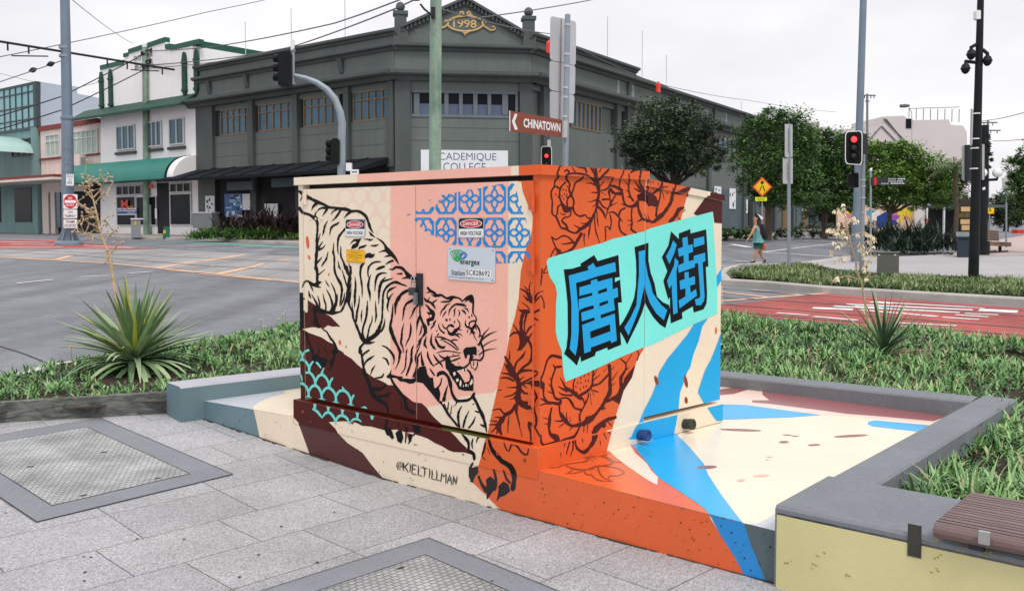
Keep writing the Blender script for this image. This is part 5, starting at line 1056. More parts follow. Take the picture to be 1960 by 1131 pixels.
m = MB(); gpix(m, [(1530, 507.5), (1574, 501.5), (1625, 495), (1690, 497), (1770, 494), (1835, 488), (1835, 476), (1960, 470), (2300, 462), (2300, 557), (1960, 542), (1860, 537), (1700, 532), (1600, 522)], .10)
m.build('far_footpath', fpm, kind='structure')
m = MB(); gpix(m, [(1800, 493), (1840, 486), (1880, 470), (1970, 452), (2300, 446), (2300, 500), (1960, 494), (1870, 496)], .106); m.build('far_paving', fpr, kind='structure')
m = MB(); kerbline(m, [T(*p)[:2] for p in ((1450, 512), (1533, 509), (1574, 503.5), (1622, 496.5))][::-1], .18, .10); m.build('far_kerb', kc, kind='structure')
# footpath and kerb on the building side of the road
m = MB()
fk = [T(*p) for p in ((-300, 437), (0, 443.5), (110, 446.5), (230, 457), (354, 460.5), (376, 459.5), (440, 463.5), (574, 469.5), (800, 474), (1100, 475), (1250, 470), (1383, 461), (1428, 459), (1476, 456), (1584, 450), (1660, 446))]
kerbline(m, [p[:2] for p in fk], .2, .14); m.build('street_kerb', kb2, kind='structure')
m = MB(); ground(m, [p[:2] for p in fk] + [(75, 160), (40, 105), (1, 75), (-40, 90), (-100, 150)], .12); m.build('street_footpath', M('street_path', (.30, .27, .25, 1), .85, .12, .5, .15, 10), kind='structure')
# ================================================================ buildings
class Fac:
    """a facade: an upright plane through p running along d (horizontal), facing n"""
    def __init__(s, p, d, n=None):
        s.p = Vector((p[0], p[1], 0)); s.d = Vector((d[0], d[1], 0)).normalized(); s.n = perp(s.d)
        if s.n.dot(EYE - s.p) < 0: s.n = -s.n
    def sz(s, px, py, off=0.0):
        q = PL(px, py, s.p + s.n * off, s.n); return (q - s.p).dot(s.d), q.z
    def s_(s, px, off=0.0): return s.sz(px, 430, off)[0]
    def z_(s, px, py, off=0.0): return s.sz(px, py, off)[1]
    def at(s, a, z, off=0.0): return s.p + s.d * a + s.n * off + UP * z
    def box(s, mb, a0, a1, z0, z1, o0, o1, mi=0): mb.pbox(s.at(a0, z0, o0), s.d * (a1 - a0), s.n * (o1 - o0), UP * (z1 - z0), mi)
    def pb(s, mb, px0, py0, px1, py1, o0, o1, mi=0):
        """box over a pixel rectangle of the facade plane"""
        c = (px0 + px1) / 2; s.box(mb, s.s_(px0, o0), s.s_(px1, o0), s.z_(c, py1, o0), s.z_(c, py0, o0), o0, o1, mi)
    def prof(s, mb, a0, a1, pts, mi=0):
        """a moulding: profile of (out, z) swept along the facade"""
        mb.prism([s.at(a0, z, o) for o, z in pts], s.d * (a1 - a0), mi)
    def poly(s, mb, az, off, thick, mi=0): mb.prism([s.at(a, z, off) for a, z in az], s.n * thick, mi)
    def text(s, mb, string, px0, py0, px1, py1, off, mi, bold=.0):
        """lettering over a pixel box (left, top, right, bottom as seen)"""
        a0, a1 = s.s_(px0, off), s.s_(px1, off); c = (px0 + px1) / 2; z0, z1 = s.z_(c, py1, off), s.z_(c, py0, off)
        mb.text(string, s.at(a0, z0, off), s.d * (a1 - a0), UP * (z1 - z0), mi, bold)
glass = M('glass_sky', (.055, .125, .175, 1), .07, .4, .25, spec=.25); glassd = M('glass_dark', (.012, .015, .018, 1), .12, .3, .3, spec=.06)
dk = M('wall_grey', rgb(102, 110, 107, 1.0), .82, .08, .35, .12, 4, fine=.03, streak=.08); dk2 = M('trim_grey', rgb(80, 86, 85, 1.0), .7, .12, .5, .1, 4, streak=.12); dk3 = M('pilaster_grey', rgb(78, 84, 84, 1.0), .75, .12, .5, .1, 4, streak=.1)
wood = M('frame_timber', rgb(134, 112, 86, .9), .6, .15, 2); blackm = M('shade_cloth', (.012, .015, .019, 1), .85, .25, .8, .2, 6, spec=.12)
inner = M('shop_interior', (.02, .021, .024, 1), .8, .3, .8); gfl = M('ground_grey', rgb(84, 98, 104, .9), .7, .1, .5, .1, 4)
goldm = M('gilt', rgb(198, 170, 118), .55, .12, 3, metal=.1); signw = M('sign_white', (.74, .77, .80, 1), .45, .04, 2); navy = M('letter_navy', rgb(48, 66, 112), .5)
Cc = DY(757, 428, 46); dch = Vector((1, .14, 0)); CH = Fac(Cc, dch); LF = Fac(Cc, hdir(-1190)); C2 = CH.at(CH.s_(1018), 0); RF = Fac(C2, hdir(2090)); dCH = CH.s_(1018)
bd = root('corner_building', (C2 + Cc) / 2 * 1 - Vector((0, 0, 1.55)) * .5, 'dark grey two storey corner building with a gilt 1998 on its pediment', 'building')
sLe = LF.s_(381); sRe = RF.s_(1548); WL0 = .4
def wallmass(f, a0, a1, z1, name, depth=.4):
    m = MB(); f.box(m, a0, a1, WL0, z1, -depth, 0, 0); return m.build(name, dk, bd)
# solid core so that nothing shows through
m = MB(); core = [LF.at(sLe, 0, -.3), Cc * 1, C2 * 1, RF.at(sRe, 0, -.3), RF.at(sRe, 0, -14), LF.at(sLe, 0, -14)]
core = [Vector((p.x, p.y, WL0)) for p in core]; core[1] += Vector((0, .45, 0)); core[2] += Vector((0, .45, 0))
m.prism(core, UP * 9.9, 0); m.build('wall', dk, bd)
# ---- left facade
zsil, zhd = 6.82, 8.36
pil = ((382, 413), (480, 490), (565.5, 574.5), (663, 672.5), (746, 757))
m = MB(); LF.box(m, 0, sLe, 4.6, zsil, -.25, -.05); LF.box(m, 0, sLe, zhd, 8.7, -.25, -.05); LF.box(m, 0, sLe, 8.7, 10.35, -.25, .06); LF.box(m, 0, sLe, 10.45, 11.05, -.35, .0)
for z in (5.55, 6.35): LF.box(m, 0, sLe, z, z + .03, -.05, -.045, 1)
m.build('wall', [dk, dk3], bd)
for i, (a, b) in enumerate(pil):
    m = MB(); LF.box(m, LF.s_(b), LF.s_(a), 4.4, 8.72, -.25, .16); m.build('pilaster', dk2 if i else dk2, bd)
def cornice(f, a0, a1, nm, z, out, h, mat=dk2):
    m = MB(); f.prof(m, a0, a1, [(-.3, z - h), (out * .35, z - h), (out * .5, z - h * .6), (out * .92, z - h * .5), (out, z - h * .35), (out, z), (-.3, z + .03)]); return m.build(nm, mat, bd)
cornice(LF, -.25, sLe, 'cornice', 11.2, .3, .3); cornice(LF, -.25, sLe, 'ledge', 10.48, .42, .34); cornice(LF, -.3, sLe + .6, 'eave', 9.12, .85, .46)
for px, py in ((408, 165), (479, 154), (565, 140), (659, 118)):
    m = MB(); a = LF.s_(px); LF.prof(m, a - .16, a + .16, [(0, 10.15), (0, 9.4), (.12, 9.42), (.3, 10.15)]); m.build('bracket', dk3, bd)
def window(f, px0, px1, z0, z1, nv, tr, parent, fm=wood, gm=glass, off=-.12, w=.07, trans=.32, rv=None):
    a0, a1 = sorted((f.s_(px0), f.s_(px1))); m = MB()
    f.box(m, a0, a1, z0, z0 + w, off, off + .09); f.box(m, a0, a1, z1 - w, z1, off, off + .09)
    for i in range(nv + 1):
        a = a0 + (a1 - a0 - w) * i / nv; f.box(m, a, a + w, z0 + w, z1 - w, off + .005, off + .085)
    if tr: zt = z1 - (z1 - z0) * trans; f.box(m, a0, a1, zt, zt + w * .8, off + .01, off + .08)
    wo = m.build('window', fm, parent); m = MB(); f.box(m, a0, a1, z0, z1, off - .03, off + .02)
    m.build('pane', gm, wo); return wo
for px0, px1, nv in ((424, 482, 5), (496, 566, 5), (582, 650, 5), (676, 747, 5)): window(LF, px0, px1, zsil, zhd, nv, 1, bd)
# black awning and shaded shopfront
zo = LF.z_(498, 333, 2.3); m = MB()
aw = lambda a, o, z: LF.at(a, z, o)
m.prism([aw(.3, .0, 4.9), aw(.3, 2.3, zo), aw(.3, 2.3, zo - .16), aw(.3, 0, 4.6)], LF.d * (sLe - .3 + .9), 0)
for k in range(1, 9): LF.prof(m, sLe * k / 9, sLe * k / 9 + .06, [(0, 4.95), (2.32, zo + .04), (2.32, zo), (0, 4.9)], 0)
m.build('awning', blackm, bd)
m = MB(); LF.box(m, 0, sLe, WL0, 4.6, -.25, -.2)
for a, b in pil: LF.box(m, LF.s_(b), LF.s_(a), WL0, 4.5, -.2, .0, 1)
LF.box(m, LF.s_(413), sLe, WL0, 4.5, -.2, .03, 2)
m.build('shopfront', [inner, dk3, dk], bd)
m = MB(); LF.pb(m, 438, 348, 487, 364, .9, 1.0, 0); m.build('hanging_sign', gfl, bd)
m = MB(); LF.pb(m, 523, 341, 570, 358, .9, 1.0, 0); m.build('hanging_sign', gfl, bd)
def poster(f, px0, py0, px1, py1, mats, dots, name, off=.05, seed=1):
    m = MB(); f.pb(m, px0, py0, px1, py1, off - .04, off, 0); r = random.Random(seed)
    for k in range(dots):
        x = r.uniform(px0 + 1, px1 - 2); y = r.uniform(py0 + 1, py1 - 3); w = r.uniform(1.2, (px1 - px0) * .3); h = r.uniform(1, (py1 - py0) * .18)
        f.pb(m, x, y, min(px1 - .5, x + w), min(py1 - .5, y + h), off, off + .004 + .0006 * k, 1 + k % (len(mats) - 1))
    return m.build(name, mats, bd)
poster(LF, 431.6, 371, 464.5, 416, [M('fridge_blue', rgb(38, 92, 150), .3), M('fridge_light', rgb(96, 160, 196), .3), M('fridge_navy', rgb(18, 42, 84), .3), M('fridge_white', rgb(210, 222, 230), .3)], 34, 'window_display', .02, 3)
m = MB(); LF.pb(m, 466, 371, 480, 402, -.02, .03, 0); m.build('white_board', signw, bd)
m = MB(); LF.pb(m, 508.5, 390, 533, 424, -.02, .04, 0); m.build('white_board', signw, bd)
poster(LF, 394.5, 375, 412, 407, [signw, M('ink', rgb(40, 42, 58), .5)], 9, 'poster', .12, 8)
m = MB(); LF.pb(m, 383, 407, 420, 437, .0, .5, 0); LF.pb(m, 382, 406, 421, 408.5, -.0, .56, 1); m.build('low_pier', [M('pier_grey', rgb(150, 156, 158, .9), .8, .08), signw], bd)
# ---- chamfered corner
m = MB(); CH.box(m, 0, dCH, WL0, zsil + .2, -.35, 0); CH.box(m, 0, dCH, 8.25, 10.5, -.35, .02); CH.box(m, 0, dCH, zsil - .0, 8.3, -.6, -.5)
CH.box(m, 0, dCH, 5.7, 5.73, 0, .006, 1); CH.box(m, 0, dCH, 6.35, 6.38, 0, .006, 1); m.build('wall', [dk, dk3], bd)
for a, b in ((757, 787), (994, 1018)):
    m = MB(); CH.box(m, CH.s_(a), CH.s_(b), WL0, 8.72, -.3, .18); m.build('pilaster', dk3, bd)
cornice(CH, -.25, dCH + .25, 'eave', 9.12, .75, .46); cornice(CH, -.2, dCH + .2, 'ledge', 10.5, .4, .34)
za, zb2 = CH.z_(890, 224), CH.z_(890, 177); fg = M('window_grey', rgb(104, 112, 120), .6, .08); film = M('window_film', rgb(86, 98, 122), .3, .1)
m = MB(); CH.pb(m, 788, 172, 991, 180, -.12, .0); CH.pb(m, 788, 221, 991, 226, -.12, .05)
for x0, x1 in ((788, 790), (793, 804), (851, 859), (879, 886), (906, 914), (933, 940), (961, 972), (986, 991)): CH.pb(m, x0, 180, x1, 221, -.14, -.03)
wo = m.build('window', fg, bd); m = MB(); CH.pb(m, 788, 178, 991, 222, -.22, -.16); po = m.build('pane', glassd, wo)
m = MB(); CH.pb(m, 804, 200, 961, 221.5, -.16, -.152); m.build('film', film, wo)
# pediment with raking cornice, urns and gilt date
zl, zr_, zap = CH.z_(770, 50), CH.z_(1000, 60), CH.z_(892, -4); sl_, sr_, sa_ = CH.s_(770), CH.s_(1001), CH.s_(892)
m = MB(); CH.poly(m, [(0, 10.5), (dCH, 10.5), (dCH, 11.1), (sr_, zr_ - .2), (sa_, zap - .3), (sl_, zl - .2), (0, 11.1)], -.4, .4); m.build('pediment', dk, bd)
for (a0, z0_), (a1, z1_) in (((sl_, zl), (sa_, zap)), ((sr_, zr_), (sa_, zap))):
    m = MB(); CH.poly(m, [(a0, z0_), (a1, z1_), (a1, z1_ - .14), (a0, z0_ - .14)], -.4, .72, 0); CH.poly(m, [(a0, z0_ - .14), (a1, z1_ - .14), (a1, z1_ - .42), (a0, z0_ - .42)], -.1, .2, 0)
    for k in range(16):
        t = (k + .5) / 16; a, z = a0 + (a1 - a0) * t, z0_ + (z1_ - z0_) * t; CH.box(m, a - .05, a + .05, z - .36, z - .15, .1, .24, 1)
    m.build('raking_cornice', [dk2, dk3], bd)
for pxc, py0, py1, w in ((769, 24, 54, 27), (1012.5, 34, 62, 25)):
    m = MB(); a = CH.s_(pxc); zt = CH.z_(pxc, py0); zb_ = CH.z_(pxc, py1); hw = w * .0262 / 2
    CH.box(m, a - hw, a + hw, 10.5, zb_ , -.6, .18); CH.box(m, a - hw * .85, a + hw * .85, zb_, zt, -.5, .1); CH.box(m, a - hw * 1.05, a + hw * 1.05, zt - .12, zt + .06, -.58, .16)
    m.lathe(CH.at(a, zt + .06, -.2), [(.16, 0), (.1, .06), (.2, .12), (.24, .24), (.2, .38), (.1, .47), (.02, .5)], 0, 14); m.build('urn_pier', dk2, bd)
m = MB(); ec = (890.5, 46.5)
def E_(x, y, o=.05): a, z = CH.sz(x, y); return CH.at(a, z, o)
m.tube([E_(ec[0] + 34 * math.cos(t), ec[1] + 14.5 * math.sin(t)) for t in [i * math.pi / 16 for i in range(33)]], .055, 0, 6)
def scroll(cx, cy, r, a0, turns, sg):
    return [E_(cx + sg * r * (1 - .75 * i / 14) * math.cos(a0 + turns * i / 14 * 6.28), cy + r * (1 - .75 * i / 14) * math.sin(a0 + turns * i / 14 * 6.28)) for i in range(15)]
for sg in (-1, 1):
    m.tube(scroll(ec[0] + sg * 37, 44, 6, 1.5, .9, sg), .05, 0, 6); m.tube(scroll(ec[0] + sg * 6, 27, 5, 1.2, -.9, sg), .05, 0, 6); m.tube([E_(ec[0] + sg * 14, 32), E_(ec[0] + sg * 10, 29), E_(ec[0], 33)], .05, 0, 6)
    m.tube([E_(ec[0] + sg * 8, 60.5), E_(ec[0] + sg * 3, 64), E_(ec[0], 60)], .06, 0, 6)
m.tube([E_(924, 50), E_(932, 55), E_(938, 59), E_(944, 59), E_(948, 56), E_(946, 52), E_(941, 53)], .05, 0, 6); m.tube([E_(856, 50), E_(848, 54), E_(842, 55)], .05, 0, 6); m.lathe(E_(890, 66, .05), [(.02, -.12), (.09, 0), (.02, .1)], 0, 8)
CH.text(m, '1998', 868.5, 38, 913, 54, .05, 0, .02); m.build('date_emblem', goldm, bd)
m = MB(); CH.pb(m, 806, 288, 972, 352, .02, .1, 0)
def serif(mb, f, s, px0, py0, px1, py1, off, mi):
    """thin roman capitals: the letters plus short feet"""
    f.text(mb, s, px0, py0, px1, py1, off, mi, .0)
CH.text(m, 'ACADEMIQUE', 827, 293, 950, 309.5, .104, 1, -.008); CH.text(m, 'COLLEGE', 849, 312, 930, 328, .104, 1, -.008); CH.text(m, 'ENGLISH COURSES', 840, 334, 938, 344, .104, 1, 0)
m.build('sign_board', [signw, navy], bd)
# ---- right facade
m = MB(); RF.box(m, 0, sRe, 4.2, zsil, -.25, -.05); RF.box(m, 0, sRe, zhd, 8.7, -.25, -.05); RF.box(m, 0, sRe, 8.7, 10.45, -.25, .06); RF.box(m, 0, RF.s_(1216), 10.4, 11.05, -.5, 0); RF.box(m, RF.s_(1216), RF.s_(1289), 10.4, 10.95, -1.0, -.5)
m.build('wall', [dk], bd)
m = MB(); RF.box(m, 0, sRe, WL0, 4.2, -.25, -.02); m.build('wall', gfl, bd)
cornice(RF, -.25, RF.s_(1216), 'cornice', 11.2, .3, .3); cornice(RF, -.25, sRe, 'ledge', 10.5, .5, .36); cornice(RF, -.3, sRe, 'eave', 9.12, .8, .46)
for px in (1036, 1176, 1196, 1292, 1352, 1420, 1480):
    m = MB(); a = RF.s_(px); RF.box(m, a, a + .55, WL0, 8.72, -.2, .16); m.build('pilaster', dk3, bd)
for px in (1178, 1206, 1348, 1385, 1425):
    m = MB(); a = RF.s_(px); RF.box(m, a, a + .3, 8.75, 10.15, .06, .075); m.build('fascia_panel', M('pale_patch_%d' % px, rgb(140, 150, 148), .8, .1), bd)
for px in (1198, 1362, 1432):
    m = MB(); a = RF.s_(px); RF.prof(m, a - .16, a + .16, [(0, 10.15), (0, 9.4), (.12, 9.42), (.3, 10.15)]); m.build('bracket', dk3, bd)
for px0, px1, nv in ((1052, 1090, 4), (1094, 1151, 7), (1210, 1280, 6), (1300, 1345, 5), (1366, 1410, 5)): window(RF, px0, px1, zsil, zhd, nv, 0, bd, off=-.1)
for px0, py0, px1, py1, sd in ((1366, 357, 1379, 385, 4), (1395, 361, 1407, 400, 5), (1422, 382, 1430, 408, 6), (1533, 391, 1545, 404, 7)): poster(RF, px0, py0, px1, py1, [signw, M('ink_%d' % sd, rgb(70, 74, 84), .5)], 6, 'poster', .05, sd)
# dark shopfronts further along the side street
m = MB()
for i, px in enumerate(range(1432, 1640, 13)):
    RF.box(m, RF.s_(px), RF.s_(px + 8), WL0, 3.6, -.1, .05 + .02 * (i % 3), i % 3)
RF.box(m, sRe, RF.s_(1645), WL0, 5.2, -8, -.1, 0)
m.build('side_shopfront', [inner, gfl, M('ochre_panel', rgb(112, 92, 62), .7)], bd)
for px, py in ((1256, 167), (1049, 91)):
    m = MB(); p = RF.at(RF.s_(px, 1.2), RF.z_(px, py, 1.2), 1.2); m.prism([p + RF.d * a + UP * z for a, z in ((-.22, -.3), (.22, -.34), (.25, .16), (0, .36), (-.2, .18))], RF.n * .12, 0)
    m.build('red_lantern', M('lantern_red_%d' % px, rgb(222, 58, 44), .5), bd)
for px, y1, y0, f in ((562, 15, 100, LF), (475, 40, 112, LF), (664, 0, 80, LF), (1161, 32, 92, RF), (1227, 58, 128, RF), (1273, 105, 140, RF), (1416, 195, 212, RF)):
    m = MB(); a = f.s_(px, -3); m.tube([f.at(a, f.z_(px, y0, -3) - .8, -3), f.at(a, f.z_(px, y1, -3), -3)], .028, 0, 5); m.build('roof_mast', M('mast_%d' % px, (.55, .56, .58, 1), .5), bd)
# ---------------------------------------------------------------- white deco building
wh = M('wall_white', rgb(248, 246, 246, .93), .8, .04, .4, .1, 4, streak=.03); grn = M('trim_green', rgb(36, 92, 76, .9), .55, .12, 1); grt = M('tile_green', rgb(30, 72, 60, .9), .6, .25, 4, .5, 12); awg = M('awning_green', rgb(44, 128, 116, .9), .5, .08, 1)
wd = root('white_building', LF.at(LF.s_(285), .7), 'white rendered two storey shop with green trims and a green barrel awning', 'building')
a0, a1 = sLe + .05, LF.s_(192)
def ap(px, py): return LF.sz(px, py)
m = MB(); prof_ = [ap(192.5, 133), ap(238, 121.5), ap(238, 109), ap(246.5, 105), ap(246.5, 97), ap(317, 79), ap(317, 98), ap(326, 95), ap(382, 82)]
m.prism([LF.at(a0, WL0, -.3), LF.at(a1, WL0, -.3)] + [LF.at(max(a0, min(a1, a)), z, -.3) for a, z in prof_], LF.n * .3, 0)
m.prism([LF.at(a0, WL0, -.3), LF.at(a1, WL0, -.3), LF.at(a1, WL0, -12), LF.at(a0, WL0, -12)], UP * 10.2, 0)
m.build('wall', wh, wd)
def trim(pts, h, nm='parapet_trim', par=wd, mat=grn, f=LF, o=.06):
    m = MB()
    for (p, q) in zip(pts, pts[1:]):
        (a, z), (b, y) = f.sz(*p), f.sz(*q)
        if abs(a - b) < .3: f.box(m, min(a, b) - .05, max(a, b) + .05, min(z, y) - h, max(z, y), -.32, o + .01)
        else: m.prism([f.at(a, z, -.3), f.at(b, y, -.3), f.at(b, y - h, -.3), f.at(a, z - h, -.3)], f.n * (.3 + o), 0)
    return m.build(nm, mat, par)
trim([(192.5, 126), (238, 115)], .3); trim([(246.5, 95), (317, 71.5)], .3); trim([(237, 103), (246, 101)], .25); trim([(317, 86), (326, 84)], .25); trim([(326, 88), (382, 75)], .3)
m = MB(); t0 = LF.at(a0, ap(382, 75)[1], 0); m.prism([t0, t0 - LF.n * 7, t0 - LF.n * 7 - UP * .4, t0 - UP * .4], LF.d * .3, 0); m.prism([t0 - UP * .4, t0 - LF.n * 7 - UP * .4, t0 - LF.n * 7 - UP * 2.5, t0 - UP * 2.5], LF.d * .3, 1); m.build('side_parapet', [grn, wh], wd)
for px, y0, y1 in ((195.5, 138, 215), (213, 133, 213), (354.5, 100, 187), (377.6, 94, 184)):
    a, zt = ap(px, y0); _, zb_ = ap(px, y1); m = MB(); w = .2
    m.prism([LF.at(a - w, zb_ + .35), LF.at(a, zb_), LF.at(a + w, zb_ + .35), LF.at(a + w, zt - .5), LF.at(a + w * .6, zt - .15), LF.at(a, zt), LF.at(a - w * .6, zt - .15), LF.at(a - w, zt - .5)], LF.n * .16, 0)
    LF.box(m, a - w * 1.2, a + w * 1.2, zt - .72, zt - .6, .0, .2, 0); LF.box(m, a - w * 1.2, a + w * 1.2, zb_ + .36, zb_ + .5, .0, .2, 0); m.build('fin_ornament', grt, wd)
m = MB(); zh_ = ap(382, 201)[1]; LF.prof(m, a0, LF.s_(168), [(0, zh_ + .75), (1.1, zh_ + .05), (1.1, zh_ - .12), (0, zh_ + .3)], 0)
m.build('tiled_hood', grt, wd)
sill = M('sill_dark', (.05, .05, .05, 1), .6); frw = M('frame_white', (.62, .63, .64, 1), .5)
for px0, y0, px1, y1, n in ((228, 240, 263, 287, 3), (286, 232, 314, 281, 3), (328.5, 226, 357, 277, 2)):
    c = (px0 + px1) / 2; za_, zb_ = LF.z_(c, y1), LF.z_(c, y0)
    m = MB(); LF.box(m, LF.s_(px1) - .12, LF.s_(px0) + .12, za_ - .3, za_ - .12, 0, .16); m.build('sill', sill, wd)
    window(LF, px0, px1, za_, zb_, n, 0, wd, frw, glass, .02, .08)
m = MB()
for s_t, x0_, y0_, x1_, y1_ in (('DO', 263, 105, 276, 115), ('BAR', 282, 98, 298, 109), ('BO', 264, 121, 276, 131), ('NG', 287, 114, 298, 125)): LF.text(m, s_t, x0_, y0_, x1_, y1_, .05, 0, .01)
m.build('parapet_lettering', M('letter_grey', rgb(92, 98, 98), .6), wd)
m = MB(); ztop, zbot = LF.z_(300, 304), LF.z_(300, 342.5, 1.7); ea, eb = LF.s_(366), LF.s_(165); n = 10
arc = [(1.7 * math.sin(t * math.pi / 2 / n), zbot + (ztop - zbot) * math.cos(t * math.pi / 2 / n)) for t in range(n + 1)]
LF.prof(m, ea, eb, arc + [(1.6, zbot), (0, zbot)], 0); m.build('barrel_awning', awg, wd, smooth=False)
m = MB(); LF.prof(m, LF.s_(380.5), ea, arc + [(0, zbot)], 0); LF.prof(m, ea - .12, ea + .02, [(o * 1.03 + .02, z + .03) for o, z in arc] + [(0, zbot)], 1); m.build('awning_end', [wh, blackm], wd)
# shop window, door, sign
S7 = lambda x, y: (200 + x / 7.54, 330 + y / 7.54)
def shop(x0, y0, x1, y1, nv, tr=0, gm=glassd, f=frw):
    (p0, q0), (p1, q1) = S7(x0, y0), S7(x1, y1); c = (p0 + p1) / 2; return window(LF, p0, p1, LF.z_(c, q1), LF.z_(c, q0), nv, tr, wd, f, gm, .02, .06)
shop(195, 190, 560, 330, 4); shop(195, 345, 470, 770, 1); shop(478, 345, 770, 770, 1); shop(965, 150, 1270, 290, 3); shop(965, 305, 1270, 765, 1)
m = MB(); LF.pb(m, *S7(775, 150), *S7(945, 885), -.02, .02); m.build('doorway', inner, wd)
redl = M('sign_red', rgb(222, 58, 40), .4); orl = M('sign_orange', rgb(236, 150, 48), .4); blul = M('sign_blue', rgb(48, 78, 150), .4)
m = MB(); LF.pb(m, *S7(195, 515), *S7(466, 615), .12, .13, 0); LF.pb(m, *S7(195, 535), *S7(466, 548), .131, .136, 2); LF.pb(m, *S7(195, 560), *S7(466, 600), .131, .136, 2)
LF.text(m, 'M', *S7(245, 400), *S7(340, 530), .14, 1, .05); LF.text(m, 'MUSIC', *S7(325, 485), *S7(425, 525), .14, 3, .02); LF.text(m, '5532 1179', *S7(335, 570), *S7(440, 592), .14, 0, .02)
m.build('window_sign', [signw, redl, blul, orl], wd)
m = MB(); LF.pb(m, *S7(732, 520), *S7(762, 668), .12, .13, 0); m.build('door_notice', signw, wd)
m = MB(); LF.pb(m, *S7(665, 172), *S7(718, 232), .3, .36, 0); m.build('red_sign', redl, wd)
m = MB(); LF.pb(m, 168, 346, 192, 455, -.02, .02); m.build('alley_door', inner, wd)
# ---------------------------------------------------------------- cream shop with red bands
cr = M('wall_cream', rgb(238, 222, 212, .93), .8, .06, .4, .1, 4, streak=.12); rdb = M('band_red', rgb(136, 56, 48, .9), .6, .1, 1); curt = M('curtain', rgb(176, 196, 184, .9), .6, .15, 3)
sd_ = root('cream_shop', LF.at(LF.s_(135), .7), 'cream two storey shop with red bands and a flat canopy over the path', 'building')
b0, b1 = a1 + .06, LF.s_(79); ztp = LF.z_(135, 236); m = MB()
LF.box(m, b0, b1, 3.9, ztp, -.4, -.1); LF.box(m, b0, b1, WL0, ztp - .4, -9, -.4); LF.box(m, LF.s_(140), LF.s_(118), 3.9, ztp - .3, -.1, -.02)
for px0, px1 in ((80, 92), (96, 104), (168, 190)): LF.box(m, LF.s_(px1), LF.s_(px0), WL0, 4, -.3, -.05)
m.build('wall', cr, sd_)
m = MB(); LF.box(m, b0, b1, ztp - .25, ztp + .08, -.4, .06); LF.box(m, b0, b1, LF.z_(135, 301.5), LF.z_(135, 298), -.3, .04); m.build('band', rdb, sd_)
for px0, y0, px1, y1, n in ((91, 257, 117.5, 301, 3), (141, 249, 190, 296, 5)):
    c = (px0 + px1) / 2; window(LF, px0, px1, LF.z_(c, y1), LF.z_(c, y0), n, 1, sd_, frw, curt, -.06, .08)
zc1, zc0 = LF.z_(104, 334, 3.0), LF.z_(104, 343, 3.0); m = MB(); ce = LF.s_(104, 3.0)
LF.box(m, ce, LF.s_(-60), zc0, zc1 - .14, 0, 3.0, 0); LF.box(m, ce - .02, LF.s_(-60), zc1 - .138, zc1 + .03, 0, 3.02, 1); m.build('canopy', [cr, rdb], sd_)
m = MB(); LF.box(m, b0, b1, WL0, 3.9, -.39, -.3, 0); LF.pb(m, 91, 360, 104, 437, -.2, -.12, 1); LF.pb(m, 105, 363, 118, 436, -.2, -.12, 1); m.build('shopfront', [inner, glass], sd_)
for px, y0, y1 in ((163, 297, 318), (150, 315, 332)):
    m = MB(); LF.pb(m, px - 8, y0, px + 8, y1, -.1, .5, 0); LF.pb(m, px - 5, y0 + 4, px + 4, y1 - 4, .5, .52, 1); m.build('air_conditioner', [cr, M('grille_%d' % px, (.2, .2, .2, 1), .6)], sd_)
# ---------------------------------------------------------------- teal building at the far left
tw = M('wall_teal', rgb(128, 160, 158, .9), .75, .10, .4, .1, 4, streak=.2); tg = M('curtain_glass', rgb(118, 178, 184, .8), .10, .12, .15, spec=.8); bsl = M('wall_blue_grey', rgb(172, 186, 200, .9), .8, .06, .3, .08, 3); mul = M('mullion', (.04, .06, .07, 1), .5)
tb_ = root('teal_building', LF.at(LF.s_(30), .75), 'teal building with a glazed upper storey and curved metal awning', 'building')
c0, c1s = LF.s_(78), LF.s_(-230); zt_ = LF.z_(70, 157.5); zg = LF.z_(60, 246); m = MB()
LF.box(m, c0, c1s, WL0, zg, -.4, 0, 0); LF.box(m, c0, c0 + .9, WL0, zg, 0, .2, 0); m.build('wall', tw, tb_)
m = MB(); rd = hdir(2090); pz = [LF.at(c0, 0, -.05)]
q = [(0, zg - 3), (0, zt_), (PL(118, 164, LF.at(c0, 0), perp(rd)) - LF.at(c0, 0)).dot(rd)]
sd2 = Fac(LF.at(c0, 0), rd); w_ = [sd2.sz(78, 157), sd2.sz(118, 163.7), sd2.sz(147, 166), sd2.sz(148.5, 179.6), sd2.sz(194, 190)]
m.prism([sd2.at(0, 4, -.3), sd2.at(w_[-1][0] + 1, 4, -.3)] + [sd2.at(a + (1 if i == 4 else 0), z, -.3) for i, (a, z) in reversed(list(enumerate(w_)))], sd2.n * .3, 0)
m.build('side_wall', bsl, tb_)
m = MB(); LF.box(m, c0 + .3, c1s, zg, zt_ - .1, -.2, .05, 0); m.build('curtain_wall', tg, tb_)
m = MB(); LF.box(m, c0, c0 + .45, zg - .1, zt_ + .05, -.2, .14, 0); LF.box(m, c0, c1s, zg - .1, zg + .1, -.1, .12, 0); LF.box(m, c0, c1s, zt_ - .12, zt_ + .05, -.2, .12, 0)
for px in (62, 50, 38, 27, 16, 5, -7, -20): LF.box(m, LF.s_(px) - .05, LF.s_(px) + .05, zg, zt_, .0, .11, 0)
for py in (176, 203, 228): LF.box(m, c0, c1s, LF.z_(60, py) - .05, LF.z_(60, py) + .05, .0, .105, 0)
m.build('mullions', mul, tb_)
m = MB(); n = 12; zA, zB = LF.z_(70, 249, .3), LF.z_(0, 300, .3); ca, cb = LF.s_(73), LF.s_(-90)
arc = [((cb - ca) * (1 - math.cos(t * math.pi / n)) / 2, (zA - zB) * math.sin(t * math.pi / n)) for t in range(n + 1)]
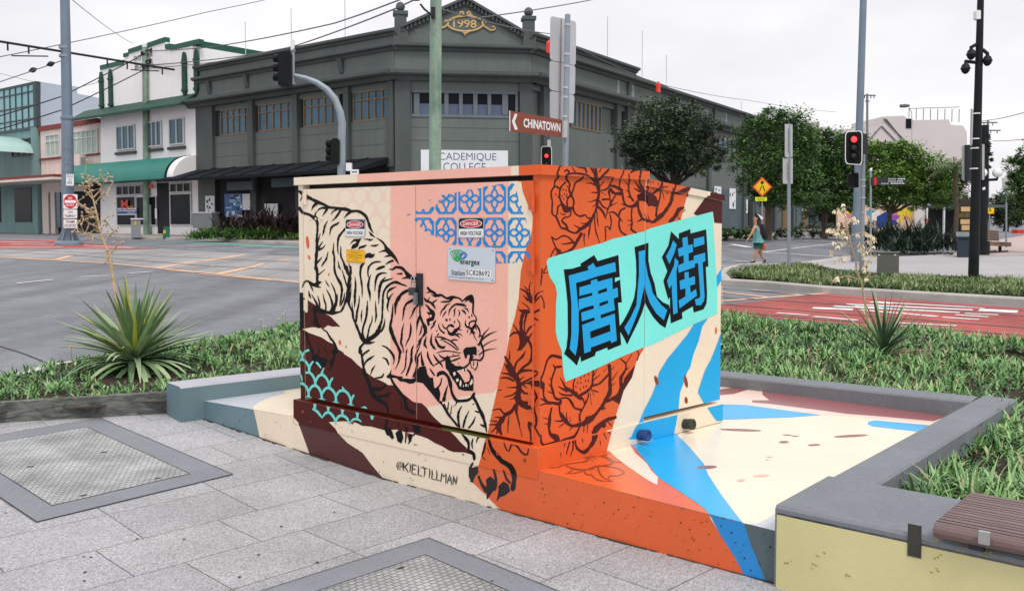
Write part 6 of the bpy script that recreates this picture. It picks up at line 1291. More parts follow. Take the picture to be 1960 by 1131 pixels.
m.prism([LF.at(ca + a, zB + z, .0) for a, z in arc] + [LF.at(ca + a * .94 + (cb - ca) * .03, zB + z * .9, .0) for a, z in reversed(arc)], LF.n * 2.6, 0); m.build('curved_awning', M('awning_metal', rgb(176, 208, 202, .9), .4, .08, 1), tb_)
window(LF, 28, 63, LF.z_(45, 299), LF.z_(45, 266), 3, 0, tb_, mul, glassd, .02, .1)
for x0_, x1_ in ((30, 62), (-40, 3)): m = MB(); LF.pb(m, x0_, 360, x1_, 425, .0, .05, 0); m.build('shop_window', glassd, tb_)
# ---------------------------------------------------------------- far side of the square on the right
ra = Fac(DY(1650, 428, 120), Vector((1, .1, 0)))
fb = root('pale_building', ra.at(7, .9), 'pale rendered flat roofed building beyond the trees with a railed roof', 'building')
pw = M('wall_pale', rgb(214, 206, 204, .9), .85, .05, .2, .05, 2); dkl = M('line_dark', (.12, .12, .12, 1), .6); m = MB()
R2_ = lambda x, y: (1540 + x / 3.426, y / 3.426)
pf = [ra.sz(*R2_(*p)) for p in ((250, 850), (385, 838), (515, 825), (520, 765), (650, 760), (690, 790), (945, 785), (960, 820), (1040, 825), (1065, 870), (1065, 1540), (250, 1540))]
m.prism([ra.at(a, z, -9) for a, z in pf], ra.n * 9, 0); m.build('wall', pw, fb)
m = MB(); r0_, r1_ = ra.sz(*R2_(700, 785)), ra.sz(*R2_(1030, 780))
for k in range(8): a = r0_[0] + (r1_[0] - r0_[0]) * k / 7; m.tube([ra.at(a, r0_[1] - .2, -.6), ra.at(a, r0_[1] + 1.5, -.6)], .05, 0, 4)
m.tube([ra.at(r0_[0], r0_[1] + 1.5, -.6), ra.at(r1_[0], r1_[1] + 1.6, -.6)], .05, 0, 4); m.build('roof_rail', dkl, fb)
m = MB(); ra.pb(m, *R2_(650, 780), *R2_(690, 842), .0, .1); m.build('window', glassd, fb)
for p, q in (((515, 780), (700, 970)), ((505, 830), (620, 950)), ((500, 830), (430, 910)), ((530, 780), (680, 965))):
    m = MB(); (a, z), (b_, y) = ra.sz(*R2_(*p)), ra.sz(*R2_(*q)); m.tube([ra.at(a, z, .1), ra.at(b_, y, .1)], .08, 0, 4); m.build('wall_cable', dkl, fb)
fb2 = Fac(DY(1552, 428, 190), Vector((1, 0, 0)))
m = MB(); a, z = fb2.sz(1553, 243); b_, y = fb2.sz(1580, 243); fb2.box(m, a, b_, .8, z, -6, 0); fb2.box(m, a + .8, b_ - 1, z, z + 1.2, -5, -1)
tag(m.build('distant_block', pw, at=fb2.at(a, .8)), 'tiny pale block far off between two green tree crowns', 'building')
# mural wall behind the trees
mf = Fac(DY(1605, 428, 62), Vector((1, .05, 0)))
mw = root('mural_wall', mf.at(2, .75), 'low wall with a bright abstract mural in pink, blue and yellow behind the trees', 'wall')
cols = [M('mw_%d' % i, rgb(*c), .6) for i, c in enumerate(((236, 200, 178), (84, 160, 204), (226, 122, 178), (40, 66, 140), (238, 212, 60), (230, 228, 226), (150, 90, 170)))]
m = MB(); mf.pb(m, 1600, 393, 1746, 452, -.3, 0, 0)
M3 = lambda x, y: (1540 + x / 4.35, 300 + y / 4.35)
for i, (mi, st) in enumerate(((1, ((515, 455), (560, 440), (640, 480), (560, 500), (515, 490))), (5, ((560, 470), (620, 450), (640, 500), (600, 540), (560, 520))), (2, ((700, 440), (890, 450), (850, 520), (700, 500))), (3, ((600, 500), (690, 450), (780, 560), (600, 600))), (4, ((760, 420), (900, 440), (890, 540), (840, 480), (800, 560), (780, 490))), (6, ((690, 480), (800, 490), (760, 530), (700, 530))), (4, ((350, 445), (390, 450), (390, 480), (350, 475))), (2, ((345, 480), (390, 485), (390, 500), (345, 505))))):
    mf.poly(m, [mf.sz(*M3(*p)) for p in st], .0, .01 + .004 * i, mi)
m.build('painted_face', cols, mw)
# dark kiosk behind the shrubs
kf = Fac(DY(1765, 428, 52), Vector((1, .2, 0)))
kk = root('shelter', kf.at(2, .65), 'dark open shelter with pale posts behind the shrubs on the right', 'shelter')
m = MB(); kf.pb(m, 1768, 394, 1850, 399, -3, .4, 0); m.build('roof', gfl, kk)
m = MB(); kf.pb(m, 1770, 399, 1846, 455, -2.6, -2.5, 0); m.build('back_wall', inner, kk)
for px in (1771, 1804, 1842):
    m = MB(); kf.pb(m, px, 398, px + 2.5, 456, .0, .1, 0); m.build('post', frw, kk)
# ================================================================ poles, signals, signs, wires
galv = M('galvanised', rgb(150, 160, 168, .9), .5, .10, 2.5, .06, 30, metal=.25); galvd = M('galvanised_blue', rgb(122, 138, 154, .9), .45, .10, 1.5, .06, 20, metal=.2)
pblk = M('pole_black', (.012, .014, .016, 1), .5, .25, 3, .05, 20, spec=.15); sback = M('sign_back', rgb(196, 196, 198, .9), .5, .06, 2, metal=.25); cable = M('wire_black', (.02, .02, .022, 1), .6); cgrey = M('wire_grey', (.12, .12, .125, 1), .6)
hous = M('signal_black', (.010, .011, .012, 1), .5, .2, 5, spec=.12); redl_ = EM('signal_red', (.9, .03, .03, 1), 2.2); lensd = M('lens_dark', (.02, .022, .02, 1), .2)
sgreen = M('pole_timber', rgb(128, 158, 140, 1), .85, .25, 1.6, .5, 12, fine=.15, hue=rgb(164, 186, 168, 1), streak=.4); swhite = M('plate_paint', (.78, .79, .79, 1), .45, .03, 3); sred = M('no_entry_red', rgb(196, 36, 40), .45); sblk = M('letter_black', (.015, .015, .016, 1), .5)
class Post:
    """measures in the upright plane Y = const, facing the camera; f = turn of the plates about the upright"""
    def __init__(s, Y): s.Y = Y
    def p(s, px, py, dy=0.0): return DY(px, py, s.Y + dy)
def rrect(x0, y0, x1, y1, r, n=4):
    o = []
    for cx, cy, a in ((x1 - r, y0 + r, -90), (x1 - r, y1 - r, 0), (x0 + r, y1 - r, 90), (x0 + r, y0 + r, 180)):
        for k in range(n + 1): t = R(a + 90 * k / n); o.append((cx + r * math.cos(t), cy + r * math.sin(t)))
    return o
def plate_px(P, px, th=.012, r=.0):
    """plate through four pixels (tl, tr, br, bl), each with its own depth offset"""
    return [P.p(x, y, d) for x, y, d in px]
def board(mb, q, th, mi=0, rad=0.0):
    """rounded plate spanning the 3-D quad tl, tr, br, bl, thick away from the camera"""
    tl, tr, br_, bl = q; n = (tr - tl).cross(bl - tl).normalized()
    if n.dot(EYE - tl) < 0: n = -n
    pts = rrect(0, 0, 1, 1, .001) if not rad else None
    W, H = (tr - tl).length, (bl - tl).length
    uv = [(x / W, y / H) for x, y in rrect(0, 0, W, H, max(rad, .001))]
    at = lambda u, v: tl + (tr - tl) * u + (bl - tl) * v + ((br_ - tr) - (bl - tl)) * (u * v)
    mb.prism([at(u, v) for u, v in uv], -n * th, mi)
    def on(u, v, lift=.002): return at(u, v) + n * lift
    return on, n
def on_text(mb, on, u0, u1, v0, v1, s, mi, bold=0.0, lift=.003):
    o = on(u0, v1, lift); mb.text(s, o, on(u1, v1, lift) - o, on(u0, v0, lift) - o, mi, bold)
def on_poly(mb, on, uv, mi, lift=.002): mb.face3([on(u, v, lift) for u, v in uv], mi)
def pole(name, mat, base, top, r0, r1, parent, n=14):
    m = MB(); m.tube([base, base * .5 + top * .5, top], [r0, (r0 + r1) / 2, r1], 0, n); return m.build(name, mat, parent, smooth='auto')
def zat(px, py, Y): return DY(px, py, Y).z
# ---- tram pole
b = T(131, 469); P = Post(b.y); k = b.y / F
r = root('tram_pole', b, 'thick blue grey tram pole bearing a red no entry sign', 'tram pole')
X0 = P.p(131, 469).x; Xm = P.p(128.5, 225).x; Xt = P.p(123, -60).x
m = MB(); m.tube([b, Vector((Xm, b.y, zat(128, 225, b.y)))], [11.5 * k, 10.5 * k], 0, 16); m.tube([Vector((Xm, b.y, zat(128, 225, b.y))), Vector((Xt, b.y, zat(124, -60, b.y)))], [9.6 * k, 8.2 * k], 0, 16)
for y in (284, 305.5, 313, 328): 
    for x in (123, 131, 138): p = P.p(x, y, -10.5 * k); m.lathe(p, [(.03, 0), (.02, .03)], 0, 6, (0, -1, 0))
m.lathe(Vector((Xm, b.y, zat(128, 225, b.y) - .1)), [(12 * k, 0), (12 * k, .12), (10 * k, .16)], 0, 16); m.build('shaft', galvd, r, smooth='auto')
m = MB(); m.lathe(b + UP * .01, [(26 * k, 0), (25 * k, .12), (18 * k, .2)], 0, 16)
for a in range(6):
    d = Vector((math.cos(a * 1.047 + .3), math.sin(a * 1.047 + .3), 0)); m.prism([b + d * 10 * k + UP * .15, b + d * 21 * k + UP * .15, b + d * 10 * k + UP * .75], perp(d) * .05, 0)
m.build('base_plate', galvd, r)
m = MB(); on, n = board(m, [P.p(x, y, -.55) for x, y in ((126.5, 333.5), (141, 333.5), (141, 355.5), (126.5, 355.5))], .03); on_text(m, on, .12, .88, .06, .3, 'SOU', 1); on_text(m, on, .3, .7, .36, .58, '23', 1); on_text(m, on, .2, .8, .64, .86, '805', 1); m.build('number_plate', [swhite, sblk], r)
m = MB(); on, n = board(m, [P.p(x, y, -.55) for x, y in ((121, 372), (148, 372), (148, 400), (121, 400))], .03, 0, .06)
on_poly(m, on, ell(.5, .5, .47, .47), 1, .004); on_poly(m, on, [(.1, .4), (.9, .4), (.9, .6), (.1, .6)], 0, .007); on_text(m, on, .36, .64, .18, .34, 'NO', 0, .02, .008); on_text(m, on, .2, .8, .66, .82, 'ENTRY', 0, .02, .008); m.build('no_entry_sign', [swhite, sred], r)
for y0, y1, l1, l2 in ((401.5, 418, 'ON', 'TRAMWAY'), (420, 436.5, 'TRAMS', 'EXCEPTED')):
    m = MB(); on, n = board(m, [P.p(x, y, -.55) for x, y in ((121.5, y0), (147.5, y0), (147.5, y1), (121.5, y1))], .03, 0, .04); w = .16 if l1 == 'ON' else .34; on_text(m, on, .5 - w, .5 + w, .12, .45, l1, 1, .01); on_text(m, on, .08, .92, .58, .88, l2, 1, .01); m.build('tramway_sign', [swhite, sblk], r)
ah = zat(124, 100, b.y); dA = hdir(2150); c = Vector((P.p(124, 100).x, b.y, ah))
def armpt(px): # point of the cantilever seen at pixel column px
    n_ = perp(dA); q = PL(px, 100, c, n_); return Vector((q.x, q.y, ah))
m = MB(); m.tube([armpt(-40), armpt(333)], .055, 0, 8); 
for px in (15, 55, 205, 243, 310): p = armpt(px); m.tube([p, p - UP * .35], .04, 0, 6)
m.tube([armpt(22) - UP * .55, armpt(92) - UP * .32], .03, 0, 6); m.tube([armpt(250) - UP * .35, armpt(303) - UP * .2], .03, 0, 6); m.build('cantilever_arm', cable, r)
m = MB(); m.lathe(c - UP * .25, [(10.5 * k, 0), (10.5 * k, .12)], 0, 16); m.lathe(c + UP * .15, [(10.5 * k, 0), (10.5 * k, .12)], 0, 16); m.build('clamp', galv, r)
# ---- green timber pole in front of the white shop
b = T(281, 452); Y = b.y; k = Y / F; r = root('power_pole', b, 'weathered green timber power pole in front of the white shop', 'power pole')
pole('shaft', sgreen, b, Vector((DY(277, 86, Y).x, Y, zat(277, 86, Y))), 6.3 * k, 4.6 * k, r)
m = MB(); t = Vector((DY(277, 88, Y).x, Y, zat(277, 88, Y))); m.lathe(t, [(5 * k, -.1), (5 * k, .12), (3 * k, .18)], 0, 12); m.build('cap', swhite, r)
m = MB()
for dx, dz, w in ((12, 98, 8), (-6, 104, 6), (9, 118, 5), (4, 126, 4), (-4, 130, 4)):
    p = DY(278, dz, Y - .2); m.tube([p, p + Vector((dx * k, 0, .1))], .05, 0, 6); m.lathe(p + Vector((dx * k, 0, .0)), [(.05, -.1), (.1, 0), (.1, .12), (.05, .2)], 0, 8)
m.build('insulators', cable, r)
m = MB(); m.tube([DY(288, 455, Y), DY(288, 392, Y)], .08, 0, 8); m.tube([DY(286, 345, Y), DY(285, 110, Y)], .025, 0, 6); m.build('conduit', sgreen, r)
# ---- signal pole with a bent mast arm
Y = 28.0; k = Y / F; b = Vector((DY(653, 430, Y).x, Y, tz(Y))); P = Post(Y); r = root('traffic_light', b, 'bent grey mast arm signal pole seen from behind above the kiosk', 'traffic light')
pts = [P.p(x, y) for x, y in ((653, 430), (653.5, 340), (654, 262), (655, 238), (651, 215), (641, 190), (626, 172), (607, 159), (585, 150), (563, 145))]; pts[0] = b
m = MB(); m.tube(pts, [8 * k, 7.8 * k, 7.5 * k, 7.4 * k, 7 * k, 6.6 * k, 6.2 * k, 5.6 * k, 4.6 * k, 4 * k], 0, 14); m.build('mast', galv, r, smooth='auto')
m = MB(); m.tube([P.p(560.5, 161), P.p(561, 93)], 3 * k, 0, 10)
for y in (97, 160): m.tube([P.p(560.5, y + 1.5), P.p(560.5, y - 1)], 5 * k, 0, 10)
m.tube([P.p(560, 96), P.p(560, 77)], 3.6 * k, 1, 10); m.build('hanger', [galv, swhite], r, smooth='auto')
def backhead(px0, y0, px1, y1, nvis, face=-1):
    m = MB(); q = [P.p(x, y, -.25) for x, y in ((px0, y0), (px1, y0 - 1), (px1, y1 + 1), (px0, y1))]; board(m, q, .22, 0, .12)
    for i in range(nvis):
        y = y0 + (y1 - y0) * (.2 + .27 * i); p = P.p(px0 + 1, y, -.05); m.lathe(p, [(.11, 0), (.12, .12), (.1, .14)], 0, 8, (-1, .2, .05))
    return m.build('signal_head', hous, r)
backhead(531.5, 99, 557, 166, 3); backhead(632.5, 265, 649, 315, 3)
m = MB(); on, n = board(m, [P.p(x, y, -.3) for x, y in ((662, 312), (672, 312), (672, 327), (662, 327))], .2, 0); on, n = board(m, [P.p(x, y, -.34) for x, y in ((670.5, 324.5), (686, 324.5), (686, 336), (670.5, 336))], .1, 0)
on_poly(m, on, [(.2, .4), (.45, .3), (.45, .5), (.2, .6)], 1, .004); on_poly(m, on, [(.5, .35), (.8, .3), (.8, .5), (.5, .55)], 1, .004); m.build('control_box', [swhite, sblk], r)
# ---- timber pole with street lamp
Y = 21.0; k = Y / F; P = Post(Y); b = Vector((DY(831, 430, Y).x, Y, tz(Y))); r = root('power_pole', b, 'tall green timber pole with a street lamp rising behind the kiosk', 'power pole')
pole('shaft', sgreen, b, P.p(835, -120), 12.2 * k, 10.6 * k, r, 16)
m = MB(); m.tube([P.p(830, 33, -.15), P.p(812, 18, -.6), P.p(805, 9, -.8)], .022, 0, 8); m.lathe(P.p(829, 36, -.16), [(.05, 0), (.05, .25)], 0, 8); m.build('lamp_arm', cable, r)
m = MB(); p = P.p(794, 1, -.9); m.lathe(p, [(.02, -.02), (.1, .0), (.14, .05), (.1, .12), (.03, .15)], 0, 12, (.15, -.2, 1)); m.build('lamp_head', M('lamp_grey', (.12, .13, .14, 1), .4), r)
# ---- sign pole with CHINATOWN
Y = 22.0; k = Y / F; P = Post(Y); b = Vector((DY(1079, 430, Y).x, Y, tz(Y))); r = root('sign_post', b, 'grey sign pole with a brown Chinatown direction sign', 'sign post')
pole('post', galv, b, P.p(1086.5, 31), 6 * k, 5.3 * k, r)
m = MB(); m.lathe(P.p(1086.5, 31), [(5.4 * k, 0), (5.2 * k, .03), (2 * k, .05)], 0, 12); m.build('cap', galv, r)
for q in (((1054, 31), (1103, 42), (1102, 126), (1053, 115)), ((1052.5, 116.5), (1101.5, 126.5), (1100.5, 182), (1052, 172)), ((1053, 174), (1099.5, 182.5), (1098, 237), (1053, 227))):
    m = MB(); qq = [P.p(x, y, d) for (x, y), d in zip(q, (.12, .62, .62, .12))]; board(m, qq, .012, 0, .07); a, c_, d_, e = qq
    m.prism([a * .58 + c_ * .42 - Vector((0, .02, 0)), a * .52 + c_ * .48 - Vector((0, .02, 0)), e * .52 + d_ * .48 - Vector((0, .02, 0)), e * .58 + d_ * .42 - Vector((0, .02, 0))], Vector((.005, -.02, 0)), 0)
    m.build('sign_back', sback, r)
m = MB()
for y in (48, 104, 127, 168, 186, 223): m.tube([P.p(1086 - (y - 40) * .022, y + 2.5), P.p(1086 - (y - 40) * .022, y - 1.5)], 6.3 * k, 0, 12)
m.build('clamp', M('clamp_bright', (.5, .52, .55, 1), .35, metal=.5), r)
m = MB(); on, n = board(m, [P.p(x, y, d) for x, y, d in ((976, 212.5, -2.2), (1078, 230, -.12), (1078, 263.5, -.12), (976, 251.5, -2.2))], .03, 0); brn_ = M('sign_brown', rgb(134, 62, 38, .95), .45, .06, 2)
on_text(m, on, .235, .94, .25, .72, 'CHINATOWN', 1, .035, .004); on_poly(m, on, [(.03, .5), (.085, .08), (.125, .12), (.08, .5), (.135, .86), (.085, .92)], 1, .004); on_poly(m, on, [(-.012, -.01), (.004, 0), (.004, 1), (-.012, 1)], 1, .003)
m.build('direction_sign', [brn_, swhite], r)
m = MB(); m.tube([P.p(1080.5, 232, -.14), P.p(1079.5, 264, -.14)], 6.5 * k, 0, 10); m.build('bracket', sback, r)
def fronthead(q, parent, lights, P, name='signal_head', lit=0):
    m = MB(); on, n = board(m, q, .12, 0, .09)
    W = .04; uv = rrect(0, 0, 1, 1, .16)
    for i in range(len(uv)):
        (u0, v0), (u1, v1) = uv[i], uv[(i + 1) % len(uv)]; s = .93; c = lambda a: .5 + (a - .5) * .9; d = lambda a: .5 + (a - .5) * .95
        m.face3([on(u0, v0, .004), on(u1, v1, .004), on(c(u1), d(v1), .004), on(c(u0), d(v0), .004)], 1)
    o = m.build(name, [hous, swhite], parent)
    for i in range(lights):
        v = (.25 + .25 * i) if lights == 3 else (.36 + .3 * i); m = MB(); c = on(.5, v, .03); h = (q[1] - q[0]).length * .2
        m.lathe(c - n * .03, [(h * 1.15, 0), (h * 1.15, .05), (h * 1.05, .02), (.01, .02)], 0, 14, n); lo = m.build('lamp_ring', hous, o)
        m = MB(); m.lathe(c - n * .03, [(h, 0), (h * .8, .035), (h * .3, .05)], 0, 14, n); m.build('lens', redl_ if i == lit else lensd, lo)
    return o
P2 = Post(21.6); fronthead([P2.p(x, y) for x, y in ((1035.5, 280), (1056.5, 280), (1056.5, 332), (1035.5, 332))], r, 2, P2, 'pedestrian_signal')
m = MB(); m.tube([P2.p(1051, 281, .1), P2.p(1051, 268, .1)], .04, 0, 8); m.build('finial', swhite, r)
# ---- traffic light on the right with its lamp column
b = T(1637, 501, .1); Y = b.y; k = Y / F; P = Post(Y); r = root('lamp_column', b, 'tall blue grey lamp column behind the red traffic light', 'lamp column')
pole('shaft', galvd, b, P.p(1655, -80), 15 * .5 * k, 6.2 * k, r, 14); m = MB(); m.tube([b, b + UP * 1.6], 15.5 * .55 * k, 0, 14); m.build('sleeve', galvd, r, smooth='auto')
b = T(1649, 524, .1); Y = b.y; k = Y / F; P = Post(Y); r = root('traffic_light', b, 'traffic light showing red on a grey post before the green trees', 'traffic light')
pole('post', galv, b, P.p(1652, 296), 4.6 * k, 4.3 * k, r); m = MB()
for y in (345, 357, 379, 407): m.tube([P.p(1651.5, y + 1), P.p(1651.5, y - 1)], 5.6 * k, 0, 10)
m.build('clamp', M('clamp_light', (.55, .57, .6, 1), .4, metal=.4), r)
m = MB(); m.tube([P.p(1645, 305, -.1), P.p(1646.5, 500, .02)], 1.7 * k, 0, 8); m.build('conduit', galv, r)
fronthead([P.p(x, y, -.3) for x, y in ((1617.5, 252), (1651, 250), (1650.5, 317), (1617, 314))], r, 3, P)
m = MB(); board(m, [P.p(x, y, d) for x, y, d in ((1651, 255, -.1), (1660.5, 257, .2), (1660.5, 318, .2), (1651, 313, -.1))], .2, 0, .08); m.build('signal_head', hous, r)
m = MB(); board(m, [P.p(x, y, .05) for x, y in ((1628, 331), (1646, 331), (1646, 359), (1628, 359))], .22, 0, .06)
for y in (337, 350): m.prism([P.p(1628, y - 4, .05), P.p(1622, y - 3, .05), P.p(1628, y + 1, .05)], Vector((0, .25, 0)), 0)
m.build('pedestrian_signal', hous, r)
# ---- black camera pole on the island
b = T(1863, 536, .1); Y = b.y; k = Y / F; P = Post(Y); r = root('camera_pole', b, 'black pole with three hanging dome cameras standing in the island grass', 'camera pole')
pole('shaft', pblk, b, P.p(1878, -40), 9.6 * k, 5.6 * k, r, 16)
m = MB(); board(m, [P.p(x, y, -.1) for x, y in ((1869, 20), (1877.5, 20), (1877.5, 37), (1869, 37))], .15, 0, .02); m.build('equipment_box', swhite, r)
for ax, ay, cx, cy, s_ in ((1868, 86, 1859, 104, 1.0), (1868, 120, 1848, 131, 1.0), (1882, 96, 1890, 116, 1.0)):
    m = MB(); p = P.p(cx, cy, -.1); m.tube([P.p(1874, ay + 2), P.p(ax, ay), P.p(cx, cy - 13, -.1), P.p(cx, cy - 6, -.1)], 3.4 * k, 0, 8); m.lathe(p, [(5 * k, 8 * k), (7 * k, 5 * k), (8 * k, 1 * k), (9 * k, 0), (9 * k, -2 * k), (7.6 * k, -2.2 * k), (7 * k, -6 * k), (4 * k, -9.5 * k), (1 * k, -11 * k)], 0, 14); o = m.build('dome_camera', pblk, r, smooth='auto')
m = MB(); board(m, [P.p(x, y, .3) for x, y in ((1842, 278), (1885, 276), (1885, 345), (1843, 346))], .02, 0, .08); m.build('sign_back', M('sign_back_dark', (.05, .055, .06, 1), .5), r)
m = MB(); board(m, [P.p(x, y, d) for x, y, d in ((1859.5, 208, .2), (1866, 212, .5), (1864, 280, .5), (1858, 280, .2))], .02, 0, .02); m.build('sign_edge', sback, r)
m = MB(); board(m, [P.p(x, y, .28) for x, y in ((1841.5, 280), (1846, 278), (1846, 346), (1842, 344))], .02, 0); board(m, [P.p(x, y, .28) for x, y in ((1880, 276), (1884.5, 277), (1884, 344), (1880, 345))], .02, 0); m.build('sign_back', sback, r)
m = MB()
for y in (218, 266, 284, 323): m.tube([P.p(1869 - (y - 200) * .03, y + 1.2), P.p(1869 - (y - 200) * .03, y - 1.2)], 8.6 * k, 0, 12)
m.build('clamp', swhite, r)
# ---- black lamp post with white globes
b = T(1879, 488, .1); Y = b.y; k = Y / F; P = Post(Y); r = root('street_lamp', b, 'black ornamental lamp post with white globe lamps and leafy top', 'street lamp')
pole('shaft', pblk, b, P.p(1885, 240), 10 * k, 7 * k, r, 14); m = MB(); m.tube([b, b + UP * .5], 13.5 * k, 0, 14); m.build('plinth', pblk, r)
for x, y, s_ in ((1857, 334, 8), (1880, 331, 9), (1909, 331, 9)):
    m = MB(); c = P.p(x, y, -.2); g_ = s_ * k; m.lathe(c, [(g_ * math.sin(a * math.pi / 10), -g_ * math.cos(a * math.pi / 10)) for a in range(11)], 0, 14); o = m.build('globe', M('globe_%d' % x, (.8, .8, .8, 1), .25), r, smooth=True)
    m = MB(); m.tube([P.p(1882, 345, -.1), c - UP * g_ * 1.4, c - UP * g_ * .9], .05, 0, 6); m.build('lamp_arm', pblk, r)
m = MB(); board(m, [P.p(x, y, -.25) for x, y in ((1881, 359), (1886, 358), (1886, 363), (1881, 364))], .02, 0); m.build('sticker', swhite, r)
# ---- wayfinding boards and bin
b = T(1845, 492, .1); Y = b.y; P = Post(Y); r = root('direction_board', b + Vector((0, .6, 0)), 'stack of pale timber direction boards beside the black pole', 'direction sign'); tan = M('board_tan', rgb(206, 168, 120, .9), .6, .1, 3); 
m = MB(); board(m, [P.p(x, y, .4) for x, y in ((1838, 381), (1858, 381), (1858, 462), (1838, 462))], .06, 0); m.build('back_board', M('board_dark', (.03, .024, .016, 1), .6), r)
for x0, y0, x1, y1, mt in ((1840, 396, 1857, 405, tan), (1834, 407, 1857, 417, M('board_camo', rgb(84, 72, 38), .6, .5, 9)), (1839, 420, 1857, 429, tan), (1841, 431, 1857, 441, tan)):
    m = MB(); board(m, [P.p(x, y, .36) for x, y in ((x0, y0), (x1, y0), (x1, y1), (x0, y1))], .04, 0); m.build('slat', mt, r)
b = T(1845, 493, .1); P = Post(b.y); r = root('litter_bin', b, 'square dark blue litter bin left of the black camera pole', 'bin'); m = MB(); bn_ = M('bin_blue', (.02, .032, .048, 1), .5, .15, 4)
q = lambda x, y, d: P.p(x, y, d)
m.prism([q(1831, 493, .1), q(1857, 493, .1), q(1856, 456, .1), q(1833, 456, .1)], hdir(1845) * .5, 0); m.build('body', bn_, r, bevel=.01)
m = MB(); m.prism([q(1830, 456, .05), q(1858, 456, .05), q(1857, 453, .05), q(1831, 453, .05)], hdir(1845) * .6, 0); m.build('lid', bn_, r); m = MB(); m.prism([q(1830, 453, .3), q(1857, 453, .3), q(1857, 444, .3), q(1830, 444, .3)], hdir(1845) * .1, 0); m.build('back_plate', galv, r)
# ---- park bench
b = T(1905, 484, .1); Y = b.y; k = Y / F; P = Post(Y); r = root('park_bench', b, 'timber park bench with a slatted back beside the lamp post', 'bench'); bt = M('bench_timber', rgb(118, 96, 72, .9), .7, .25, 4, .3, 20)
def slat_(y0, y1, d0, x0=1886, x1=1912, nm='slat'):
    m = MB(); m.prism([P.p(x0, y0, d0), P.p(x1, y0 + 2, d0 + 1.6), P.p(x1, y1 + 2, d0 + 1.6), P.p(x0, y1, d0)], Vector((.02, .05, .02)), 0); m.build(nm, bt, r)
for i in range(4): slat_(441 + i * 5, 444.5 + i * 5, -.3)
for i in range(3): slat_(463 + i * 2.6, 465 + i * 2.6, -.5 - i * .2, 1886, 1936)
for x, d in ((1892, -.6), (1914, .3)):
    m = MB(); m.tube([P.p(x, 466, d), P.p(x, 483, d)], .06, 0, 8); m.tube([P.p(x - 8, 483.5, d - .3), P.p(x + 14, 481, d + .4)], .04, 0, 6); m.build('leg', pblk, r)
# ---- small signs
def signpost(px, base, top, label, rad=2.0, mat=galv, up=.0, name='sign_post', cat='sign post', grp=None, Y=None):
    b = Vector((DY(px, 430, Y).x, Y, tz(Y))) if Y else T(px, base, up); k = b.y / F; r = root(name, b, label, cat, grp); pole('post', mat, b, DY(px, top, b.y), rad * k, rad * k, r, 8); return r, Post(b.y), k
r, P, k = signpost(1510, 521, 237, 'slim grey post with two pale sign backs beside the walking woman', 3.4, galv, .05)
for x0, y0, x1, y1 in ((1503, 238.5, 1517, 301), (1499, 303, 1517.5, 352)):
    m = MB(); board(m, [P.p(x, y, d) for x, y, d in ((x0, y0, -.3), (x1, y0, .2), (x1, y1, .2), (x0, y1, -.3))], .012, 0, .03)
    m.build('sign_back', sback, r)
    m = MB(); m.tube([P.p(1510, y0 + 8, -.1), P.p(1510, y1 - 8, -.1)], 1.4 * k, 0, 6); m.build('channel', galv, r)
r, P, k = signpost(1459, 452, 350, 'yellow and orange diamond warning sign with a walking arrow symbol', 1.6, galv, .0, 'warning_sign', 'road sign', None, 42.5)
m = MB(); on, n = board(m, [P.p(x, y, -.1) for x, y in ((1459, 339), (1478, 358), (1459, 377), (1440, 358))], .02, 0); on_poly(m, on, [(.1, .1), (.9, .1), (.9, .9), (.1, .9)], 1, .004)
ya_ = lambda x, y: P.p(x, y, -.12)
for q in (((1459, 345), (1463, 350.5), (1460.3, 350.5), (1460.3, 353), (1457.7, 353), (1457.7, 350.5), (1455, 350.5)), ((1457.5, 356), (1459, 356), (1455, 366), (1453, 366)), ((1459.5, 356), (1461, 356), (1465, 366), (1463, 366))): m.face3([ya_(*p) for p in q], 2)
m.build('diamond', [M('warn_orange', rgb(238, 92, 40), .4), M('warn_yellow', rgb(244, 196, 24), .4), sblk], r)
m = MB(); on, n = board(m, [P.p(x, y, -.1) for x, y in ((1445.5, 377.5), (1468, 377.5), (1468, 385), (1445.5, 385))], .02, 0); on_text(m, on, .2, .8, .2, .8, 'BLIND', 1, .01, .004); m.build('plate', [M('plate_lime', rgb(226, 232, 30), .4), M('plate_olive', rgb(150, 150, 30), .5)], r)
r, P, k = signpost(1666.5, 489, 326, 'thin pole carrying a black direction board with a red tip', 2.0, galv, .1)
m = MB(); on, n = board(m, [P.p(x, y, d) for x, y, d in ((1668, 339.5, -.1), (1735, 340, .4), (1735, 353.5, .4), (1668, 354.5, -.1))], .03, 0); on_poly(m, on, [(.07, -.02), (.13, .0), (.155, .5), (.13, 1.0), (.07, 1.04)], 2, .004)
for s, v, u0 in (('Broadwater', .08, .48), ('Parklands', .40, .48), ('Australia Fair', .70, .27)): on_text(m, on, u0, u0 + .22, v, v + .22, s, 1, 0, .004)
for v, n0, n1 in ((.14, .74, .97), (.46, .72, .9), (.76, .54, .97)):
    for i in range(int((n1 - n0) / .045)): on_poly(m, on, ell(n0 + .02 + i * .045, v + .06, .015, .09), 1, .004)
m.build('direction_board', [M('board_black', (.02, .024, .03, 1), .45), swhite, sred], r); m = MB(); m.lathe(P.p(1667, 327), [(.01, -.04), (.05, 0), (.05, .05), (.01, .1)], 0, 8); m.build('finial', swhite, r)
r, P, k = signpost(1894, 447, 410, 'yellow round pedestrian crossing sign far along the right path', 1.2, galv, .1, 'crossing_sign', 'road sign')
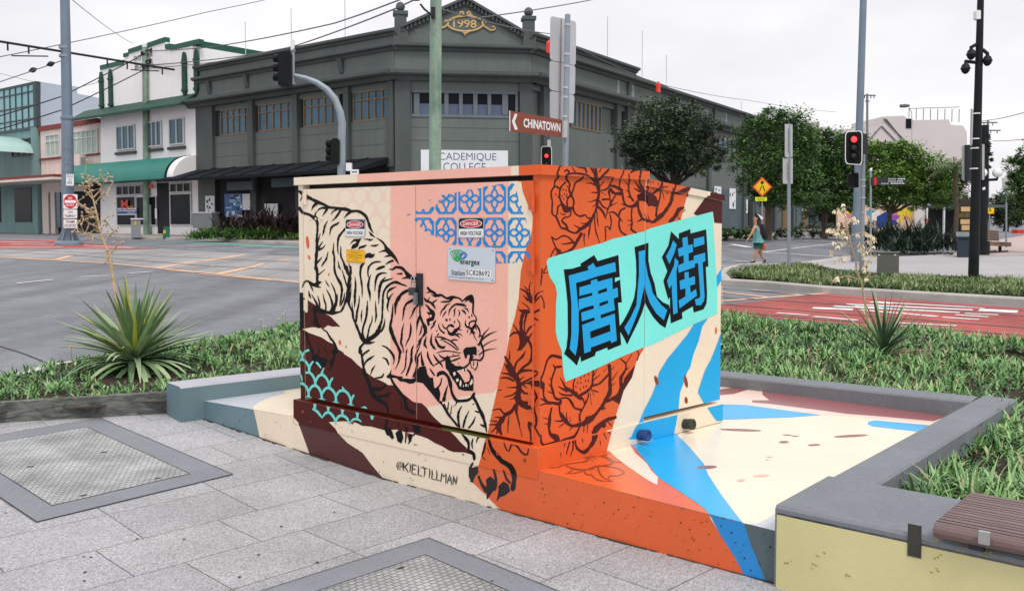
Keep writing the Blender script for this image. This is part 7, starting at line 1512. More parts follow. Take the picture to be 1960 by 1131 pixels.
m = MB(); on, n = board(m, [P.p(x, y, -.1) for x, y in ((1886.5, 394.5), (1903, 394.5), (1903, 409.5), (1886.5, 409.5))], .04, 2); on_poly(m, on, ell(.5, .5, .44, .46), 0, .004); on_poly(m, on, [(.3, .75), (.42, .3), (.5, .3), (.42, .75)], 1, .008); on_poly(m, on, [(.7, .75), (.58, .3), (.5, .3), (.58, .75)], 1, .008); m.build('plate', [M('cross_yellow', rgb(246, 214, 30), .4), sblk, M('cross_orange', rgb(232, 150, 30), .4)], r)
r, P, k = signpost(1926, 474, 345, 'thin grey post with a pale square sign back beyond the bench', 1.8, galv, .1)
m = MB(); board(m, [P.p(x, y, -.1) for x, y in ((1918, 340.5), (1935, 340.5), (1934, 360), (1918.5, 360))], .02, 0); m.build('sign_back', sback, r)
r, P, k = signpost(422.5, 440, 340, 'grey post with a square sign back before the dark shopfront', 2.2, galv, .1)
m = MB(); board(m, [P.p(x, y, .2) for x, y in ((413, 340), (430, 340), (430, 372), (413, 372))], .02, 0, .06); m.build('sign_back', sback, r)
r, P, k = signpost(393, 438, 347, 'bare thin pole beside the white poster', 1.6, galv, .1, 'pole', 'pole')
b = T(43, 441, .1); P = Post(b.y); r = root('parking_meter', b, 'dark blue ticket machine with a pale post under the canopy', 'ticket machine'); m = MB(); m.prism([P.p(40, 441), P.p(47, 441), P.p(47, 394), P.p(41, 392)], Vector((0, .5, 0)), 0); m.build('body', M('meter_navy', (.05, .065, .10, 1), .5), r); m = MB(); m.tube([P.p(38, 441), P.p(36.5, 358)], .07, 0, 8); m.build('post', galv, r)
b = T(261, 455, .1); P = Post(b.y); r = root('street_cabinet', b, 'grey metal street cabinet beside the green timber pole', 'utility box'); m = MB(); m.prism([P.p(251.5, 455), P.p(270, 455), P.p(269, 420), P.p(250.5, 420)], hdir(240) * 1.0, 0); m.build('body', M('box_grey', rgb(142, 146, 150, .9), .6, .08, 2), r); m = MB(); m.prism([P.p(250, 420, -.05), P.p(274, 420, -.05), P.p(274, 418, -.05), P.p(250, 418, -.05)], hdir(240) * 1.1, 0); m.build('lid', swhite, r)
m = MB(); on, n = board(m, [P.p(x, y, -.02) for x, y in ((257, 425), (261, 424), (261, 431), (257, 431))], .01, 0); m.build('warning_label', M('label_orange', rgb(216, 168, 60), .5), r)
b = T(318, 456, .1); P = Post(b.y); r = root('service_pillar', b, 'small green service pillar at the kerb of the white shop', 'utility box'); m = MB(); m.prism([P.p(311.5, 456.5), P.p(325.5, 456.5), P.p(324, 434), P.p(313, 434)], hdir(318) * .6, 0); m.build('body', M('pillar_green', rgb(48, 110, 84, .9), .5, .1, 2), r); m = MB(); board(m, [P.p(x, y, -.02) for x, y in ((312.5, 441), (317, 440), (317, 447), (312.5, 447))], .01, 0); m.build('label', M('label_yellow', rgb(226, 178, 60), .5), r)
b = T(1700, 530, .1); P = Post(b.y); r = root('service_box', b, 'squat grey green metal box standing in the island grass', 'utility box'); m = MB(); gb = M('box_olive', rgb(96, 98, 92, .9), .5, .12, 2, .1, 20); m.prism([P.p(1678, 530), P.p(1720.5, 530), P.p(1721, 484), P.p(1679, 484)], hdir(1700) * .55, 0); m.build('body', gb, r, bevel=.008); m = MB(); m.prism([P.p(1677.5, 484.5, -.02), P.p(1722, 484.5, -.02), P.p(1722, 483, -.02), P.p(1677.5, 483, -.02)], hdir(1700) * .6, 0); m.build('lid', gb, r)
for x in (1682.5, 1713): m = MB(); board(m, [P.p(x + a, y, -.01) for a, y in ((-1.5, 487), (2, 487), (2, 489), (-1.5, 489))], .01, 0); m.build('rivet', swhite, r)
b = T(1954, 448, .1); P = Post(b.y); m = MB()
for x in (1948, 1955, 1962): m.prism([P.p(x, 447), P.p(x + 6, 447), P.p(x + 5.4, 440), P.p(x + .6, 440)], Vector((0, .8, 0)), 0)
tag(m.build('road_barrier', M('barrier_red', rgb(222, 60, 42), .5), at=b), 'bright red plastic road barrier at the far right edge', 'barrier')
# far power poles, lamp head
for px, base, top, arms, lab in ((1660, 440, 180, ((1652, 1676, 183, 4), (1656, 1664, 194, 0)), 'distant power pole with crossarm just behind the traffic light'), (1891, 430, 231, ((1875, 1909, 235, 2), (1878, 1915, 250, 3)), 'distant power pole with two crossarms right of the camera pole')):
    Y = 95; b = Vector((DY(px, 430, Y).x, Y, tz(Y))); r = root('power_pole', b, lab, 'power pole', None); k = Y / F; pole('shaft', M('far_pole_%d' % px, rgb(126, 134, 130, .9), .8), b, DY(px, top, Y), 2.6 * k, 2.2 * k, r, 8); m = MB()
    for x0, x1, y, nd in arms:
        m.tube([DY(x0, y, Y), DY(x1, y, Y)], .07, 0, 5)
        for i in range(nd): x = x0 + (x1 - x0) * (i + .5) / nd; m.tube([DY(x, y, Y), DY(x, y + 6, Y)], .05, 0, 5)
    m.build('crossarm', cgrey, r)
Y = 80; b = Vector((DY(1746, 430, Y).x, Y, tz(Y))); r = root('street_lamp', b, 'lone street lamp head above the pale building on the right', 'street lamp'); k = Y / F
m = MB(); m.lathe(DY(1731, 203, Y), [(.02, -.45), (.14, -.35), (.16, .1), (.08, .45)], 0, 8, (1, 0, .05)); m.build('lamp_head', cgrey, r); m = MB(); m.tube([b, DY(1746, 300, Y), DY(1745, 215, Y), DY(1738, 204, Y)], .035, 0, 6); m.build('pole', sback, r)
# ---------------------------------------------------------------- wires
def wire(pts, rad, label, mat=cable, grp='overhead wires'):
    """pts = (px, py, Y) ; a slack span is drawn through them"""
    P_ = [DY(x, y, Y) for x, y, Y in pts]; out = []
    for a, b_ in zip(P_, P_[1:]):
        for i in range(9): t = i / 9; out.append(a + (b_ - a) * t - UP * ((a - b_).length * .004 * 4 * t * (1 - t)))
    out.append(P_[-1]); m = MB(); m.tube(out, rad, 0, 5); tag(m.build('overhead_wire', mat, at=P_[0]), label, 'wire', grp)
Yt = T(131, 469).y; Yp = T(281, 452).y
wire([(-60, 121, 40), (400, 23, 55), (560, -12, 60)], .022, 'overhead wire slanting up across the top left of the sky', cgrey)
wire([(-80, 183, Yt - 4), (117, 117, Yt)], .022, 'thin wire with two insulators ending on the left face of the tram pole', cgrey)
for px, py in ((63, 134.5), (97, 123)): p = DY(px, py, Yt - 1); m = MB(); m.lathe(p, [(.02, -.2), (.12, -.05), (.12, .05), (.02, .2)], 0, 8, (1, .1, .35)); tag(m.build('insulator', cable, at=p), 'dark insulator strung on the wire left of the tram pole, %s' % ('farther out' if px < 80 else 'nearer the pole'), 'insulator', 'insulators on the left wire')
wire([(-60, 240, Yp - 12), (118, 185, Yp - 6), (276, 104, Yp)], .035, 'upper black wire sagging from the green pole down past the teal glass')
wire([(-60, 265, Yp - 12), (118, 211, Yp - 6), (274, 135, Yp)], .035, 'lower black wire from the green pole across the teal building')
wire([(138, 0, Yt), (255, 84, 80)], .02, 'fine stay wire running down right from the head of the tram pole', cgrey)
wire([(284, 98, Yp), (400, 91, Yp - 6), (640, 45, 40), (800, -14, 32)], .03, 'top wire from the green pole climbing right over the white parapet', cgrey)
wire([(285, 125, Yp), (420, 113, Yp - 6), (560, 90, 44), (760, 16, 34), (830, -20, 30)], .03, 'wire crossing the grey facade just above the mast arm', cgrey)
wire([(286, 131, Yp), (420, 118, Yp - 6), (520, 98, 44)], .02, 'lowest thin wire right of the green pole', cgrey)
wire([(-40, 130, 90), (130, 172, 80), (278, 131, Yp + 1)], .02, 'long faint wire behind the tram pole', cgrey)
wire([(272, 100, Yp), (205, 212, 72)], .02, 'service wire dropping from the green pole to the white shop', cgrey)
wire([(278, 135, Yp), (232, 205, 72)], .015, 'second thin service wire dropping to the white shop', cgrey)
wire([(832, 45, 21), (1134, 0, 30), (1300, -30, 33)], .016, 'wire rising right from the timber pole over the gilt pediment', cgrey)
wire([(845, 18, 21), (1052, 65, 40), (1256, 160, 62), (1430, 192, 90), (1600, 215, 110)], .02, 'long wire falling right along the grey roofline past the red lanterns', cgrey)
wire([(790, 57, 50), (838, 45, 21.2)], .016, 'short wire left of the timber pole before the pediment', cgrey)
wire([(1876, 232, 95), (1990, 207, 60)], .03, 'faint wire rising off the right edge above the trees', cgrey)
wire([(1900, 270, 95), (1990, 262, 70)], .03, 'lower faint wire at the right edge', cgrey)
# ================================================================ plants
def leafmat(name, c, hue, rough=.55, scale=2.0):
    m = M(name, c, rough, .22, scale, hue=hue, spec=.35); b = m.node_tree.nodes['Principled BSDF']; b.inputs['Subsurface Weight'].default_value = 0.0
    return m
bark = M('bark', rgb(96, 84, 74, .9), .9, .25, 3, .6, 14); barkd = M('bark_dark', rgb(62, 54, 48, .9), .9, .25, 3, .6, 14)
def crown(mb, blobs, n, size, seed, nm, sub=60):
    """leaf-sized faces in many small twig clusters through the crown's volume; nm = number of leaf materials"""
    r = random.Random(seed); tot = sum(b[3] * b[4] * b[5] for b in blobs)
    for bx, by, bz, rx, ry, rz in blobs:
        k = int(n * rx * ry * rz / tot); cl = max(4, int(k / sub))
        for _ in range(cl):
            while True:
                v = Vector((r.uniform(-1, 1), r.uniform(-1, 1), r.uniform(-1, 1))); l = v.length
                if .25 < l < 1: break
            v *= r.uniform(.8, 1.12)
            c = Vector((bx + v.x * rx, by + v.y * ry, bz + v.z * rz)); cr = min(rx, ry, rz) * r.uniform(.11, .26); mi = min(nm - 1, int(nm * r.random() ** 1.7)) if r.random() < .6 else int(max(0, min(nm - 1, (v.z + .7) / 2 * nm)))  # higher clusters lean to paler leaves: light from above painted into the crown
            for _ in range(sub):
                p = c + Vector((r.gauss(0, cr), r.gauss(0, cr), r.gauss(0, cr * .75))); s = size * .92 * r.uniform(.55, 1.25)
                u = Vector((r.uniform(-1, 1), r.uniform(-1, 1), r.uniform(-.55, .3))).normalized(); w = u.cross(Vector((r.uniform(-.6, .6), r.uniform(-.6, .6), 1))).normalized() * s * .45; u = u * s
                mb.poly([p - u, p - w * 1.0 + u * .1, p + u, p + w], mi if r.random() < .88 else r.randrange(nm))
def limbs(mb, base, blobs, r0, seed, fork=.45):
    r = random.Random(seed); mid = base + Vector((r.uniform(-.1, .1), r.uniform(-.1, .1), (min(b[2] for b in blobs) - base.z) * .75))
    mb.tube([base - UP * .05, base * .6 + mid * .4 + Vector((.04, .02, 0)), mid], [r0 * 1.25, r0, r0 * .85], 0, 9)
    for b in blobs:
        e = Vector((b[0], b[1], b[2] + b[5] * .2)); q = mid * .5 + e * .5 + Vector((r.uniform(-.15, .15), r.uniform(-.15, .15), -.1)); mb.tube([mid, q, e], [r0 * .6, r0 * .4, r0 * .12], 0, 6)
        for _ in range(4):
            f = Vector((b[0] + r.uniform(-.7, .7) * b[3], b[1] + r.uniform(-.7, .7) * b[4], b[2] + r.uniform(-.3, .8) * b[5])); mb.tube([q, q * .4 + f * .6 + UP * .1, f], [r0 * .26, r0 * .15, r0 * .04], 0, 5)
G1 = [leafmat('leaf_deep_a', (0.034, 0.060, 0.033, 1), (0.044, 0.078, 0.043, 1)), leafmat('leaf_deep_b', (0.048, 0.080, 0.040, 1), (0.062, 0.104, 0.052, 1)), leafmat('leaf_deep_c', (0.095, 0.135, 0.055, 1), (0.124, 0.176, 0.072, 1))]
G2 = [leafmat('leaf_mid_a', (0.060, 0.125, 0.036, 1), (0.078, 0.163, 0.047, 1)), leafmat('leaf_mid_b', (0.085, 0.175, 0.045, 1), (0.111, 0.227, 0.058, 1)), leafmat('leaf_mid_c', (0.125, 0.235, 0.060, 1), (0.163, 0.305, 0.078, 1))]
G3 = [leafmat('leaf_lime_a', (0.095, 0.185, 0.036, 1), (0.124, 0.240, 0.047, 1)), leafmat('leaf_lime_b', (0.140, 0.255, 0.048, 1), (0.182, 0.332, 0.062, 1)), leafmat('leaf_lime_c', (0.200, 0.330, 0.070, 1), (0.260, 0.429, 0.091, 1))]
def tree(px, base, Y, blobs, n, size, seed, mats, label, r0=.12, bk=bark, name='street_tree', sub=50):
    """blobs in pixels: (cx, cy, half width, half height)"""
    k = Y / F; z = tz(Y) + .12; b = Vector((DY(px, 430, Y).x, Y, z)); r = root(name, b, label, 'tree', None)
    B = []; rr = random.Random(seed * 7)
    for cx, cy, hw, hh in blobs:
        c = DY(cx, cy, Y); B.append((c.x, Y + rr.uniform(-.5, .5) * hw * k, c.z, hw * k, hw * k * .8, hh * k))
    m = MB(); limbs(m, b, B, r0, seed); m.build('trunk', bk, r, smooth='auto')
    m = MB(); crown(m, B, int(n * 2.3), size, seed, len(mats), sub); m.build('crown', mats, r)
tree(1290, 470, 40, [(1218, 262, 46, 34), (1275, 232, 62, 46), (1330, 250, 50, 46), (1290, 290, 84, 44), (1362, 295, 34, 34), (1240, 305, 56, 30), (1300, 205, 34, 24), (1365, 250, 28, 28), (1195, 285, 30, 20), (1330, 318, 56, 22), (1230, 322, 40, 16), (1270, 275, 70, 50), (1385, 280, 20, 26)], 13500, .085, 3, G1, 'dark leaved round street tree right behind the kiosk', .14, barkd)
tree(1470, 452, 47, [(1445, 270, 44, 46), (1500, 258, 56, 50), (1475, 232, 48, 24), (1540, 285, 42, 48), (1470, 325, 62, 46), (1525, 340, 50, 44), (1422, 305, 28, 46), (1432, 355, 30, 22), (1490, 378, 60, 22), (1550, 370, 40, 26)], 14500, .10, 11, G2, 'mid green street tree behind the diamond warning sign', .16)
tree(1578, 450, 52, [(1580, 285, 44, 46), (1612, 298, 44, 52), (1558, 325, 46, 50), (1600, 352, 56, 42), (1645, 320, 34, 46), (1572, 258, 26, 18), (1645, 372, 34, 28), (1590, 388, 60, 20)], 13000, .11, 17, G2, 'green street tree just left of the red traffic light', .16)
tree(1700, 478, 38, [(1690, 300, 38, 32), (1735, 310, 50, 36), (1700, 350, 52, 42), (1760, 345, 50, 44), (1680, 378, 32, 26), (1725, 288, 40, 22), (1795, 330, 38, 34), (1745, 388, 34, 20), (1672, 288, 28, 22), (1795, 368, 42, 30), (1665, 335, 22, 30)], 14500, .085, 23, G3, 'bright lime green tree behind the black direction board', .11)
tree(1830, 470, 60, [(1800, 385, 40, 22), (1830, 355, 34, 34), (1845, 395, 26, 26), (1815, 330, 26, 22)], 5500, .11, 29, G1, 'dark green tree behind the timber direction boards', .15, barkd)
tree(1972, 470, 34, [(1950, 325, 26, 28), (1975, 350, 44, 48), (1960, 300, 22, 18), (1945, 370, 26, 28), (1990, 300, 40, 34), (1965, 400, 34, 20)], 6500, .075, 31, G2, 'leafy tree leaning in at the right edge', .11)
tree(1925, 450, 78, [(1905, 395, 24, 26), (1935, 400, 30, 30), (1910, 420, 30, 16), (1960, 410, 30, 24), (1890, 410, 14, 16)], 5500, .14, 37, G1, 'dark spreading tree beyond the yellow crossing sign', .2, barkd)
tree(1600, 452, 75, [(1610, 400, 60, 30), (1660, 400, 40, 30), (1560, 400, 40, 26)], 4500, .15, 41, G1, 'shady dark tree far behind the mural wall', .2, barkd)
# palm
def strip(mb, p, d, up, L_, w, droop, mi, seg=6, fold=.0, taper=1.0, tw=0.0):
    """a long blade: starts at p along d, bends down by droop"""
    d = d.normalized(); side = d.cross(UP)
    if side.length < .05: side = Vector((1, 0, 0))
    side.normalize(); pts = []; q = Vector(p); dd = Vector(d)
    for i in range(seg + 1):
        t = i / seg; ww = w * (min(1, .55 + t * 2.2) if t < .25 else 1) * max(.0, (1 - t ** 2.2 * taper)) + w * .02
        n_ = dd.cross(side) * (fold * ww)
        pts.append((q - side * ww / 2 - n_, q + side * ww / 2 - n_, q + n_ * .0)); dd = (dd + Vector((0, 0, -droop / seg * (.4 + 1.3 * t)))).normalized(); q = q + dd * (L_ / seg)
        if tw: side = (Matrix.Rotation(tw / seg, 3, dd) @ side)
    for a, b in zip(pts, pts[1:]):
        if fold: mb.poly([a[0], a[2], b[2], b[0]], mi); mb.poly([a[2], a[1], b[1], b[2]], mi)
        else: mb.poly([a[0], a[1], b[1], b[0]], mi)
Y = 36; b = Vector((DY(1828, 430, Y).x, Y, tz(Y) + .1)); r = root('palm_tree', b, 'feathery palm with arching fronds above the dark shrubs', 'palm'); hd_ = DY(1826, 322, Y); m = MB(); m.tube([b, (b + hd_) / 2 + Vector((.1, 0, 0)), hd_], [.11, .09, .08], 0, 8); m.build('trunk', bark, r)
rr = random.Random(2)
for i in range(13):
    a = i * 2.4; d = Vector((math.cos(a), math.sin(a), rr.uniform(.25, 1.3))).normalized(); m = MB(); q = Vector(hd_); dd = Vector(d); L_ = rr.uniform(1.0, 1.5)
    pts = []
    for j in range(10): pts.append(Vector(q)); dd = (dd - UP * .12).normalized(); q += dd * (L_ / 10)
    m.tube(pts, [.02] * 9 + [.006], 0, 4)
    for j in range(1, 10):
        s = dd.cross(UP).normalized()
        for sg in (-1, 1): strip(m, pts[j], s * sg + dd * .7 - UP * .2, UP, .5 * (1 - abs(j - 4.5) / 9), .05, .5, 1, 3)
    m.build('frond', [bark, G1[2] if i % 2 else G2[1]], r)
# strappy clumps, hedges
def strappy(px, base, Y, hpx, wpx, n, seed, mats, label, cat='shrub', name='strappy_plant', grp=None, w=.05, up=.1, lean=(.25, 1.2)):
    k = Y / F; b = Vector((DY(px, 430, Y).x, Y, tz(Y) + up)); r = random.Random(seed); m = MB(); H = hpx * k; W = wpx * k
    for i in range(n):
        a = r.uniform(0, 6.283); t = r.uniform(*lean); o = Vector((r.gauss(0, W * .22), r.gauss(0, W * .22), r.uniform(0, H * .35)))
        strip(m, b + o, Vector((math.cos(a) * t, math.sin(a) * t, 1)), UP, H * r.uniform(.55, .95), w * r.uniform(.7, 1.3), r.uniform(.3, 1.3), r.randrange(len(mats)), 5)
    o = m.build(name, mats, at=b); tag(o, label, cat, grp)
D1_ = [leafmat('strap_dark_a', (0.017, 0.036, 0.024, 1), (0.026, 0.054, 0.034, 1)), leafmat('strap_dark_b', (0.034, 0.062, 0.036, 1), (0.054, 0.096, 0.054, 1))]
PU = [leafmat('cordyline_a', (0.037, 0.018, 0.025, 1), (0.062, 0.027, 0.037, 1)), leafmat('cordyline_b', (0.075, 0.035, 0.045, 1), (0.125, 0.069, 0.075, 1)), leafmat('cordyline_c', (0.025, 0.022, 0.025, 1), (0.044, 0.037, 0.037, 1))]
LG = [leafmat('clump_green_a', (0.072, 0.168, 0.036, 1), (0.120, 0.252, 0.060, 1)), leafmat('clump_green_b', (0.156, 0.312, 0.072, 1), (0.228, 0.408, 0.108, 1)), leafmat('clump_green_c', (0.042, 0.102, 0.024, 1), (0.072, 0.144, 0.036, 1))]
for i, (px, hp, wp, Y, lab) in enumerate(((1672, 62, 40, 36, 'tall dark strappy clump just right of the thin pole'), (1702, 66, 46, 35.5, 'dense dark strappy clump behind the grey green box'), (1740, 74, 52, 35, 'tallest dark strappy clump in the middle of the bed'), (1778, 64, 48, 35.5, 'dark strappy clump left of the arching one'), (1806, 46, 60, 35, 'low arching dark clump at the right end of the bed'), (1722, 40, 50, 34, 'short dark clump at the front of the bed'), (1768, 40, 50, 34, 'short dark clump in front of the shelter'))):
    strappy(px, 0, Y, hp, wp, 130, 60 + i, D1_, lab, 'shrub', 'strappy_shrub', 'dark strappy shrubs in the far bed', .06)
fl = DY(1771, 423, 35); m = MB(); rr = random.Random(4)
for i in range(14): strip(m, fl + Vector((rr.gauss(0, .05), 0, rr.gauss(0, .03))), Vector((rr.uniform(-1, 1), rr.uniform(-1, 1), .8)), UP, .16, .05, .3, 0, 2)
m.tube([fl - UP * 1.0, fl], .012, 1, 5); tag(m.build('bromeliad_flower', [M('flower_red', rgb(206, 70, 40), .5), D1_[1]], at=fl - UP), 'orange red flower head standing out of the dark shrubs', 'flower')
for i, (px, lab) in enumerate(((436, 'purple leaved cordyline at the left end of the row'), (468, 'second purple cordyline from the left, before the blue display'), (500, 'bushiest purple cordyline in the row'), (530, 'purple cordyline before the white board'), (558, 'reddish purple cordyline beside the kiosk corner'), (582, 'purple cordyline half hidden behind the kiosk corner'))):
    strappy(px, 0, 47.5, (60, 54, 74, 62, 60, 66)[i], 40, 90, 80 + i, PU, lab, 'shrub', 'cordyline', 'purple cordylines before the dark shopfront', .11, .12)
for i, (px, lab) in enumerate(((376, 'bright green clump at the left end, by the white wall'), (402, 'bright green clump under the thin pole'), (432, 'bright green clump under the square sign back'), (462, 'bright green clump in the middle of the row'), (492, 'rounded bright green clump right of the middle'), (518, 'bright green clump next to the reddish cordyline'), (564, 'small green clump against the kiosk corner'))):
    strappy(px, 0, 46.8, (28, 33, 30, 32, 36, 34, 24)[i], 34, 120, 90 + i, LG, lab, 'plant', 'green_clump', 'bright green clumps along the kerb', .07, .12, (.5, 1.8))
def hedge(px0, px1, Y, top, seed, mats, label, n=2200, size=.09, depth=.7):
    k = Y / F; x0, x1 = DY(px0, 430, Y).x, DY(px1, 430, Y).x; z = tz(Y) + .1; zt = DY(px0, top, Y).z; m = MB(); nb = max(3, int((x1 - x0) / .8))
    B = [(x0 + (x1 - x0) * (i + .5) / nb, Y, (z + zt) / 2, (x1 - x0) / nb * .75, depth, (zt - z) * .55) for i in range(nb)]; crown(m, B, n, size, seed, len(mats), 30); tag(m.build('hedge', mats, at=((x0 + x1) / 2, Y, z)), label, 'hedge')
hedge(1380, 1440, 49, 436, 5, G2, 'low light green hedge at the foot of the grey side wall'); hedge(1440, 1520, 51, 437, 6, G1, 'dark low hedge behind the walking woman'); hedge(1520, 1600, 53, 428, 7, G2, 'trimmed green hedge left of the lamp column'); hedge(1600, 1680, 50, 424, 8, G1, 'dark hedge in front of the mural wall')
hedge(1640, 1830, 33.3, 484, 9, G1, 'straggly low growth along the edge of the far bed', 2500, .06, .6)
tl = Vector((DY(1888, 430, T(1879, 488, .1).y).x, T(1879, 488, .1).y, DY(1888, 290, T(1879, 488, .1).y).z)); m = MB(); kk_ = tl.y / F
crown(m, [(tl.x, tl.y, tl.z, 9 * kk_, 9 * kk_, 40 * kk_)], 900, .07, 12, 2, 30); tag(m.build('climbing_plant', D1_, at=tl), 'dark climbing foliage round the top of the globe lamp post', 'plant')
# ---------------------------------------------------------------- ground cover in the near beds
GC = [leafmat('cover_a', (0.078, 0.191, 0.064, 1), (0.118, 0.257, 0.080, 1), .5), leafmat('cover_b', (0.149, 0.315, 0.100, 1), (0.218, 0.420, 0.133, 1), .5), leafmat('cover_c', (0.258, 0.449, 0.174, 1), (0.360, 0.553, 0.227, 1), .5), leafmat('cover_d', (0.047, 0.114, 0.046, 1), (0.071, 0.163, 0.060, 1), .5), leafmat('cover_straw', (.36, .31, .17, 1), (.46, .40, .25, 1), .6)]
Lb = Vector((G(258, 706, .24).x, G(258, 706, .24).y, .22)); Rb = Vector((G(1689, 684, .22).x, G(1689, 684, .22).y, .2))
def cover(name, test, bbox, dens, lab, seed, hgt=(.055, .11), straw=.035):
    r = random.Random(seed); m = MB(); x0, x1, y0, y1 = bbox; n = int((x1 - x0) * (y1 - y0) * dens)
    for _ in range(n):
        p = Vector((r.uniform(x0, x1), r.uniform(y0, y1), 0)); u = test(p, r)
        if not u: continue
        dist = math.hypot(p.x, p.y); nb = 12 if dist < 7.5 else 9
        nn = noise.noise(Vector((p.x * 1.1, p.y * 1.1, seed))); base = Vector((p.x, p.y, zsoil(p) + max(0, nn) * .05)); n2 = noise.noise(Vector((p.x * 3.1, p.y * 3.1, seed + 9)))
        if n2 < -.42 and r.random() < .75: continue
        h = r.uniform(*hgt) * (1 + .75 * nn + .4 * n2) * u; tone = nn * 1.1 + n2 * .9 + r.gauss(0, .45); st = straw * (1 + 6 * max(0, noise.noise(Vector((p.x * .9, p.y * .9, 40 + seed))) - .15))
        for i in range(nb):
            a = r.uniform(0, 6.283); t = r.uniform(.25, 1.5); mi = 4 if r.random() < st else (3 if tone < -.6 else 0 if tone < 0 else 1 if tone < .8 else 2) if r.random() < .7 else r.randrange(4)
            strip(m, base + Vector((r.gauss(0, .02), r.gauss(0, .02), r.uniform(0, .03))), Vector((math.cos(a) * t, math.sin(a) * t, 1)), UP, h * r.uniform(.7, 1.3), .0145 * r.uniform(.6, 1.3) * (1 if dist < 9 else 1.3), r.uniform(.3, 1.4), mi, 3)
    o = m.build(name, GC, kind='stuff'); o['label'] = lab; o['category'] = 'ground cover'
def inbed(p): return inside(p, bedpoly) and min(dseg(p, a, b) for a, b in zip(ring, ring[1:])) > .2
def tL(p, r):
    if not inbed(p): return 0
    d = (p - Vector((Lb.x + .25, Lb.y - .35, 0))).length
    if d < .42 or (d < .6 and r.random() < .6): return 0
    return 1
def tR(p, r):
    if not inbed(p): return 0
    if (p - flat(Rb) - Vector((.15, -.15, 0))).length < .28: return 0
    return 1
cover('ground_cover', tL, (-7.5, -1.0, 6.2, 16.0), 105, 'low strap leaved green ground cover in the left bed', 5)
cover('ground_cover', tR, (.0, 8.5, 3.2, 15.0), 120, 'low strap leaved green ground cover in the right bed', 6, (.065, .13), .05)
GL = [leafmat('lawn_a', (.085, .150, .048, 1), (.13, .20, .07, 1)), leafmat('lawn_b', (.15, .235, .075, 1), (.20, .29, .10, 1)), leafmat('lawn_c', (.25, .33, .14, 1), (.32, .38, .19, 1)), leafmat('lawn_dry', (.36, .33, .18, 1), (.44, .40, .24, 1)), leafmat('lawn_deep', (.045, .09, .03, 1), (.07, .12, .045, 1))]
def lawn(name, poly, n, seed, lab, h=.10):
    r = random.Random(seed); m = MB(); x0, x1 = min(p.x for p in poly), max(p.x for p in poly); y0, y1 = min(p.y for p in poly), max(p.y for p in poly); k = 0
    while k < n:
        p = Vector((r.uniform(x0, x1), r.uniform(y0, y1), 0)); k += 1
        if not inside(p, poly): continue
        b = Vector((p.x, p.y, tz(p.y) + .1)); nn = noise.noise(Vector((p.x * .9, p.y * .9, 3))); tone = nn * 1.3 + r.gauss(0, .4); h = .12 * (1 + .8 * nn)
        for i in range(6): a = r.uniform(0, 6.283); t = r.uniform(.2, 1.4); strip(m, b + Vector((r.gauss(0, .05), r.gauss(0, .05), 0)), Vector((math.cos(a) * t, math.sin(a) * t, 1)), UP, h * r.uniform(.5, 1.6), .032, r.uniform(.3, 1.2), (4 if tone < -.55 else 0 if tone < -.05 else 1 if tone < .5 else 2) if r.random() < .94 else 3, 2)
    o = m.build(name, GL, kind='stuff'); o['label'] = lab; o['category'] = 'grass'
lawn('island_grass', ipoly, 24000, 8, 'short green grass growing on the kerbed traffic island', .12)
# gazania and dandelion flowers
fo = M('petal_orange', rgb(236, 164, 44), .5); fw = M('petal_cream', rgb(226, 214, 170), .5); stm_ = GC[1]
def flower(p, c, lab, grp, s=.022, h=.10):
    m = MB(); t = p + UP * h; m.tube([p, t], .003, 1, 5)
    for i in range(9): a = i * .698; strip(m, t, Vector((math.cos(a), math.sin(a), .45)), UP, s, s * .6, .2, 0, 2)
    tag(m.build('flower', [c, stm_], at=p), lab, 'flower', grp)
for i, (px, py, lab) in enumerate(((1567, 682, 'orange flower left of the spiky plant in the right bed'), (1695, 708, 'orange flower just under the spiky plant'), (1664, 718, 'orange flower nearest the back kerb'), (1832, 631, 'orange flower by the road kerb, leftmost there'), (1890, 694, 'orange flower right of the dried leaves'), (1877, 654, 'small orange flower high in the right bed'), (1806, 708, 'orange flower beside the brown dead leaves'))):
    p = T(px, py, .28); q = Vector((p.x, p.y, zsoil(p))); flower(q, fo, lab, 'orange flowers in the right bed', .022, .13)
p = T(137, 672, .3); flower(Vector((p.x, p.y, zsoil(p))), fo, 'single orange flower left of the big yucca', None, .026, .2)
for i, (px, py, lab) in enumerate(((546, 597, 'tallest pale seed head by the kiosk corner'), (541, 601, 'pale seed head just under the tallest one'), (499, 612, 'pale seed head at the middle of the left kerb'), (533, 611, 'pale seed head low by the kiosk'), (506, 625, 'pale seed head leaning over the left kerb'))):
    p = T(px, py, .35); flower(Vector((p.x, p.y, tz(p.y) + .1)), fw, lab, 'pale seed heads by the left kerb', .03, .25)
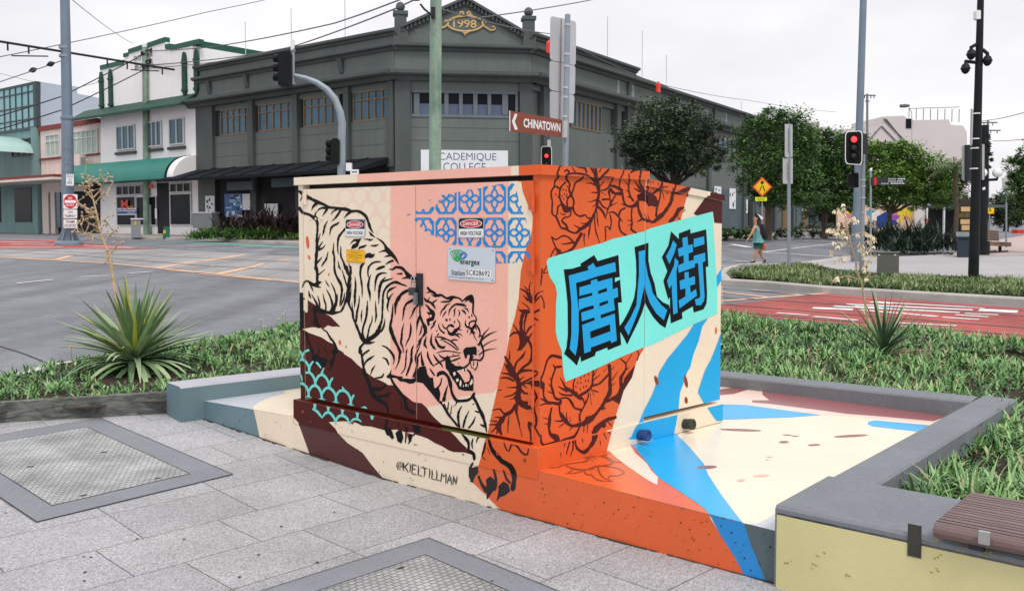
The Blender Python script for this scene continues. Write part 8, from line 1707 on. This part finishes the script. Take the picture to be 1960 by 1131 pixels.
# ---------------------------------------------------------------- the two yuccas
YG = [leafmat('yucca_dark', (0.053, 0.107, 0.061, 1), (0.096, 0.173, 0.088, 1), .4), leafmat('yucca_mid', (0.124, 0.222, 0.101, 1), (0.211, 0.329, 0.149, 1), .4), leafmat('yucca_pale', (0.299, 0.428, 0.230, 1), (0.421, 0.544, 0.311, 1), .4), leafmat('yucca_yellow', (0.527, 0.544, 0.081, 1), (0.702, 0.692, 0.135, 1), .4), leafmat('yucca_dry', (.30, .22, .13, 1), (.40, .31, .20, 1), .7)]
stalkm = M('stalk_tan', rgb(196, 170, 138, .9), .75, .25, 20, .3, 60); bellm = M('bell_cream', rgb(226, 212, 182, .95), .6, .1, 8)
r = root('yucca', Lb, 'big spiky yucca with yellow hearted leaves and a tall dry flower stalk', 'yucca'); rr = random.Random(27); m = MB()
for i in range(210):
    t = i / 209; el = R(80 - 92 * t ** .62 + rr.uniform(-8, 8)); a = rr.uniform(0, 6.283); L_ = rr.uniform(.60, .80) * (.92 if t < .3 else 1.08); d = Vector((math.cos(a) * math.cos(el), math.sin(a) * math.cos(el), math.sin(el)))
    dr = rr.uniform(.0, .2) if t < .30 else rr.uniform(.1, .7) if t < .5 else rr.uniform(.9, 2.6); mi = (3 if rr.random() < .22 else rr.choice((1, 1, 2))) if t < .35 else (rr.choice((0, 1, 1, 2, 2, 2)))
    p = Lb + UP * (.16 * (1 - t)) + d * .03; strip(m, p, d, UP, L_, (.060 if mi != 3 else .042) * rr.uniform(.8, 1.15), dr, mi, 8, .22)
    if t < .4 and mi != 3 and rr.random() < .5: strip(m, p + UP * .002 + d * .02, d, UP, L_ * .5, .042, dr * .3, 3, 4, .2)
m.build('foliage', YG, r)
m = MB(); YL = Lb.y; SP = [DY(x, y, YL) for x, y in ((232, 640), (226, 585), (218, 545), (210, 490), (198, 462), (189, 430), (184, 405), (178, 380), (168, 350))]; m.tube(SP, [.017, .016, .014, .013, .011, .010, .008, .006, .003], 0, 8)
for (a, b_, seq) in ((3, 0, ((210, 490), (222, 472), (228, 466))), (4, 0, ((196, 458), (178, 452), (160, 444), (148, 436))), (5, 0, ((190, 436), (172, 428), (156, 416))), (5, 0, ((188, 428), (200, 420), (206, 428))), (6, 0, ((185, 410), (170, 400), (158, 394), (148, 386))), (6, 0, ((184, 404), (176, 408), (163, 402))), (7, 0, ((181, 390), (192, 376), (204, 372), (210, 362))), (7, 0, ((180, 384), (165, 366), (158, 356))), (7, 0, ((179, 378), (196, 360), (199, 346), (207, 338))), (7, 0, ((176, 372), (170, 362), (176, 352))), (8, 0, ((170, 354), (165, 344), (163, 333))), (4, 0, ((200, 462), (210, 450), (222, 440))), (5, 0, ((190, 436), (180, 440), (170, 448))), (8, 0, ((169, 356), (178, 346), (190, 341))), (2, 0, ((214, 510), (206, 500), (204, 492))), (5, 0, ((187, 425), (178, 414), (170, 416), (160, 420)))):
    Q = [DY(x, y, YL + rr.uniform(-.12, .12) * j) for j, (x, y) in enumerate(seq)]; m.tube(Q, [.007, .006, .005, .004][:len(Q)], 0, 5)
    for q in Q[1:]:
        for _ in range(3): e = Vector((rr.gauss(0, .03), rr.gauss(0, .03), rr.gauss(0, .03))); m.tube([q, q + e], .0035, 0, 4); m.lathe(q + e, [(.002, -.01), (.011, 0), (.006, .012)], 0, 6)
for i in range(60): t = rr.uniform(.25, 8); j = int(t); q = SP[j] + (SP[min(j + 1, 8)] - SP[j]) * (t - j); e = Vector((rr.gauss(0, .02), rr.gauss(0, .02), rr.gauss(0, .02))); m.tube([q, q + e], .004, 0, 4)
m.build('flower_stalk', stalkm, r)
r = root('yucca', Rb, 'smaller dark yucca with brown dead leaves and a stalk of cream bells', 'yucca'); m = MB(); rr = random.Random(22)
for i in range(74):
    t = i / 73; el = R(80 - 76 * t ** .8 + rr.uniform(-8, 8)); a = rr.uniform(0, 6.283); d = Vector((math.cos(a) * math.cos(el), math.sin(a) * math.cos(el), math.sin(el))); strip(m, Rb + UP * .1 * (1 - t), d, UP, rr.uniform(.42, .68), .046 * rr.uniform(.7, 1.1), rr.uniform(0, .3) if t < .6 else rr.uniform(.5, 1.8), rr.choice((0, 0, 1, 1, 2)), 7, .22)
for i in range(34): a = rr.uniform(-1.1, .5); d = Vector((math.cos(a), math.sin(a), rr.uniform(-.05, .2))); strip(m, Rb + UP * .06, d, UP, rr.uniform(.35, .62), .022, rr.uniform(.1, .5), 4 if rr.random() < .75 else 2, 6, .15)
m.build('foliage', YG, r)
YR = Rb.y; m = MB(); SP = [DY(x, y, YR) for x, y in ((1664, 640), (1657, 590), (1650, 545), (1640, 520), (1637, 495), (1628, 465), (1622, 440), (1616, 410), (1613, 392))]; m.tube(SP, [.012, .011, .011, .010, .009, .008, .007, .005, .003], 0, 7); bells = []
for seq in (((1646, 535), (1625, 528), (1605, 531), (1599, 527)), ((1652, 548), (1660, 530), (1666, 522)), ((1637, 497), (1655, 492), (1668, 488), (1673, 492)), ((1630, 470), (1615, 462), (1600, 464), (1592, 478)), ((1632, 478), (1650, 470), (1662, 458), (1671, 455)), ((1627, 460), (1610, 446), (1596, 440), (1588, 436)), ((1625, 452), (1644, 446), (1656, 444), (1666, 450)), ((1620, 430), (1606, 424), (1598, 438)), ((1620, 425), (1632, 412), (1640, 422)), ((1617, 412), (1608, 404), (1604, 398)), ((1636, 492), (1614, 490), (1603, 496)), ((1640, 505), (1655, 510), (1666, 500)), ((1630, 468), (1644, 462), (1650, 472)), ((1623, 442), (1612, 440), (1618, 452)), ((1640, 480), (1658, 478), (1668, 470))):
    Q = [DY(x, y, YR + rr.uniform(-.1, .1) * j) for j, (x, y) in enumerate(seq)]; m.tube(Q, [.005, .004, .003, .003][:len(Q)], 0, 5); bells += Q[1:] + [(Q[-1] + Q[-2]) / 2]
m.build('flower_stalk', stalkm, r)
bells += SP[5:]; m = MB()
for q in bells:
    for _ in range(1 + (rr.random() < .45)):
        e = q + Vector((rr.gauss(0, .018), rr.gauss(0, .018), rr.uniform(-.03, .01))); ax = Vector((rr.gauss(0, .35), rr.gauss(0, .35), -1)).normalized()
        for j in range(5): a = j * 1.257; o = ax.orthogonal().normalized(); s = o * math.cos(a) + ax.cross(o) * math.sin(a); strip(m, e, ax + s * .75, UP, .05, .026, rr.uniform(.2, .9), 0, 3)
m.build('bell_flowers', bellm, r)
# ================================================================ the walking woman
PB = T(1452, 505); PY = PB.y; pk = PY / F
def pp(px, py, dy=0.0): return DY(px, py, PY + dy)
def skin(name, chains, mat, parent, sub=2, at=None):
    """one continuous surface grown over joints: chains = lists of (key, point, rx, ry); equal keys share a joint"""
    idx, V, Rr, E_ = {}, [], [], []
    for ch in chains:
        prev = None
        for k, p, a in ch:
            if k not in idx: idx[k] = len(V); V.append(p); Rr.append(a)
            if prev is not None: E_.append((prev, idx[k]))
            prev = idx[k]
    base = WL[parent.name] if parent else Vector(at)
    me = bpy.data.meshes.new(name); me.from_pydata([tuple(Vector(p) - base) for p in V], E_, []); o = bpy.data.objects.new(name, me); COL.objects.link(o)
    md = o.modifiers.new('skin', 'SKIN'); md.use_smooth_shade = True
    for i, a in enumerate(Rr): s = me.skin_vertices[0].data[i]; s.radius = a if isinstance(a, tuple) else (a, a); s.use_root = i == 0
    sb = o.modifiers.new('sub', 'SUBSURF'); sb.levels = sub; sb.render_levels = sub
    dg = bpy.context.evaluated_depsgraph_get(); m2 = bpy.data.meshes.new_from_object(o.evaluated_get(dg)); o.modifiers.clear(); o.data = m2; m2.materials.clear(); m2.materials.append(mat)
    for p in m2.polygons: p.use_smooth = True
    if parent: o.parent = parent
    else: o.location = base
    WL[o.name] = base; return o
sk = M('skin_tone', rgb(196, 148, 122, .9), .55, .05, 6); s_ = pk
pr = root('person', PB, 'woman in a teal sleeveless top and dark green shorts walking left across the road', 'person')
J = {'pel': pp(1453, 470), 'wst': pp(1452, 457), 'chs': pp(1449, 439), 'nck': pp(1448, 429), 'hd0': pp(1447.5, 423), 'hd1': pp(1447, 413.5)}
ch = [[('pel', J['pel'], 7.6 * s_), ('wst', J['wst'], 7.2 * s_), ('chs', J['chs'], 7.6 * s_), ('nck', J['nck'], 3.8 * s_), ('hd0', J['hd0'], 5.2 * s_), ('hd1', J['hd1'], 5.6 * s_)]]
for sd, kn, ak, toe, dy in (('L', (1446, 485), (1443.5, 499), (1436, 502.5), -.10), ('R', (1455, 484.5), (1461.5, 496), (1460.5, 503.5), .10)):
    ch.append([('pel', J['pel'], 0), ('hip' + sd, pp(1452 if sd == 'L' else 1454, 473, dy), 5.4 * s_), ('kne' + sd, pp(*kn, dy), 3.9 * s_), ('clf' + sd, pp((kn[0] * .6 + ak[0] * .4), kn[1] * .6 + ak[1] * .4, dy), 3.3 * s_), ('ank' + sd, pp(*ak, dy), 1.9 * s_), ('toe' + sd, pp(*toe, dy), 1.9 * s_)])
def hand(sd, wr, d, spread):
    """palm, four unequal fingers and a thumb from the side of the palm"""
    d = d.normalized(); sdv = spread.normalized(); pl = wr + d * .05; out = []
    for i, (o, L_) in enumerate(((-.027, .062), (-.009, .072), (.009, .067), (.027, .052))):
        r0 = wr + d * .075 + sdv * o; out.append([('plm' + sd, pl, .022), ('k%s%d' % (sd, i), r0, .010), ('m%s%d' % (sd, i), r0 + d * L_ * .55 - sdv * .0 - Vector((0, 0, .006)), .0085), ('f%s%d' % (sd, i), r0 + d * L_ - Vector((0, 0, .022)), .007)])
    out.append([('plm' + sd, pl, .022), ('t0' + sd, wr + d * .045 - sdv * .042, .011), ('t1' + sd, wr + d * .085 - sdv * .055, .009)])
    return out
shL, elL, wrL = pp(1444.5, 435, -.17), pp(1439.5, 446, -.20), pp(1432.5, 456, -.20)
ch.append([('chs', J['chs'], 0), ('shL', shL, 3.2 * s_), ('elL', elL, 2.5 * s_), ('wrL', wrL, 1.5 * s_), ('plmL', wrL + (wrL - elL).normalized() * .05, .022)]); ch += hand('L', wrL, wrL - elL, Vector((.2, 1, .1)))
shR, elR, wrR = pp(1449, 435, .17), pp(1455, 449, .24), pp(1459, 461, .20)
ch.append([('chs', J['chs'], 0), ('shR', shR, 3.2 * s_), ('elR', elR, 2.5 * s_), ('wrR', wrR, 1.5 * s_), ('plmR', wrR + (wrR - elR).normalized() * .05, .022)]); ch += hand('R', wrR, wrR - elR, Vector((.2, 1, 0)))
skin('body', ch, sk, pr)
fc = MB()                                               # face, looking left
hc = (J['hd0'] + J['hd1']) / 2
fc.lathe(hc + Vector((-.085, 0, -.005)), [(.016, 0), (.013, .012), (.004, .03)], 0, 8, (-1, 0, -.35)); fc.build('nose', sk, pr, smooth=True)
em = M('eye_dark', (.02, .015, .012, 1), .2)
for sg in (-1, 1): m = MB(); m.lathe(hc + Vector((-.078, .033 * sg, .018)), [(.010, -.004), (.011, .003), (.004, .008)], 0, 8, (-1, .2 * sg, 0)); m.build('eye', em, pr)
m = MB(); m.lathe(hc + Vector((-.074, 0, -.042)), [(.018, -.004), (.016, .006), (.006, .010)], 0, 8, (-1, 0, 0)); m.build('mouth', M('lip', rgb(150, 84, 76), .5), pr)
for sg in (-1, 1): m = MB(); m.lathe(hc + Vector((.005, .088 * sg, .0)), [(.012, -.01), (.026, .0), (.022, .012)], 0, 8, (.2, sg, 0)); m.build('ear', sk, pr, smooth=True)
teal_ = M('top_teal', rgb(112, 168, 166, .9), .8, .35, 14); grs = M('shorts_green', rgb(24, 76, 66, .9), .8, .1, 5); hairm = M('hair_dark', rgb(44, 30, 28), .6, .3, 20); shoe = M('shoe_black', (.012, .012, .014, 1), .6)
def loft(mb, rings, mi=0, n=16):
    """a garment: rings of (px, py, depth offset, half width px, half depth px)"""
    k = len(mb.v)
    for px, py, dy, a, b in rings:
        c = pp(px, py, dy)
        for q in range(n): t = 2 * math.pi * q / n; f = 1 + .05 * math.sin(3 * t + py) + .03 * math.sin(5 * t - py * .7); mb.v.append(tuple(c + Vector((math.cos(t) * a * f, math.sin(t) * b * f, 0)) * s_))
    for i in range(len(rings) - 1):
        for q in range(n): w = (q + 1) % n; mb.f.append((k + i * n + q, k + i * n + w, k + i * n + n + w, k + i * n + n + q)); mb.m.append(mi)
    mb.f.append(tuple(k + q for q in range(n))); mb.m.append(mi); mb.f.append(tuple(k + (len(rings) - 1) * n + q for q in reversed(range(n)))); mb.m.append(mi)
m = MB(); loft(m, [(1451.5, 464.5, 0, 11.2, 10.6), (1451.5, 461, 0, 10.8, 10.2), (1451, 455, 0, 9.6, 9.4), (1450, 447, 0, 8.6, 9.6), (1449, 440, 0, 8.0, 9.8), (1448.5, 434, 0, 6.6, 8.6), (1448.3, 430, 0, 4.6, 5.4)][::-1]); m.build('top', teal_, pr, smooth=True)
m = MB(); loft(m, [(1452.5, 461, 0, 9.4, 9.4), (1452.5, 466, 0, 10, 10), (1452.5, 470, 0, 10.2, 10)]); loft(m, [(1451.5, 466, -.07, 8, 6.5), (1450.5, 471, -.09, 7.6, 6.2), (1449.5, 476, -.10, 7.2, 6)]); loft(m, [(1453, 466, .07, 8, 6.5), (1454, 471, .09, 7.6, 6.2), (1455, 476, .10, 7.2, 6)]); m.build('shorts', grs, pr, smooth=True)
m = MB(); loft(m, [(1448.6, 408.5, 0, 3.2, 3.6), (1449.4, 411.5, 0, 5.2, 5.4), (1450, 417, 0, 5.4, 5.8), (1450.8, 424, 0, 4.8, 5.8), (1452, 432, -.03, 5.0, 6.4), (1453.5, 440, -.06, 4.8, 6), (1455, 449, -.08, 3.4, 4.6), (1456, 454, -.08, 1.4, 2)]); m.build('hair', hairm, pr, smooth=True)
for sd, a, b_, dy in (('L', (1446, 500.5), (1435.5, 502.3), -.1), ('R', (1465.5, 496.5), (1460.5, 504), .1)):
    skin('shoe', [[('h', pp(*a, dy), 2.6 * s_), ('m', pp((a[0] + b_[0]) / 2, (a[1] + b_[1]) / 2, dy), 2.4 * s_), ('t', pp(*b_, dy), 1.8 * s_)]], shoe, pr)
m = MB(); m.lathe(pp(1449, 411.5), [(5.6 * s_, 0), (5.5 * s_, 2 * s_), (4.4 * s_, 3.6 * s_), (1.5 * s_, 4.4 * s_)], 0, 14, (.25, 0, 1)); m.prism([pp(1449, 408.5, -.12), pp(1462, 417, -.1), pp(1457.5, 421, -.1), pp(1452.5, 413, -.12)], Vector((0, .24, 0)), 1); m.build('cap', [M('cap_dark', (.02, .02, .022, 1), .7), M('cap_white', (.8, .8, .78, 1), .7)], pr, smooth='auto')
m = MB(); loft(m, [(1457.5, 429, -.02, 3.5, 6), (1459, 432, -.02, 6, 9), (1460, 440, -.02, 7.4, 10), (1461.5, 450, -.02, 7.8, 10), (1462, 455, -.02, 6.6, 8.6), (1462, 458, -.02, 3.6, 5)]); bpk = m.build('backpack', M('bag_black', (.016, .016, .02, 1), .7, .3, 8), at=pp(1460, 458), smooth=True); tag(bpk, 'black backpack on the back of the walking woman', 'backpack')
hb = skin('handbag', [[('a', pp(1461, 465, -.02), 2.6 * s_), ('b', pp(1461.5, 470, -.02), 5.0 * s_), ('c', pp(1460.5, 475, -.02), 5.0 * s_), ('d', pp(1459, 477.5, -.02), 3 * s_)]], M('bag_orange', rgb(222, 92, 48, .9), .6, .08, 6), None, 2, pp(1461, 470)); tag(hb, 'orange bag hanging at the hip of the walking woman', 'bag')
